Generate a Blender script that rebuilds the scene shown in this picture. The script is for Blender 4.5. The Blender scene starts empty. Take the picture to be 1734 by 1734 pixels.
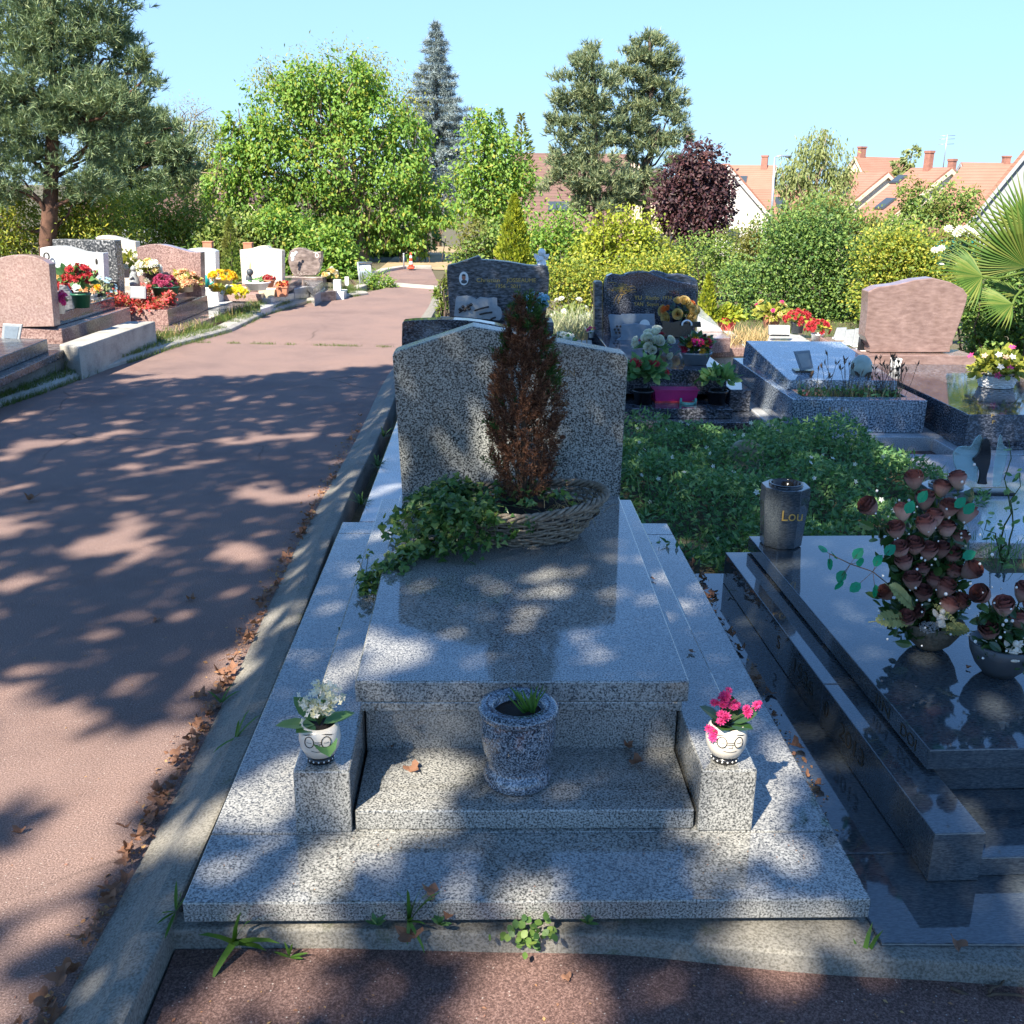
import bpy, bmesh, math, random
import numpy as np
from mathutils import Vector, Matrix
random.seed(7)
rng = np.random.default_rng(7)
S = bpy.context.scene
COL = S.collection
PI = math.pi
# ------------------------------------------------------------------ camera model
FOC, PITCH, ROLL, YAW = 1746.98, 0.3060, 0.0134, 0.0298
CAM = np.array([-0.0991, -1.7568, 1.5235])
_cp, _sp = math.cos(PITCH), math.sin(PITCH)
FW = np.array([math.sin(YAW)*_cp, math.cos(YAW)*_cp, -_sp])
_r = np.array([math.cos(YAW), -math.sin(YAW), 0.0])
_u = np.cross(_r, FW)
_c, _s = math.cos(ROLL), math.sin(ROLL)
RT = _r*_c + _u*_s
UP = _u*_c - _r*_s

def ray(px, py):
    return FW + RT*(px-867)/FOC + UP*(867-py)/FOC

def at(px, py, Y=None, z=None):
    """point of the world seen at a pixel of the photograph, at world depth Y or height z"""
    d = ray(px, py)
    t = (Y-CAM[1])/d[1] if Y is not None else (z-CAM[2])/d[2]
    return CAM + d*t

def ppm(Y):            # pixels per metre at world depth Y, near the picture's centre
    return FOC/((Y-CAM[1])*0.98)

# ------------------------------------------------------------------ mesh builder
def norm(a):
    a = np.asarray(a, float)
    return a/np.maximum(np.linalg.norm(a, axis=-1, keepdims=True), 1e-9)

def runit(n):
    return norm(rng.normal(size=(n, 3)))

class MB:
    def __init__(s):
        s.V = []; s.F = []; s.n = 0
    def add(s, V, F, mat=0, smooth=False):
        V = np.asarray(V, float).reshape(-1, 3)
        s.V.append(V)
        if isinstance(F, np.ndarray):
            s.F.append((F+s.n, mat, smooth))
        else:
            by = {}
            for f in F: by.setdefault(len(f), []).append(f)
            for k, fs in by.items(): s.F.append((np.array(fs, int)+s.n, mat, smooth))
        s.n += len(V)
        return s
    def hexa(s, b, t, mat=0):       # bottom and top rings of equal length
        k = len(b)
        F = [list(range(k))[::-1], list(range(k, 2*k))]
        F += [[i, (i+1) % k, k+(i+1) % k, k+i] for i in range(k)]
        return s.add(list(b)+list(t), F, mat)
    def box(s, x0, x1, y0, y1, z0, z1, mat=0):
        b = [(x0, y0, z0), (x1, y0, z0), (x1, y1, z0), (x0, y1, z0)]
        return s.hexa(b, [(x, y, z1) for x, y, _ in b], mat)
    def prism(s, poly, z0, z1, mat=0):
        return s.hexa([(p[0], p[1], z0) for p in poly], [(p[0], p[1], z1) for p in poly], mat)
    def extr(s, poly, vec, mat=0):
        poly = [np.asarray(p, float) for p in poly]
        return s.hexa(poly, [p+np.asarray(vec) for p in poly], mat)
    def lathe(s, prof, c, n=24, ex=1, ey=1, mat=0, smooth=True, rot=0):
        V = []; F = []; m = len(prof)
        for i in range(n):
            a = 2*PI*i/n+rot
            for r, z in prof: V.append((c[0]+math.cos(a)*r*ex, c[1]+math.sin(a)*r*ey, c[2]+z))
        for i in range(n):
            j = (i+1) % n
            for k in range(m-1): F.append([i*m+k, j*m+k, j*m+k+1, i*m+k+1])
        return s.add(V, F, mat, smooth)
    def disc(s, c, r, n=20, ex=1, ey=1, mat=0):
        V = [(c[0]+math.cos(2*PI*i/n)*r*ex, c[1]+math.sin(2*PI*i/n)*r*ey, c[2]) for i in range(n)]
        return s.add(V, [list(range(n))], mat)
    def tube(s, pts, r, n=6, mat=0, smooth=True, cap=True):
        pts = np.asarray(pts, float); m = len(pts)
        r = np.full(m, r) if np.isscalar(r) else np.asarray(r, float)
        T = norm(np.gradient(pts, axis=0))
        ref = np.array([0, 0, 1.]) if abs(T[0][2]) < .9 else np.array([1., 0, 0])
        V = []
        A = norm(np.cross(T[0], ref))
        for i in range(m):
            A = norm(A-T[i]*A.dot(T[i])); B = np.cross(T[i], A)
            for k in range(n):
                a = 2*PI*k/n
                V.append(pts[i]+(A*math.cos(a)+B*math.sin(a))*r[i])
        F = [[i*n+k, i*n+(k+1) % n, (i+1)*n+(k+1) % n, (i+1)*n+k] for i in range(m-1) for k in range(n)]
        if cap: F += [list(range(n))[::-1], list(range((m-1)*n, m*n))]
        return s.add(V, F, mat, smooth)
    def ball(s, c, r, sc=(1, 1, 1), mat=0, nu=12, nv=8, smooth=True):
        prof = [(math.sin(PI*i/nv)*r, -math.cos(PI*i/nv)*r) for i in range(nv+1)]
        V = []; F = []; m = nv+1
        for i in range(nu):
            a = 2*PI*i/nu
            for rr, z in prof: V.append((c[0]+math.cos(a)*rr*sc[0], c[1]+math.sin(a)*rr*sc[1], c[2]+z*sc[2]))
        for i in range(nu):
            j = (i+1) % nu
            for k in range(nv): F.append([i*m+k, j*m+k, j*m+k+1, i*m+k+1])
        return s.add(V, F, mat, smooth)
    def scatter(s, tm, P, D, N, sc, mat=0, smooth=False):
        """copies of a template (verts, faces): y along D, z along N"""
        P = np.asarray(P, float); n = len(P)
        if n == 0: return s
        D = norm(np.broadcast_to(D, (n, 3))); N = np.broadcast_to(np.asarray(N, float), (n, 3))
        X = norm(np.cross(D, N)); Z = np.cross(X, D)
        sc = np.broadcast_to(np.asarray(sc, float), (n,)) if np.ndim(sc) < 2 else np.asarray(sc)
        tv, tf = tm
        if sc.ndim == 1: sx = sy = sz = sc
        else: sx, sy, sz = sc[:, 0], sc[:, 1], sc[:, 2]
        V = (P[:, None, :] + X[:, None, :]*(tv[None, :, 0]*sx[:, None])[..., None]
             + D[:, None, :]*(tv[None, :, 1]*sy[:, None])[..., None]
             + Z[:, None, :]*(tv[None, :, 2]*sz[:, None])[..., None]).reshape(-1, 3)
        k = len(tv); off = (np.arange(n)*k)[:, None, None]
        base = s.n
        s.V.append(V); s.n += len(V)
        for f in tf:
            f = np.asarray(f, int)
            s.F.append(((f[None]+off).reshape(-1, f.shape[1])+base, mat, smooth))
        return s

def mkmesh(name, mb, mats, fix, off):
    V = np.concatenate(mb.V)-np.asarray(off)
    me = bpy.data.meshes.new(name)
    lv = np.concatenate([f.reshape(-1) for f, _, _ in mb.F])
    tot = np.concatenate([np.full(len(f), f.shape[1]) for f, _, _ in mb.F])
    st = np.concatenate([[0], np.cumsum(tot)[:-1]])
    mi = np.concatenate([np.full(len(f), m) for f, m, _ in mb.F])
    sm = np.concatenate([np.full(len(f), s) for f, _, s in mb.F])
    me.vertices.add(len(V)); me.vertices.foreach_set('co', V.astype(np.float32).ravel())
    me.loops.add(len(lv)); me.loops.foreach_set('vertex_index', lv.astype(np.int32))
    me.polygons.add(len(tot)); me.polygons.foreach_set('loop_start', st.astype(np.int32))
    me.polygons.foreach_set('material_index', mi.astype(np.int32))
    me.polygons.foreach_set('use_smooth', sm.astype(bool))
    for m in (mats if isinstance(mats, (list, tuple)) else [mats]): me.materials.append(m)
    me.update(calc_edges=True); me.validate()
    if fix:
        b = bmesh.new(); b.from_mesh(me)
        bmesh.ops.recalc_face_normals(b, faces=b.faces); b.to_mesh(me); b.free()
    return me

def root_of(o):
    while o.parent: o = o.parent
    return o

def obj(name, mb, mats, parent=None, fix=True, bevel=0):
    if parent is None:
        V = np.concatenate(mb.V); lo = V.min(0); hi = V.max(0)
        off = np.array([(lo[0]+hi[0])/2, (lo[1]+hi[1])/2, lo[2]])
    else: off = np.zeros(3)
    o = bpy.data.objects.new(name, mkmesh(name, mb, mats, fix, off))
    COL.objects.link(o)
    if parent is None: o.location = off
    else:
        o.parent = parent
        r = root_of(parent)
        if parent is r: o.matrix_parent_inverse = Matrix.Translation(r.location).inverted()
    if bevel:
        m = o.modifiers.new('bevel', 'BEVEL'); m.width = bevel; m.segments = 2; m.limit_method = 'ANGLE'
        m.angle_limit = math.radians(40)
    return o

def inst(o0, M, parent, name=None):      # a further copy of a part, its mesh placed by matrix M
    o = o0.copy(); COL.objects.link(o); o.parent = parent
    r = root_of(parent)
    o.matrix_parent_inverse = Matrix.Translation(r.location).inverted() if parent is r else Matrix()
    o.matrix_basis = M
    if name: o.name = name
    return o

def tag(o, label, cat, group=None):
    o['label'] = label; o['category'] = cat
    if group: o['group'] = group
    return o

def thing(name, label, cat, loc, group=None):
    o = bpy.data.objects.new(name, None); COL.objects.link(o)
    o.empty_display_size = .1
    o.location = Vector([float(v) for v in loc])
    return tag(o, label, cat, group)

def setting(o): o['kind'] = 'structure'; return o
def stuff(o): o['kind'] = 'stuff'; return o

def text(string, left, height, parent, mat, right=(1, 0, 0), up=(0, 0, 1), depth=.001, name='inscription', spacing=1.0, width=None):
    cu = bpy.data.curves.new('t', 'FONT'); cu.body = string; cu.size = 1.0; cu.extrude = .0; cu.space_character = spacing
    o = bpy.data.objects.new('t', cu); COL.objects.link(o)
    dg = bpy.context.evaluated_depsgraph_get(); dg.update()
    me = o.evaluated_get(dg).to_mesh()
    V = np.array([v.co[:] for v in me.vertices]); F = [list(p.vertices) for p in me.polygons]
    o.evaluated_get(dg).to_mesh_clear()
    bpy.data.objects.remove(o); bpy.data.curves.remove(cu)
    k = height/0.70
    R = norm(right); U = norm(up)
    sx = k if width is None else width/(V[:, 0].max()-V[:, 0].min())
    W = np.asarray(left)+np.outer(V[:, 0]*sx, R)+np.outer(V[:, 1]*k, U)
    mb = MB(); mb.add(W, F)
    return obj(name, mb, mat, parent, fix=False)

# ------------------------------------------------------------------ templates
LEAF = (np.array([(0, 0, 0), (.30, .42, .07), (0, 1, -.05), (-.30, .42, .07)]), [[(0, 1, 2), (0, 2, 3)]])
NARROW = (np.array([(0, 0, 0), (.16, .45, .04), (0, 1, -.06), (-.16, .45, .04)]), [[(0, 1, 2), (0, 2, 3)]])
BLADE = (np.array([(-.05, 0, 0), (.05, 0, 0), (.03, .6, .02), (0, 1, 0)]), [[(0, 1, 2), (0, 2, 3)]])
NEEDLE = (np.array([(-.045, 0, 0), (.045, 0, 0), (0, 1, 0)]), [[(0, 1, 2)]])
OVAL = (np.array([(0, 0, 0), (.2, .2, .03), (.27, .5, .03), (.17, .8, 0), (0, 1, -.06), (-.17, .8, 0), (-.27, .5, .03), (-.2, .2, .03), (0, .5, -.02)]),
        [[(8, 0, 1), (8, 1, 2), (8, 2, 3), (8, 3, 4), (8, 4, 5), (8, 5, 6), (8, 6, 7), (8, 7, 0)]])
IVY = (np.array([(0, 0, 0), (.30, -.08, .02), (.46, .22, .0), (.26, .42, .05), (0, 1, -.08), (-.26, .42, .05), (-.46, .22, 0), (-.30, -.08, .02), (0, .35, -.03)]),
       [[(8, 0, 1), (8, 1, 2), (8, 2, 3), (8, 3, 4), (8, 4, 5), (8, 5, 6), (8, 6, 7), (8, 7, 0)]])
def _lobed():
    p = [(0, 0)]
    for a, r in ((-95, .35), (-70, .75), (-48, .42), (-28, .95), (-12, .55), (0, 1.1), (12, .55), (28, .95), (48, .42), (70, .75), (95, .35)):
        p.append((math.sin(math.radians(a))*r*.7, math.cos(math.radians(a))*r*.8+.12))
    V = np.array([(x, y, .03*math.sin(9*x+4*y)) for x, y in p]+[(0, .35, -.03)])
    k = len(p)
    return V, [[(k, i, (i+1) % k) for i in range(k)]]
MAPLE = _lobed()
def _curl(seed):
    r = random.Random(seed)
    k = 15; V = [(0, 0, 0)]
    for ring in (.5, 1):
        for i in range(k):
            q = 2*PI*i/k; rr = ring*(.5+(.16*math.sin(3*q+seed)+.09*math.sin(5*q+2*seed)+r.uniform(-.05, .05))*ring)
            V.append((math.sin(q)*rr*.85, math.cos(q)*rr, 0))
    V = np.array(V); F = [[(0, 1+i, 1+(i+1) % k) for i in range(k)]+[(1+i, 1+k+i, 1+k+(i+1) % k) for i in range(k)]+[(1+i, 1+k+(i+1) % k, 1+(i+1) % k) for i in range(k)]]
    a, b = r.uniform(.6, 1.9), r.uniform(.5, 1.5)
    V[:, 2] = a*V[:, 0]**2+b*V[:, 1]**2*r.choice([.4, 1, -.3])+.12*np.sin(7*V[:, 0]+r.uniform(0, 6))+.1*np.sin(8*V[:, 1]+r.uniform(0, 6))
    V[:, 2] -= V[:, 2].min()
    return V, F
def _grass(bend):
    V = []
    for i, t in enumerate((0, .35, .7)):
        w = .05*(1-t*.55)
        V += [(-w, t*(1-bend*t*.4), -bend*t*t*.55), (w, t*(1-bend*t*.4), -bend*t*t*.55)]
    V.append((0, 1*(1-bend*.45), -bend*.62))
    return np.array(V), [[(0, 1, 3, 2), (2, 3, 5, 4)], [(4, 5, 6)]]
GRASS = _grass(.5)
GRASSD = _grass(1.1)
def _flower(k, cup, notch=.0):
    V = [(0, 0, 0)]; F = []
    for i in range(k):
        a = 2*PI*i/k; w = PI/k*.82
        for da, r, z in ((-w, .62, .6*cup), (0, 1.0, cup), (w, .62, .6*cup)):
            V.append((math.cos(a+da)*r, math.sin(a+da)*r, z))
        b = 1+3*i; F.append((0, b, b+1)); F.append((0, b+1, b+2))
    return np.array(V), [F]
FLOWER5 = _flower(5, .2)
FLOWER4 = _flower(4, .15)
def _mum():
    V = []; F = []
    for ring, (k, el, L) in enumerate(((9, .15, 1.0), (8, .6, .9), (6, 1.05, .75))):
        for i in range(k):
            a = 2*PI*(i+.37*ring)/k
            d = np.array([math.cos(a)*math.cos(el), math.sin(a)*math.cos(el), math.sin(el)]); p = np.array([-math.sin(a), math.cos(a), 0])
            b = len(V); V += [d*.1, d*L*.6+p*.2, d*L, d*L*.6-p*.2]; F += [(b, b+1, b+2), (b, b+2, b+3)]
    return np.array(V), [F]
MUM = _mum()
def _rose(open_=1.0):
    V = []; F = []
    for (k, r0, r1, h, out, tw) in ((3, .10, .16, .95, .0, 0), (3, .22, .30, 1.0, .10, .6), (4, .34, .46, .93, .20, .2), (5, .42, .60, .78, .38*open_, .9)):
        for i in range(k):
            a0 = 2*PI*i/k+tw; w = PI/k*1.35
            b = len(V)
            for t in (0, .35, .75, 1):
                for u in (-1, -.45, .45, 1):
                    bul = math.sin(t*PI*.62)
                    r = .10+(r1-.08)*bul+out*max(0, t-.7)*1.3
                    a = a0+u*w*(.75+.25*math.sin(t*PI))
                    r2 = r*(1-.08*abs(u)) + (.04 if abs(u) == 1 and t > .6 else 0)
                    V.append((math.cos(a)*r2, math.sin(a)*r2, h*t*(1-.10*abs(u)*(t > .9))-out*.12*(t > .9)))
            for q in range(3):
                for p in range(3): F.append((b+q*4+p, b+q*4+p+1, b+q*4+p+5, b+q*4+p+4))
    V = np.array(V); V = V[:, [0, 2, 1]]; V[:, 2] *= -1      # y is the axis
    return V, [F]
ROSE = _rose()
BUD = _rose(.3)

def crown(blobs, n, clump=14, shell=.55, cs=.2, flat=1):
    """leaf positions and outward directions, in clumps through the outer part of each blob"""
    C = np.array([b[0] for b in blobs], float)
    R = np.array([np.broadcast_to(b[1], (3,)) for b in blobs], float)
    w = (R.prod(1))**(2/3); w /= w.sum()
    k = max(1, n//clump)
    idx = rng.choice(len(blobs), k, p=w)
    d = runit(k); rad = rng.uniform(shell, 1, (k, 1))
    cc = C[idx]+d*R[idx]*rad
    cid = np.repeat(np.arange(k), clump)
    P = cc[cid]+rng.normal(size=(k*clump, 3))*(R[idx][cid].mean(1, keepdims=True)*cs)*np.array([1, 1, flat])
    return P, norm((P-C[idx][cid])/R[idx][cid]), cid, d

def blobs_px(L, Y, zs=1.0):
    """crown blobs traced on the photograph (px, py, r_px[, dY[, ry_px]]) at depth Y"""
    out = []
    for b in L:
        dY = b[3] if len(b) > 3 else 0
        c = at(b[0], b[1], Y=Y+dY); k = 1/ppm(Y+dY)
        rz = b[4] if len(b) > 4 else b[2]
        out.append((c, (b[2]*k, b[2]*k*.9, rz*k)))
    return out
# ------------------------------------------------------------------ materials
def nt(name):
    m = bpy.data.materials.new(name); m.use_nodes = True
    t = m.node_tree; b = t.nodes['Principled BSDF']
    return m, t, b
def N(t, typ, **kw):
    n = t.nodes.new(typ)
    for k, v in kw.items():
        if hasattr(n, k) and k not in n.inputs: setattr(n, k, v)
        else: n.inputs[k].default_value = v
    return n
def ramp(t, fac, stops, interp='LINEAR'):
    r = t.nodes.new('ShaderNodeValToRGB'); r.color_ramp.interpolation = interp
    e = r.color_ramp.elements
    while len(e) < len(stops): e.new(.5)
    for x, (p, c) in zip(e, stops):
        x.position = p; x.color = (*c, 1) if len(c) == 3 else c
    t.links.new(fac, r.inputs[0]); return r.outputs[0]
def mixc(t, fac, a, b, mode='MIX'):
    m = t.nodes.new('ShaderNodeMix'); m.data_type = 'RGBA'; m.blend_type = mode
    for sock, v in ((m.inputs[0], fac), (m.inputs[6], a), (m.inputs[7], b)):
        if hasattr(v, 'links') or hasattr(v, 'is_linked'): t.links.new(v, sock)
        elif isinstance(v, (int, float)): sock.default_value = v
        else: sock.default_value = (*v, 1)
    return m.outputs[2]
def pos(t): return t.nodes.new('ShaderNodeNewGeometry').outputs['Position']
def noise(t, vec, scale, detail=2, rough=.5, dist=0):
    n = t.nodes.new('ShaderNodeTexNoise'); n.inputs['Scale'].default_value = scale; n.inputs['Detail'].default_value = detail
    n.inputs['Roughness'].default_value = rough; n.inputs['Distortion'].default_value = dist
    t.links.new(vec, n.inputs['Vector']); return n.outputs['Fac']
def bump(t, b, h, strength, dist):
    n = t.nodes.new('ShaderNodeBump'); n.inputs['Strength'].default_value = strength; n.inputs['Distance'].default_value = dist
    t.links.new(h, n.inputs['Height']); t.links.new(n.outputs[0], b.inputs['Normal'])
def scaled(t, vec, s):
    n = t.nodes.new('ShaderNodeMapping'); n.inputs['Scale'].default_value = s; t.links.new(vec, n.inputs['Vector']); return n.outputs[0]

def granite(name, dark, mid, light, scale=150, rough=.1, stops=(.36, .5, .6), streak=None, dirt=.25, spec=.5):
    m, t, b = nt(name); p = pos(t)
    v = scaled(t, p, streak) if streak else p
    f = noise(t, v, scale, 2.5, .62)
    c = ramp(t, f, [(stops[0], dark), (stops[1], mid), (stops[2], light)])
    big = ramp(t, noise(t, p, 3.0, 4, .6), [(.3, (1-dirt,)*3), (.7, (1.08,)*3)])
    c = mixc(t, 1.0, c, big, 'MULTIPLY')
    st = ramp(t, noise(t, scaled(t, p, (1.6, 1.6, .7)), 4.5, 7, .72), [(.56, (0, 0, 0)), (.74, (.5, .5, .5))])
    c = mixc(t, st, c, mixc(t, 1.0, c, (.66, .62, .52), 'MULTIPLY'))
    t.links.new(c, b.inputs['Base Color'])
    r = ramp(t, noise(t, p, 7, 5, .7), [(.35, (rough*.7,)*3), (.75, (rough*1.3+.01,)*3)])
    t.links.new(r, b.inputs['Roughness'])
    b.inputs['Specular IOR Level'].default_value = spec
    return m
def plain(name, c, rough=.6, var=.12, scale=20, metal=0, spec=.5, bmp=0):
    m, t, b = nt(name); p = pos(t)
    f = noise(t, p, scale, 4, .6)
    cc = ramp(t, f, [(.3, tuple(x*(1-var) for x in c)), (.7, tuple(min(1, x*(1+var)) for x in c))])
    t.links.new(cc, b.inputs['Base Color']); b.inputs['Roughness'].default_value = rough
    b.inputs['Metallic'].default_value = metal; b.inputs['Specular IOR Level'].default_value = spec
    if bmp: bump(t, b, noise(t, p, scale*6, 4, .6), bmp, .004)
    return m
def foliage(name, cols, trans=.35, rough=.5, patch=None, pscale=1.2, spec=.35, gain=1.22):
    """per-leaf random colour; trans is light coming through the leaf"""
    m, t, b = nt(name)
    g = t.nodes.new('ShaderNodeNewGeometry')
    cols = [tuple(min(.8, x*gain) for x in c) for c in cols]; k = len(cols)
    c = ramp(t, g.outputs['Random Per Island'], [((i+.5)/k, col) for i, col in enumerate(cols)])
    if patch:
        f = ramp(t, noise(t, g.outputs['Position'], pscale, 2), [(.48, (0, 0, 0)), (.62, (1, 1, 1))])
        c = mixc(t, f, c, patch)
    t.links.new(c, b.inputs['Base Color']); b.inputs['Roughness'].default_value = rough
    b.inputs['Specular IOR Level'].default_value = spec
    tr = t.nodes.new('ShaderNodeBsdfTranslucent')
    c2 = mixc(t, 1.0, c, (1.25, 1.2, .55), 'MULTIPLY')
    t.links.new(c2, tr.inputs['Color'])
    mx = t.nodes.new('ShaderNodeMixShader'); mx.inputs[0].default_value = trans
    t.links.new(b.outputs[0], mx.inputs[1]); t.links.new(tr.outputs[0], mx.inputs[2])
    t.links.new(mx.outputs[0], t.nodes['Material Output'].inputs['Surface'])
    return m

M = {}
M['granite'] = granite('grey_granite', (.035, .036, .036), (.20, .20, .185), (.41, .405, .375), 225, .06, (.35, .47, .58), spec=.75)
M['granite_front'] = granite('grey_granite_sawn', (.02, .022, .022), (.175, .18, .165), (.44, .445, .405), 165, .28, (.39, .48, .57), dirt=.35)
M['granite_pale'] = granite('pale_granite', (.10, .11, .12), (.33, .34, .35), (.55, .56, .57), 190, .12, (.3, .45, .6))
M['granite_dark'] = granite('dark_granite', (.035, .043, .052), (.062, .075, .086), (.105, .12, .125), 170, .05, (.34, .5, .68), streak=(.5, 1.6, 1.6), spec=.8)
M['granite_blue'] = granite('blue_grey_granite', (.015, .022, .032), (.085, .11, .14), (.34, .38, .42), 230, .08, (.38, .48, .6), spec=.7)
M['granite_bluespeck'] = granite('speckled_blue_granite', (.03, .04, .055), (.13, .165, .21), (.42, .46, .5), 95, .08, (.38, .48, .6), spec=.7)
M['granite_blackblue'] = granite('black_blue_granite', (.012, .014, .02), (.05, .055, .068), (.20, .21, .24), 70, .07, (.36, .5, .66), streak=(1, 1, 1.6), spec=.7)
M['granite_slate'] = granite('slate_granite', (.025, .027, .03), (.085, .088, .095), (.19, .19, .2), 34, .3, (.35, .5, .66), streak=(.7, 1, 1.9))
M['granite_pink'] = granite('pink_granite', (.24, .15, .13), (.32, .22, .195), (.40, .30, .265), 60, .16, (.3, .5, .7), dirt=.18)
M['granite_rose'] = granite('rose_granite', (.17, .105, .095), (.29, .185, .165), (.40, .28, .25), 75, .14, (.36, .5, .62), dirt=.2)
M['granite_vein'] = granite('veined_rose_granite', (.18, .115, .10), (.24, .16, .14), (.30, .205, .18), 22, .25, (.3, .52, .72), streak=(.7, 1, 2.2), dirt=.12)  # darkened overall in place of partial shade on the pink headstone
M['granite_cream'] = granite('cream_granite', (.42, .34, .26), (.58, .52, .44), (.68, .63, .55), 60, .2, (.3, .5, .7), dirt=.1)
M['granite_white'] = granite('white_granite', (.38, .40, .40), (.56, .57, .56), (.66, .66, .64), 60, .2, (.3, .5, .7), dirt=.1)
M['granite_speck'] = granite('charcoal_speckled_granite', (.035, .04, .045), (.10, .105, .11), (.42, .42, .42), 48, .2, (.40, .53, .66))
M['granite_brown'] = granite('brown_swirled_granite', (.13, .10, .09), (.24, .19, .17), (.36, .29, .26), 9, .2, (.35, .52, .7), streak=(1, 1, 2.2))
M['black'] = plain('black_stone', (.012, .013, .016), .12, .2)
M['gold'] = plain('gilded_letters', (.55, .36, .09), .4, .1, metal=.3)
M['gold_faint'] = plain('faded_letters', (.05, .04, .025), .5, .2)
M['gold_dim'] = plain('worn_gilding', (.20, .13, .05), .5, .2)
M['white'] = plain('white_ceramic', (.78, .77, .73), .25, .05)
M['ivory'] = plain('ivory_ceramic', (.66, .60, .50), .3, .05)
M['ink'] = plain('black_glaze', (.015, .014, .013), .25, .1)
M['terracotta'] = plain('terracotta', (.45, .19, .11), .8, .15)
M['greenpot'] = plain('dark_green_plastic', (.02, .11, .06), .4, .1)
M['creampot'] = plain('cream_plastic', (.68, .60, .42), .5, .08)
M['redpot'] = plain('red_plastic', (.62, .05, .06), .4, .08)
M['magenta'] = plain('magenta_plastic', (.50, .025, .16), .35, .1)
M['teal'] = plain('teal_plastic', (.02, .34, .32), .35, .1)
M['celadon'] = plain('celadon_glaze', (.13, .40, .36), .2, .15, 60)
M['greypot'] = plain('grey_plastic', (.20, .24, .28), .5, .1)
M['charpot'] = plain('charcoal_plastic', (.055, .065, .075), .45, .1)
M['stonepot'] = plain('rough_stone_bowl', (.13, .11, .08), .9, .45, 120, bmp=.6)
M['soil'] = plain('dark_soil', (.018, .012, .008), .95, .4, 60, bmp=.8)
M['bark'] = plain('bark', (.07, .05, .035), .95, .45, 14, bmp=.8)
M['bark_red'] = plain('pine_bark', (.11, .055, .035), .95, .45, 10, bmp=.8)
M['bark_pale'] = plain('pale_bark', (.22, .16, .11), .9, .4, 10, bmp=.6)
M['twig'] = plain('twigs', (.10, .065, .04), .9, .3)
M['stem'] = plain('green_stems', (.06, .09, .025), .7, .3)
M['steel'] = plain('galvanised_steel', (.42, .46, .48), .4, .12, metal=.6)
M['plaque'] = plain('grey_plaque', (.28, .30, .31), .35, .12, 40)
M['plaque_blue'] = plain('blue_grey_plaque', (.17, .21, .25), .3, .12, 40)
M['bronze'] = plain('dark_bronze', (.05, .042, .035), .4, .3, 60, metal=.5)
M['orange'] = plain('orange_cone_plastic', (.75, .06, .02), .45, .06)
M['dirt'] = plain('dry_path_earth', (.33, .24, .13), .95, .25, 3, bmp=.4)
M['gravelm'] = plain('white_gravel', (.55, .52, .46), .9, .6, 60, bmp=1.0)

def asphalt(name, a, b_, c):
    m, t, b = nt(name); p = pos(t)
    f = noise(t, p, 230, 2, .7)
    col = ramp(t, f, [(.36, a), (.52, b_), (.68, c)])
    v = t.nodes.new('ShaderNodeTexVoronoi'); v.inputs['Scale'].default_value = 95; t.links.new(p, v.inputs['Vector'])
    chip = ramp(t, v.outputs['Distance'], [(.13, (1, 1, 1)), (.2, (0, 0, 0))])
    vm = t.nodes.new('ShaderNodeSeparateColor'); t.links.new(v.outputs['Color'], vm.inputs[0])
    pick = ramp(t, vm.outputs[0], [(.80, (0, 0, 0)), (.86, (1, 1, 1))], 'CONSTANT')
    fc = mixc(t, 1.0, chip, pick, 'MULTIPLY')
    col = mixc(t, fc, col, (.42, .36, .32))
    big = ramp(t, noise(t, p, 1.3, 5, .65), [(.3, (.74, .75, .78)), (.5, (.97, .97, .97)), (.72, (1.12, 1.08, 1.04))])
    col = mixc(t, 1.0, col, big, 'MULTIPLY')
    cv = t.nodes.new('ShaderNodeTexVoronoi'); cv.feature = 'DISTANCE_TO_EDGE'; cv.inputs['Scale'].default_value = .55
    wob = t.nodes.new('ShaderNodeTexNoise'); wob.inputs['Scale'].default_value = 2.2; wob.inputs['Detail'].default_value = 5; t.links.new(p, wob.inputs['Vector'])
    t.links.new(mixc(t, .16, p, wob.outputs['Color'], 'ADD'), cv.inputs['Vector'])
    crk = ramp(t, cv.outputs['Distance'], [(.0, (.45, .45, .45)), (.005, (1, 1, 1))])
    gate = ramp(t, noise(t, p, .6, 3), [(.5, (0, 0, 0)), (.6, (1, 1, 1))])
    col = mixc(t, gate, col, mixc(t, 1.0, col, crk, 'MULTIPLY'))
    st = ramp(t, noise(t, p, .45, 6, .7), [(.55, (0, 0, 0)), (.62, (.5, .5, .5))])
    col = mixc(t, st, col, mixc(t, 1.0, col, (.72, .70, .70), 'MULTIPLY'))
    t.links.new(col, b.inputs['Base Color']); b.inputs['Roughness'].default_value = .92; b.inputs['Specular IOR Level'].default_value = .3
    bump(t, b, f, .7, .004)
    return m
M['asphalt'] = asphalt('red_asphalt', (.125, .082, .070), (.235, .158, .134), (.37, .262, .225))
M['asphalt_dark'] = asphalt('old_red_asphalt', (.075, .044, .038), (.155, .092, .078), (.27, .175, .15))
def concrete(name, c, moss=.0):
    m, t, b = nt(name); p = pos(t)
    f = noise(t, p, 5, 6, .68); g = noise(t, p, 180, 2, .6)
    col = ramp(t, f, [(.3, tuple(x*.55 for x in c)), (.5, c), (.72, tuple(min(1, x*1.3) for x in c))])
    col = mixc(t, .35, col, ramp(t, g, [(.35, (.05, .05, .045)), (.6, (.42, .4, .36))]))
    if moss: col = mixc(t, ramp(t, noise(t, p, 9, 5, .7), [(.6, (0, 0, 0)), (.72, (moss,)*3)]), col, (.07, .085, .025))
    t.links.new(col, b.inputs['Base Color']); b.inputs['Roughness'].default_value = .9
    bump(t, b, g, .5, .003)
    return m
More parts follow.
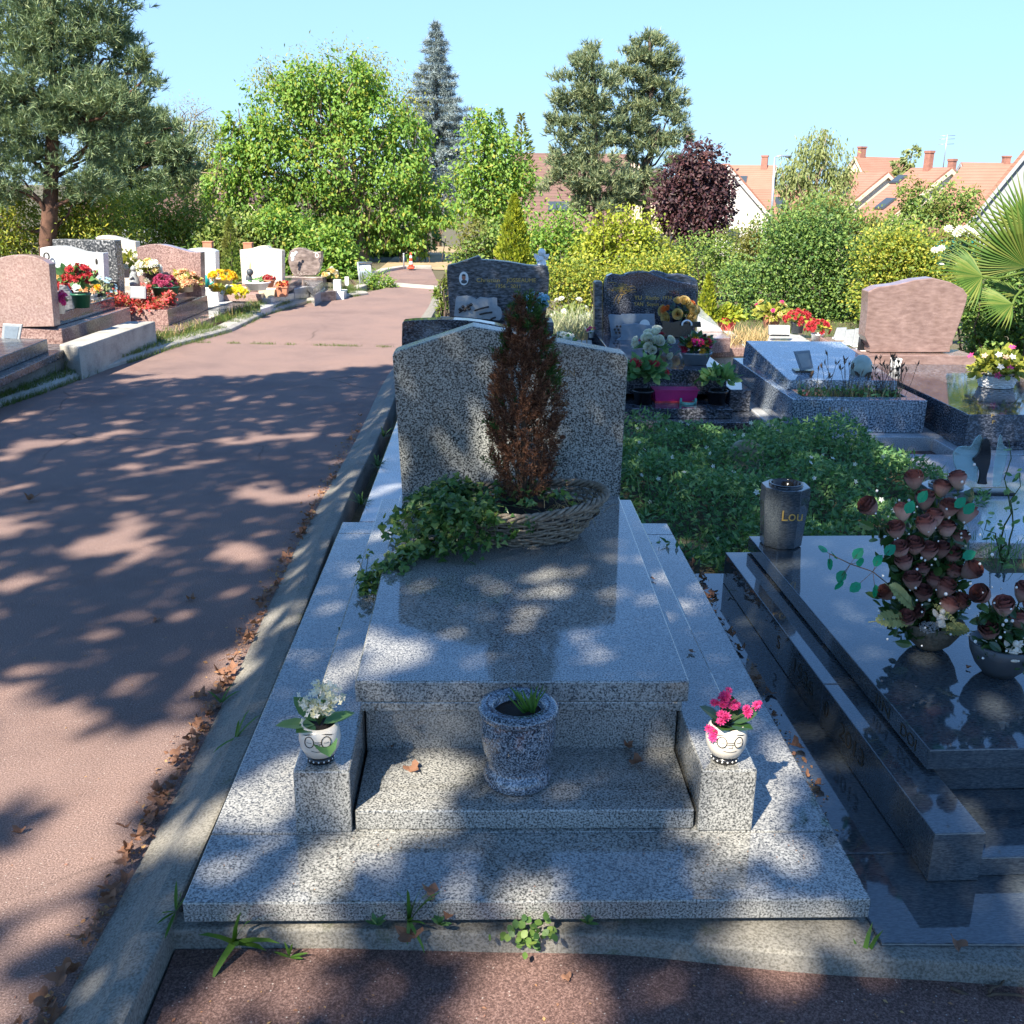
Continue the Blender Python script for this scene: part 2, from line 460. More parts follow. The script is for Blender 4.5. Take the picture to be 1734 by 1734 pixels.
M['concrete'] = concrete('weathered_concrete', (.155, .142, .112), .7)
M['concrete_pale'] = concrete('pale_concrete', (.42, .39, .33), .25)
def earth():
    m, t, b = nt('ground_soil'); p = pos(t)
    f = noise(t, p, 2.2, 6, .7); g = noise(t, p, 40, 4, .7)
    col = ramp(t, f, [(.3, (.05, .045, .022)), (.5, (.10, .085, .04)), (.7, (.075, .10, .03))])
    col = mixc(t, .5, col, ramp(t, g, [(.3, (.04, .03, .02)), (.65, (.19, .16, .09))]))
    t.links.new(col, b.inputs['Base Color']); b.inputs['Roughness'].default_value = .95
    bump(t, b, g, .8, .02)
    return m
M['earth'] = earth()
def glass():
    m, t, b = nt('pale_green_glass')
    b.inputs['Base Color'].default_value = (.72, .93, .90, 1); b.inputs['Roughness'].default_value = .08
    b.inputs['Transmission Weight'].default_value = .85; b.inputs['IOR'].default_value = 1.3
    return m
M['glass'] = glass()
def wicker(name, a, b_):
    m, t, b = nt(name); p = pos(t)
    col = ramp(t, noise(t, p, 60, 4, .7), [(.32, a), (.65, b_)])
    t.links.new(col, b.inputs['Base Color']); b.inputs['Roughness'].default_value = .75
    return m
M['wicker'] = wicker('weathered_wicker', (.10, .075, .05), (.33, .27, .2))
M['wicker_white'] = wicker('white_wicker', (.6, .6, .6), (.8, .8, .78))
def rooft(name, a, b_):
    m, t, b = nt(name); p = pos(t)
    w = t.nodes.new('ShaderNodeTexWave'); w.wave_type = 'BANDS'; w.bands_direction = 'Z'; w.inputs['Scale'].default_value = 1.9; w.inputs['Distortion'].default_value = .6
    t.links.new(p, w.inputs['Vector'])
    col = mixc(t, noise(t, p, .9, 4), a, b_)
    col = mixc(t, 1.0, col, ramp(t, w.outputs['Fac'], [(.0, (.72,)*3), (.3, (1,)*3)]), 'MULTIPLY')
    t.links.new(col, b.inputs['Base Color']); b.inputs['Roughness'].default_value = .85
    return m
M['roof'] = rooft('salmon_roof_tiles', (.28, .125, .08), (.36, .185, .13))
M['roof_brown'] = rooft('brown_roof_tiles', (.13, .072, .055), (.19, .11, .09))
M['wall_white'] = plain('white_render', (.75, .72, .66), .9, .04, 2)
M['wall_cream'] = plain('cream_render', (.70, .58, .42), .9, .06, 2)
M['wall_grey'] = plain('grey_render_and_shade', (.30, .32, .33), .9, .06, 2)  # grey render; on the far right gable it stands in for shade
M['brick'] = plain('chimney_brick', (.30, .14, .10), .9, .2, 6)
M['pane'] = plain('window_glass', (.05, .065, .08), .08, .1)

# leaves and petals
M['f_pine'] = foliage('pine_needles', [(.06, .10, .055), (.11, .16, .08), (.15, .205, .10), (.19, .225, .11)], .12, gain=1.45)
M['f_pine2'] = foliage('far_pine_needles', [(.07, .11, .065), (.13, .175, .09), (.17, .205, .11), (.20, .215, .10)], .12, gain=1.40)
M['f_spruce'] = foliage('blue_spruce_needles', [(.11, .15, .15), (.16, .20, .205), (.24, .29, .29)], .1)
M['f_robinia'] = foliage('bright_green_leaves', [(.05, .115, .02), (.07, .15, .024), (.085, .16, .026), (.10, .18, .028), (.115, .19, .03), (.13, .20, .032), (.15, .21, .035), (.09, .17, .026), (.11, .185, .03), (.20, .20, .03)], .38, gain=1.75)
M['f_golden'] = foliage('yellowing_leaves', [(.11, .14, .026), (.17, .19, .03), (.24, .23, .035), (.12, .15, .03)], .38, gain=1.60)
M['f_yellowhedge'] = foliage('yellow_green_hedge_leaves', [(.08, .13, .02), (.14, .18, .024), (.22, .23, .03), (.30, .27, .035), (.11, .16, .024)], .35, gain=1.55)
M['f_hedge'] = foliage('mid_green_hedge_leaves', [(.05, .095, .02), (.085, .145, .028), (.13, .185, .038), (.18, .22, .05)], .35, patch=(.16, .16, .035), gain=1.60)
M['f_hedged'] = foliage('dark_hedge_leaves', [(.03, .07, .018), (.06, .115, .026), (.09, .15, .034), (.14, .20, .045)], .3, gain=1.60)
M['f_maple'] = foliage('purple_maple_leaves', [(.03, .013, .018), (.055, .022, .026), (.085, .035, .036), (.05, .03, .03)], .2)
M['f_birch'] = foliage('pale_birch_leaves', [(.11, .14, .05), (.16, .19, .065), (.21, .23, .09)], .38, gain=1.50)
M['f_gold'] = foliage('golden_conifer', [(.14, .19, .018), (.22, .26, .022), (.30, .32, .03)], .3)
M['f_shade'] = foliage('plane_leaves', [(.04, .08, .02), (.06, .11, .025)], .12)
M['f_bed'] = foliage('weed_leaves', [(.05, .13, .045), (.085, .19, .065), (.12, .24, .085), (.18, .30, .11)], .3)
M['f_ivy'] = foliage('ivy_leaves', [(.025, .07, .018), (.045, .11, .025), (.08, .155, .035), (.17, .23, .06)], .28, .35, spec=.5, gain=1.35)
M['f_brown'] = foliage('dead_brown_sprays', [(.05, .02, .011), (.10, .042, .022), (.145, .065, .036), (.18, .09, .05)], .15, .8)
M['f_green'] = foliage('green_sprays', [(.02, .06, .012), (.04, .10, .02), (.06, .12, .022)], .2)
M['f_dark'] = foliage('dark_glossy_leaves', [(.015, .045, .014), (.03, .075, .02), (.045, .10, .028)], .2, .3, spec=.6)
M['f_begonia'] = foliage('red_begonia', [(.38, .03, .035), (.48, .06, .06), (.46, .12, .10), (.14, .07, .03), (.22, .12, .04)], .3)
M['f_straw'] = foliage('dry_straw', [(.30, .22, .10), (.42, .32, .15), (.22, .15, .07)], .2)
M['f_grass'] = foliage('grass_blades', [(.05, .10, .02), (.09, .14, .03), (.16, .17, .05), (.07, .13, .025)], .3)
M['f_weed'] = foliage('weed_blades', [(.05, .12, .02), (.08, .17, .025)], .3)
M['f_palm'] = foliage('fan_palm_leaf', [(.05, .11, .02), (.09, .15, .028), (.15, .18, .04)], .25, .55, spec=.2)
M['f_tealleaf'] = foliage('teal_fabric_leaf', [(.008, .22, .13), (.012, .30, .18)], .4)
M['f_fern'] = foliage('yellow_green_fern', [(.24, .25, .09), (.34, .34, .13)], .25)
M['f_fallen'] = foliage('fallen_leaf', [(.34, .19, .08), (.26, .12, .07), (.42, .26, .11), (.20, .10, .06), (.30, .15, .11), (.24, .13, .07)], .15, .75)
M['f_lav'] = foliage('grey_green_lavender', [(.15, .19, .10), (.22, .25, .14), (.30, .29, .17)], .2)
def petal(name, *cols): return foliage(name, list(cols), .25, .55, spec=.3, gain=1)
M['p_red'] = petal('red_petals', (.44, .03, .045), (.52, .06, .07), (.36, .02, .03))
M['p_pink'] = petal('pink_petals', (.62, .04, .20), (.70, .08, .28))
M['p_white'] = petal('white_petals', (.75, .75, .70), (.80, .80, .78), (.66, .68, .60))
M['p_kal'] = petal('cream_white_petals', (.78, .76, .70), (.72, .70, .62), (.72, .66, .40))
M['p_yellow'] = petal('yellow_petals', (.75, .48, .02), (.80, .56, .03), (.70, .38, .01))
M['p_lemon'] = petal('lemon_petals', (.75, .62, .02), (.80, .70, .05))
M['p_peach'] = petal('peach_petals', (.72, .42, .24), (.75, .52, .34), (.66, .34, .20))
M['p_cream'] = petal('cream_rose_petals', (.66, .50, .20), (.74, .60, .30), (.60, .42, .16))
M['p_orange'] = petal('orange_rose_petals', (.75, .22, .06), (.78, .30, .10))
M['p_blue'] = petal('blue_petals', (.18, .48, .62), (.30, .58, .70), (.40, .56, .66), (.12, .38, .55))
M['p_fuchsia'] = petal('fuchsia_petals', (.50, .015, .16), (.62, .03, .24))
M['p_garnet'] = petal('garnet_petals', (.28, .01, .03), (.38, .02, .05))
M['p_ochre'] = petal('ochre_petals', (.55, .28, .02), (.62, .36, .04))
M['p_purple'] = petal('claret_petals', (.30, .03, .09), (.42, .06, .14))
def rosemat():
    m, t, b = nt('faded_rose_petals')
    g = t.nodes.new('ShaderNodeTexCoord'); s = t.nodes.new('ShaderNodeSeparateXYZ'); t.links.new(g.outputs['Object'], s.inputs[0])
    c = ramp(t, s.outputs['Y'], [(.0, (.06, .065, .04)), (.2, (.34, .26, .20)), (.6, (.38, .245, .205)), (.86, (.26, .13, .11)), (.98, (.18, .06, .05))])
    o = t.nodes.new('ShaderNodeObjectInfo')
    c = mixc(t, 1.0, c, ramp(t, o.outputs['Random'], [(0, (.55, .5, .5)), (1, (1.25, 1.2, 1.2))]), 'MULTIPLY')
    t.links.new(c, b.inputs['Base Color']); b.inputs['Roughness'].default_value = .7
    return m
M['rose_faded'] = rosemat()
# ------------------------------------------------------------------ camera, sun, sky
cam = bpy.data.cameras.new('camera'); co = bpy.data.objects.new('camera', cam); COL.objects.link(co)
Mx = Matrix.Identity(4)
for i in range(3):
    Mx[i][0] = RT[i]; Mx[i][1] = UP[i]; Mx[i][2] = -FW[i]; Mx[i][3] = CAM[i]
co.matrix_world = Mx
cam.sensor_fit = 'HORIZONTAL'; cam.sensor_width = 36; cam.lens = FOC/1734*36
cam.clip_start = .05; cam.clip_end = 3000
S.camera = co
SUN_EL = math.radians(46); SUN_AZ = math.radians(213)      # azimuth clockwise from +Y: behind the viewer, to the left
SD = np.array([math.sin(SUN_AZ)*math.cos(SUN_EL), math.cos(SUN_AZ)*math.cos(SUN_EL), math.sin(SUN_EL)])
sl = bpy.data.lights.new('sun', 'SUN'); sl.energy = 5.0; sl.angle = math.radians(.53); sl.color = (1, .91, .77)
so = bpy.data.objects.new('sun', sl); COL.objects.link(so)
so.rotation_euler = Vector(-SD).to_track_quat('-Z', 'Y').to_euler(); so.location = (-6, -8, 14)
W = bpy.data.worlds.new('World'); S.world = W; W.use_nodes = True
t = W.node_tree; bg = t.nodes['Background']
sk = t.nodes.new('ShaderNodeTexSky'); sk.sky_type = 'NISHITA'; sk.sun_disc = False
sk.sun_elevation = SUN_EL; sk.sun_rotation = SUN_AZ; sk.altitude = 100; sk.air_density = 1.0; sk.dust_density = .0; sk.ozone_density = 3.0
sg = t.nodes.new('ShaderNodeTexCoord'); sx = t.nodes.new('ShaderNodeSeparateXYZ'); t.links.new(sg.outputs['Generated'], sx.inputs[0])
hz_ = ramp(t, sx.outputs['Z'], [(.0, (.85,)*3), (.16, (.70,)*3), (.42, (.15,)*3)])
t.links.new(mixc(t, hz_, mixc(t, 1.0, sk.outputs[0], (.56, .94, 1.28), 'MULTIPLY'), (2.1, 3.05, 4.5)), bg.inputs[0]); bg.inputs[1].default_value = .096
vs = S.view_settings; vs.view_transform = 'Standard'; vs.look = 'None'; vs.gamma = 1; vs.use_curve_mapping = False
vs.exposure = 1.45
S.cycles.use_denoising = True
S.cycles.max_bounces = 8; S.cycles.transparent_max_bounces = 8

# ------------------------------------------------------------------ the setting
def gz(x, y):
    s = np.clip((np.asarray(y)+.45*np.maximum(np.asarray(x), 0)-24)/50, 0, 1)
    return -.035-5.2*s*s*(3-2*s)
def grid(xs, ys, zf):
    X, Y = np.meshgrid(xs, ys); Z = zf(X, Y)
    V = np.stack([X, Y, Z], -1).reshape(-1, 3); w = len(xs)
    F = np.array([(j*w+i, j*w+i+1, (j+1)*w+i+1, (j+1)*w+i) for j in range(len(ys)-1) for i in range(w-1)])
    return V, F
mb = MB(); xs = np.concatenate([[-900, -300, -120], np.linspace(-60, 90, 61), [140, 320, 900]])
ys = np.concatenate([[-60, -20, -8], np.linspace(-4, 110, 70), [180, 400, 1500]])
V, F = grid(xs, ys, gz); mb.add(V, F, 0, True)
setting(obj('ground', mb, M['earth'], fix=False))

LK = [(-3.75, -3), (-3.55, 3.5)]+[tuple(at(x, y, z=0)[:2]) for x, y in ((0, 688), (66, 666), (159, 632), (231, 609), (300, 586), (392, 561), (449, 533), (521, 513), (585, 503.6), (632, 498))]   # road edge by the left graves
road = [(-.88, -3), (-.88, 5), (-.80, 8), (-.70, 11), (-.74, 14.4), (-1.10, 18.4), (-1.75, 18.45), (-1.95, 17.0), (-1.80, 15.4), (-1.60, 14.5)] + LK[::-1][1:]
mb = MB(); mb.prism(road, -.2, 0)
setting(obj('road', mb, M['asphalt']))
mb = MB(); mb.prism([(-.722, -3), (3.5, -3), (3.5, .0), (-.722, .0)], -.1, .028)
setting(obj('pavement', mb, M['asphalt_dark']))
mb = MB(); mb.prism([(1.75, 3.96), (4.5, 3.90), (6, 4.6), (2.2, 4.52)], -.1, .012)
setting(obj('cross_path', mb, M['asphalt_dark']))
mb = MB()
pp = [(-.74, 14.5), (-1.15, 18.4), (-1.75, 18.6), (-1.6, 21), (-1.75, 25), (-1.9, 33), (.3, 34), (-.2, 26), (-.4, 20)]
V, F = grid(np.linspace(-2.1, .2, 6), np.linspace(18.5, 36, 16), lambda X, Y: gz(X, Y)+.012)
mb.add(V, F, 0, True)
setting(obj('earth_path', mb, M['dirt'], fix=False))

def kerb(name, line, prof, mat, off=None):
    """sweep a (sideways, z) profile along a plan line; sideways is to the right of travel"""
    L = np.array(line, float); T = norm(np.gradient(L, axis=0)); R = np.stack([T[:, 1], -T[:, 0]], 1)
    k = len(prof); V = []; F = []
    for p, r in zip(L, R):
        for s_, z in prof: V.append((*(p+r*s_), z))
    for i in range(len(L)-1):
        for j in range(k): F.append([i*k+j, i*k+(j+1) % k, (i+1)*k+(j+1) % k, (i+1)*k+j])
    F += [list(range(k)), list(range((len(L)-1)*k, len(L)*k))]
    mb = MB(); mb.add(V, F); return setting(obj(name, mb, mat, bevel=.008))
ky = np.linspace(-3, 14.2, 90)
kl = [(-.90+.012*math.sin(y*1.7)+.02*max(0, y-5)*.5, y) for y in ky]
kerb('gutter_kerb', kl, [(0, -.1), (-.005, .004), (.05, .03), (.115, .082), (.172, .094), (.176, -.1)], M['concrete'])
dense = []
for a, b in zip(LK[:-1], LK[1:]):
    for q in np.linspace(0, 1, 6)[:-1]: dense.append((a[0]+(b[0]-a[0])*q, a[1]+(b[1]-a[1])*q))
kerb('grassy_kerb', dense, [(.015, -.1), (.012, .03), (-.03, .052), (-.16, .058), (-.18, -.1)], M['concrete_pale'])
arc = [(-2.0, 13.95), (-1.9, 14.7), (-1.98, 15.6), (-2.0, 16.6), (-1.9, 17.6), (-1.6, 18.4), (-1.1, 18.5)]
kerb('curved_kerb', arc, [(.05, -.1), (.04, .05), (-.1, .055), (-.11, -.1)], M['concrete_pale'])
kerb('kerb_band', [(-1.92, 15.2), (-1.5, 14.95), (-1.1, 14.65), (-.6, 14.35)], [(.12, -.1), (.11, .02), (-.14, .03), (-.15, -.1)], M['concrete_pale'])

def smooth_top_slab(name, poly, z0, z1, mat, bevel=.008):
    mb = MB(); mb.prism(poly, z0, z1); return setting(obj(name, mb, mat, bevel=bevel))
fx = np.linspace(-.735, 3.4, 60)
mb = MB(); b = []; tp = []
front = [(x, float(np.interp(x, [-.74, -.2, .2, .65, 1, 3.4], [.004, -.005, -.03, -.09, -.13, -.28]))+.004*math.sin(x*9)) for x in fx]
smooth_top_slab('foundation_kerb', front+[(3.4, .06), (-.735, .06)], -.1, .074, M['concrete'], .006)

# ------------------------------------------------------------------ the main grave
G = thing('granite_tomb', 'large grey granite tomb with a gabled headstone in the foreground', 'tomb', (0, 1.2, .1))
mb = MB()
mb.box(-.700, .700, 0, .2315, .094, .14); mb.box(-.700, .700, .2345, 2.315, .094, .14); mb.box(-.700, .700, 2.318, 2.468, .094, .14)
obj('base_slab', mb, M['granite'], G, bevel=.003)
mb = MB(); mb.box(-.64, .66, .03, 2.44, .02, .0938)
obj('foundation', mb, M['concrete'], G)
for s in (-1, 1):
    mb = MB(); x0, x1 = sorted((s*.388, s*.512))
    mb.box(x0, x1, .2345, 2.30, .1405, .297)
    obj('side_kerb', mb, M['granite_front'] if False else M['granite'], G, bevel=.004)
mb = MB(); mb.box(-.381, .381, .245, .52, .1405, .190)
obj('step', mb, M['granite'], G, bevel=.004)
mb = MB(); mb.box(-.384, .384, .515, 2.0, .1405, .298); mb.box(-.392, .392, .500, 2.0, .2985, .325)
obj('plinth', mb, M['granite'], G, bevel=.004)
mb = MB()
b = [(-.405, .495, .3265), (.405, .495, .3265), (.425, 2.045, .334), (-.415, 2.045, .334)]
mb.hexa(b, [(x, y, z+.056) for x, y, z in b])
obj('ledger', mb, M['granite'], G, bevel=.004)
mb = MB()
hp = [(-.404, .298), (.430, .298), (.438, .915), (.433, .928), (.425, .934), (-.137, 1.032), (-.420, .937), (-.430, .931), (-.434, .92)]
mb.extr([(x, 2.050, z) for x, z in hp], (0, .125, 0))
hs = obj('headstone', mb, M['granite_front'], G, bevel=.006)
def hs_text(s_, px, py, hpx, wpx):
    p = at(px, py, Y=2.0485); text(s_, p, hpx/ppm(2.05), hs, M['gold_dim'], width=wpx/ppm(2.05))
hs_text('ON', 951, 637, 11, 22)
hs_text('93', 947, 657, 10, 15)
hs_text('ON', 936, 687, 11, 24)
hs_text('92', 934, 710, 10, 22)

# urn planter
U = thing('granite_urn', 'speckled blue grey granite urn planter on the step of the tomb', 'planter', (-.015, .372, .19))
uc = (-.015, .372, .1905)
mb = MB()
mb.lathe([(0, 0), (.073, 0), (.079, .006), (.080, .024), (.070, .036), (.064, .046), (.072, .062), (.083, .09), (.088, .125), (.087, .155), (.084, .172)], uc, 40)
ub = obj('bowl', mb, M['granite_blue'], U)
mb = MB()
mb.lathe([(.080, .173), (.089, .175), (.094, .183), (.093, .194), (.083, .199), (.060, .198), (.055, .192), (.054, .165), (.0, .165)], uc, 40)
obj('rim', mb, M['granite_blue'], U)
mb = MB(); mb.lathe([(.0545, .178), (.03, .183), (0, .185)], uc, 20); obj('soil', mb, M['soil'], U)
T = thing('grass_tuft', 'small tuft of grass sprouting from the soil of the granite urn', 'grass', (.01, .37, .37))
mb = MB(); n = 22
c = np.array([.012, .365, .371])
D = norm(np.stack([rng.normal(.1, .55, n), rng.normal(-.1, .4, n), np.ones(n)], 1))
mb.scatter(GRASS, c+rng.normal(size=(n, 3))*[.006, .006, .002], D, runit(n)*.4+[0, -1, .3], np.stack([rng.uniform(.05, .08, n), rng.uniform(.045, .095, n), rng.uniform(.04, .08, n)], 1))
obj('blades', mb, M['f_weed'], T)

# face pots
def face_pot(base, ang, label, kind):
    Tt = thing('face_pot', label, 'flower pot', base)
    bx, by, bz = base
    mb = MB(); mb.lathe([(0, .012), (.02, .012), (.034, .020), (.043, .038), (.0465, .058), (.044, .077), (.0375, .092), (.035, .092), (.040, .075), (.03, .06), (0, .06)], base, 36)
    pot = obj('pot', mb, M['ivory'], Tt)
    mb = MB(); mb.lathe([(0, .001), (.028, .001), (.030, .004), (.0295, .0125), (.022, .016), (0, .016)], base, 30)
    for k in range(16):
        a = 2*PI*k/16
        mb.ball((bx+math.cos(a)*.0295, by+math.sin(a)*.0295, bz+.008), .0022, mat=1, nu=6, nv=4)
    obj('collar', mb, [M['ink'], M['white']], Tt)
    def sp(u, v):          # point on the pot: u sideways angle, v height
        prof = [(.034, .020), (.043, .038), (.0465, .058), (.044, .077), (.0375, .092)]
        r = np.interp(v, [z for _, z in prof], [q for q, _ in prof])+.0006
        a = -PI/2+ang+u
        return (bx+math.cos(a)*r, by+math.sin(a)*r, bz+v)
    mb = MB()
    for s in (-1, 1):
        cu, cv = s*.42, .066
        mb.tube([sp(cu+.235*math.cos(q), cv+.0125*math.sin(q)) for q in np.linspace(0, 2*PI, 25)], .0011, 5)
    for v in (.067, .0625): mb.tube([sp(q, v) for q in np.linspace(-.2, .2, 7)], .0009, 5)
    obj('glasses', mb, M['ink'], pot)
    mb = MB()
    mb.tube([sp(q, .054) if abs(q) < .09 else sp(q, .0545) for q in np.linspace(-.10, .10, 6)], .0005, 4)
    mb.tube([sp(.10, q) for q in np.linspace(.0545, .062, 4)], .0005, 4)
    mb.tube([sp(q, .046-.003*math.cos(q*4.2)) for q in np.linspace(-.33, .33, 11)], .0006, 4)
    for s in (-1, 1):
        mb.tube([sp(s*.42+q, .0665-.002*math.cos(q*8)) for q in np.linspace(-.13, .13, 6)], .0005, 4)
        for q0 in (.0, .07, .14): mb.tube([sp(s*(.25+q0+q), .084+.0*q0-.012*q) for q in np.linspace(0, .45, 6)], .0004, 4)
    obj('face', mb, M['bronze'], pot)
    mb = MB(); mb.disc((bx, by, bz+.085), .037, 20); obj('soil', mb, M['soil'], Tt)
    return Tt
def kalanchoe(c, label, petals, leafs, heads, spread, h, fl, size):
    P = thing('kalanchoe_plant', label, 'plant', c)
    c = np.asarray(c)
    mb = MB()
    for (a, el, L, w) in leafs:
        D = np.array([math.cos(a)*math.cos(el), math.sin(a)*math.cos(el), math.sin(el)])
        mb.scatter(OVAL, [c+D*.01], [D], [(-D[0]*math.sin(el)*.6, -D[1]*math.sin(el)*.6, 1)], np.array([[w*1.7, L, L]]))
    for hx, hy, hz in heads:
        e = c+np.array([hx, hy, hz]); mb.tube([c, c+np.array([hx*.5, hy*.5, hz*.6]), e], .0014, 5, mat=1)
    obj('leaves', mb, [M['f_dark'] if fl == 'dark' else M['f_bed'], M['stem']], P)
    mb = MB(); pts = []
    for hx, hy, hz in heads:
        k = spread[1]
        pts.append(c+np.array([hx, hy, hz])+rng.normal(size=(k, 3))*spread[0])
    pts = np.concatenate(pts); n = len(pts)
    Nn = norm(rng.normal(size=(n, 3))*.5+[0, -.45, .9])
    mb.scatter(petals[0], pts, np.cross(Nn, runit(n)), Nn, rng.uniform(.8, 1.15, n)*size)
    obj('flowers', mb, petals[1], P)
    return P
pb = at(541, 1293, z=.298)
face_pot((pb[0], pb[1]+.02, .2975), .05, 'ivory pot with a bespectacled face on the left side block', 'white')
kalanchoe((pb[0], pb[1]+.02, .383), 'white flowering succulent with broad leaves in the left face pot', (FLOWER4, M['p_kal']),
          [(2.7, .75, .075, .06), (3.3, .12, .085, .055), (-1.1, -.55, .07, .06), (.1, .35, .065, .045), (.5, .15, .075, .05), (-2.4, .1, .05, .05), (1.5, .8, .06, .05)],
          [(-.026, .0, .055), (0, .012, .078), (.018, -.01, .05), (.038, .005, .062), (-.005, -.012, .045), (.02, .01, .08)], (.0105, 26), .06, 'bed', .0085)
pb = at(1230, 1293, z=.298)
face_pot((pb[0], pb[1]+.02, .2975), -.02, 'ivory pot with glasses and black dotted collar on the right side block', 'pink')
kalanchoe((pb[0], pb[1]+.02, .383), 'pink flowering succulent with dark leaves in the right face pot', (MUM, M['p_pink']),
          [(2.9, .6, .065, .055), (.2, .45, .07, .06), (-.6, .2, .05, .05), (1.2, .8, .06, .05), (-2, .3, .045, .045), (3.9, .5, .05, .05)],
          [(-.022, 0, .055), (.008, .005, .052), (-.006, .01, .068), (.062, .0, .048), (-.02, -.02, .028), (-.038, -.03, .002), (.04, .0, .035)], (.006, 5), .05, 'dark', .0115)

# wicker basket
bc = np.array([.035, 1.585, .388])
BK = thing('wicker_basket', 'oval weathered wicker basket standing on the tomb ledger', 'basket', bc)
def bell(a, t):      # basket surface, t 0 bottom .. 1 rim
    rx = .185+.095*t**.8; ry = .125+.075*t**.8
    return np.array([bc[0]+math.cos(a)*rx, bc[1]+math.sin(a)*ry, bc[2]+.002+.112*t+(.016*math.cos(a)+.016*abs(math.cos(a)))*t])
mb = MB(); K = 36
for i in range(K):
    a = 2*PI*i/K; mb.tube([bell(a, q) for q in np.linspace(0, 1, 5)], .0035, 5)
for r_ in range(11):
    tt = .03+r_*.088; pts = []
    for i in range(4*K+1):
        a = 2*PI*i/(4*K); p = bell(a, tt); d = np.array([math.cos(a), math.sin(a), 0])
        pts.append(p+d*.0055*math.cos(a*K/2+PI*(r_ % 2))+[0, 0, .002*math.sin(a*5+r_*2)])
    mb.tube(pts, .0047, 5, cap=False)
obj('weave', mb, M['wicker'], BK)
mb = MB()
for s in range(4):
    pts = []
    for i in range(121):
        a = 2*PI*i/120; d = np.array([math.cos(a), math.sin(a), 0]); w = a*13+s*PI/2
        pts.append(bell(a, 1.02)+d*.010*math.cos(w)+np.array([0, 0, .010*math.sin(w)+.004]))
    mb.tube(pts, .0062, 5, cap=False)
obj('rim', mb, M['wicker'], BK)
mb = MB()
V = [bell(2*PI*i/40, .80)*[1, 1, 0]+[0, 0, bc[2]+.088] for i in range(40)]
mb.add([*V, (bc[0], bc[1], bc[2]+.11)], [(40, i, (i+1) % 40) for i in range(40)])
obj('soil', mb, M['soil'], BK)
mb = MB(); mb.add([bell(2*PI*i/40, 0) for i in range(40)], [list(range(40))]); obj('bottom', mb, M['wicker'], BK)

# dead conifer in the basket
CY = thing('dead_cypress', 'browned dwarf conifer with a few green tips growing in the wicker basket', 'conifer', (.03, 1.62, .47))
base = at(886, 800, Y=1.62); top = at(885, 500, Y=1.62)
ax = np.array([base[0], 1.62, .47]); topv = np.array([top[0], 1.62, top[2]])
H = topv[2]-ax[2]
mb = MB(); mb.tube([ax, ax*.5+topv*.5+[.004, 0, 0], topv], [.011, .007, .002], 7)
for k in range(6): mb.tube([ax, ax+np.array([rng.normal()*.03, rng.normal()*.03, .12]), ax+np.array([rng.normal()*.05, rng.normal()*.04, .26])], [.006, .004, .002], 5)
obj('trunk', mb, M['twig'], CY)
ns = 760
tz = rng.beta(1.45, 1.35, ns)*.98+.02
prof = np.interp(tz, [0, .10, .25, .42, .6, .75, .88, 1], [.045, .084, .104, .108, .101, .080, .050, .006])
phi = rng.uniform(0, 2*PI, ns); rr = prof*np.sqrt(rng.uniform(.15, 1, ns))
P0 = ax+np.stack([np.cos(phi)*rr, np.sin(phi)*rr*.9, tz*H*.96], 1)
D0 = norm(np.stack([np.cos(phi)*.55, np.sin(phi)*.55, np.full(ns, .95)], 1)+rng.normal(size=(ns, 3))*.22)
greenish = ((np.cos(phi) > .78) & (tz > .55) & (rng.random(ns) < .5)) | ((np.cos(phi) < -.92) & (rng.random(ns) < .2)) | ((tz > .86) & (rng.random(ns) < .3)) | (rng.random(ns) < .02)
mbs = [MB(), MB()]
for g in (0, 1):
    sel = np.where(greenish == g)[0]; kk = 46
    cid = np.repeat(sel, kk); m = len(cid)
    u = rng.random(m)
    side = runit(m)
    L = .052
    P = P0[cid]+D0[cid]*(u[:, None]*L)
    D = norm(D0[cid]*.8+side*.75)
    mbs[g].scatter(NARROW, P, D, runit(m), np.stack([rng.uniform(.007, .013, m), rng.uniform(.010, .024, m), np.full(m, .01)], 1))
obj('dead_sprays', mbs[0], M['f_brown'], CY, fix=False)
obj('green_sprays', mbs[1], M['f_green'], CY, fix=False)

# dry grass on the right of the basket
DG = thing('dry_grass', 'bleached dry grass tangled at the right rim of the basket', 'grass', (.22, 1.56, .48))
mb = MB(); n = 90
P = np.array([.20, 1.56, .490])+rng.normal(size=(n, 3))*[.05, .04, .006]
D = norm(rng.normal(size=(n, 3))*[1, .8, .35]+[.1, -.1, .55])
mb.scatter(GRASSD, P, D, runit(n)*.5+[0, 0, 1], np.stack([np.full(n, .03), rng.uniform(.06, .13, n), rng.uniform(.05, .12, n)], 1))
obj('blades', mb, M['f_straw'], DG)

# ivy
IV = thing('ivy_plant', 'green ivy spilling out of the basket and trailing over the left edge of the tomb', 'ivy', (-.2, 1.6, .39))
stems = []; LP = []; LD = []; LN = []; LS = []
def ivy_strand(pts, k, size, jit, lift=.01):
    pts = np.array(pts, float)
    tt = np.linspace(0, 1, len(pts)); q = np.linspace(0, 1, 24)
    C = np.stack([np.interp(q, tt, pts[:, i]) for i in range(3)], 1)
    C[1:-1] = (C[:-2]+C[1:-1]*2+C[2:])/4
    stems.append(C)
    u = rng.random(int(k*1.5))
    for x in u:
        p = C[min(23, int(x*23.99))]+rng.normal(size=3)*jit; p[2] += lift
        LP.append(p); LD.append(rng.normal(size=3)*[1, .7, .35]+[-.1, -.7, -.25]); LN.append(rng.normal(size=3)*.55+[-.1, -.45, .9]); LS.append(size*.74*rng.uniform(.55, 1.35))
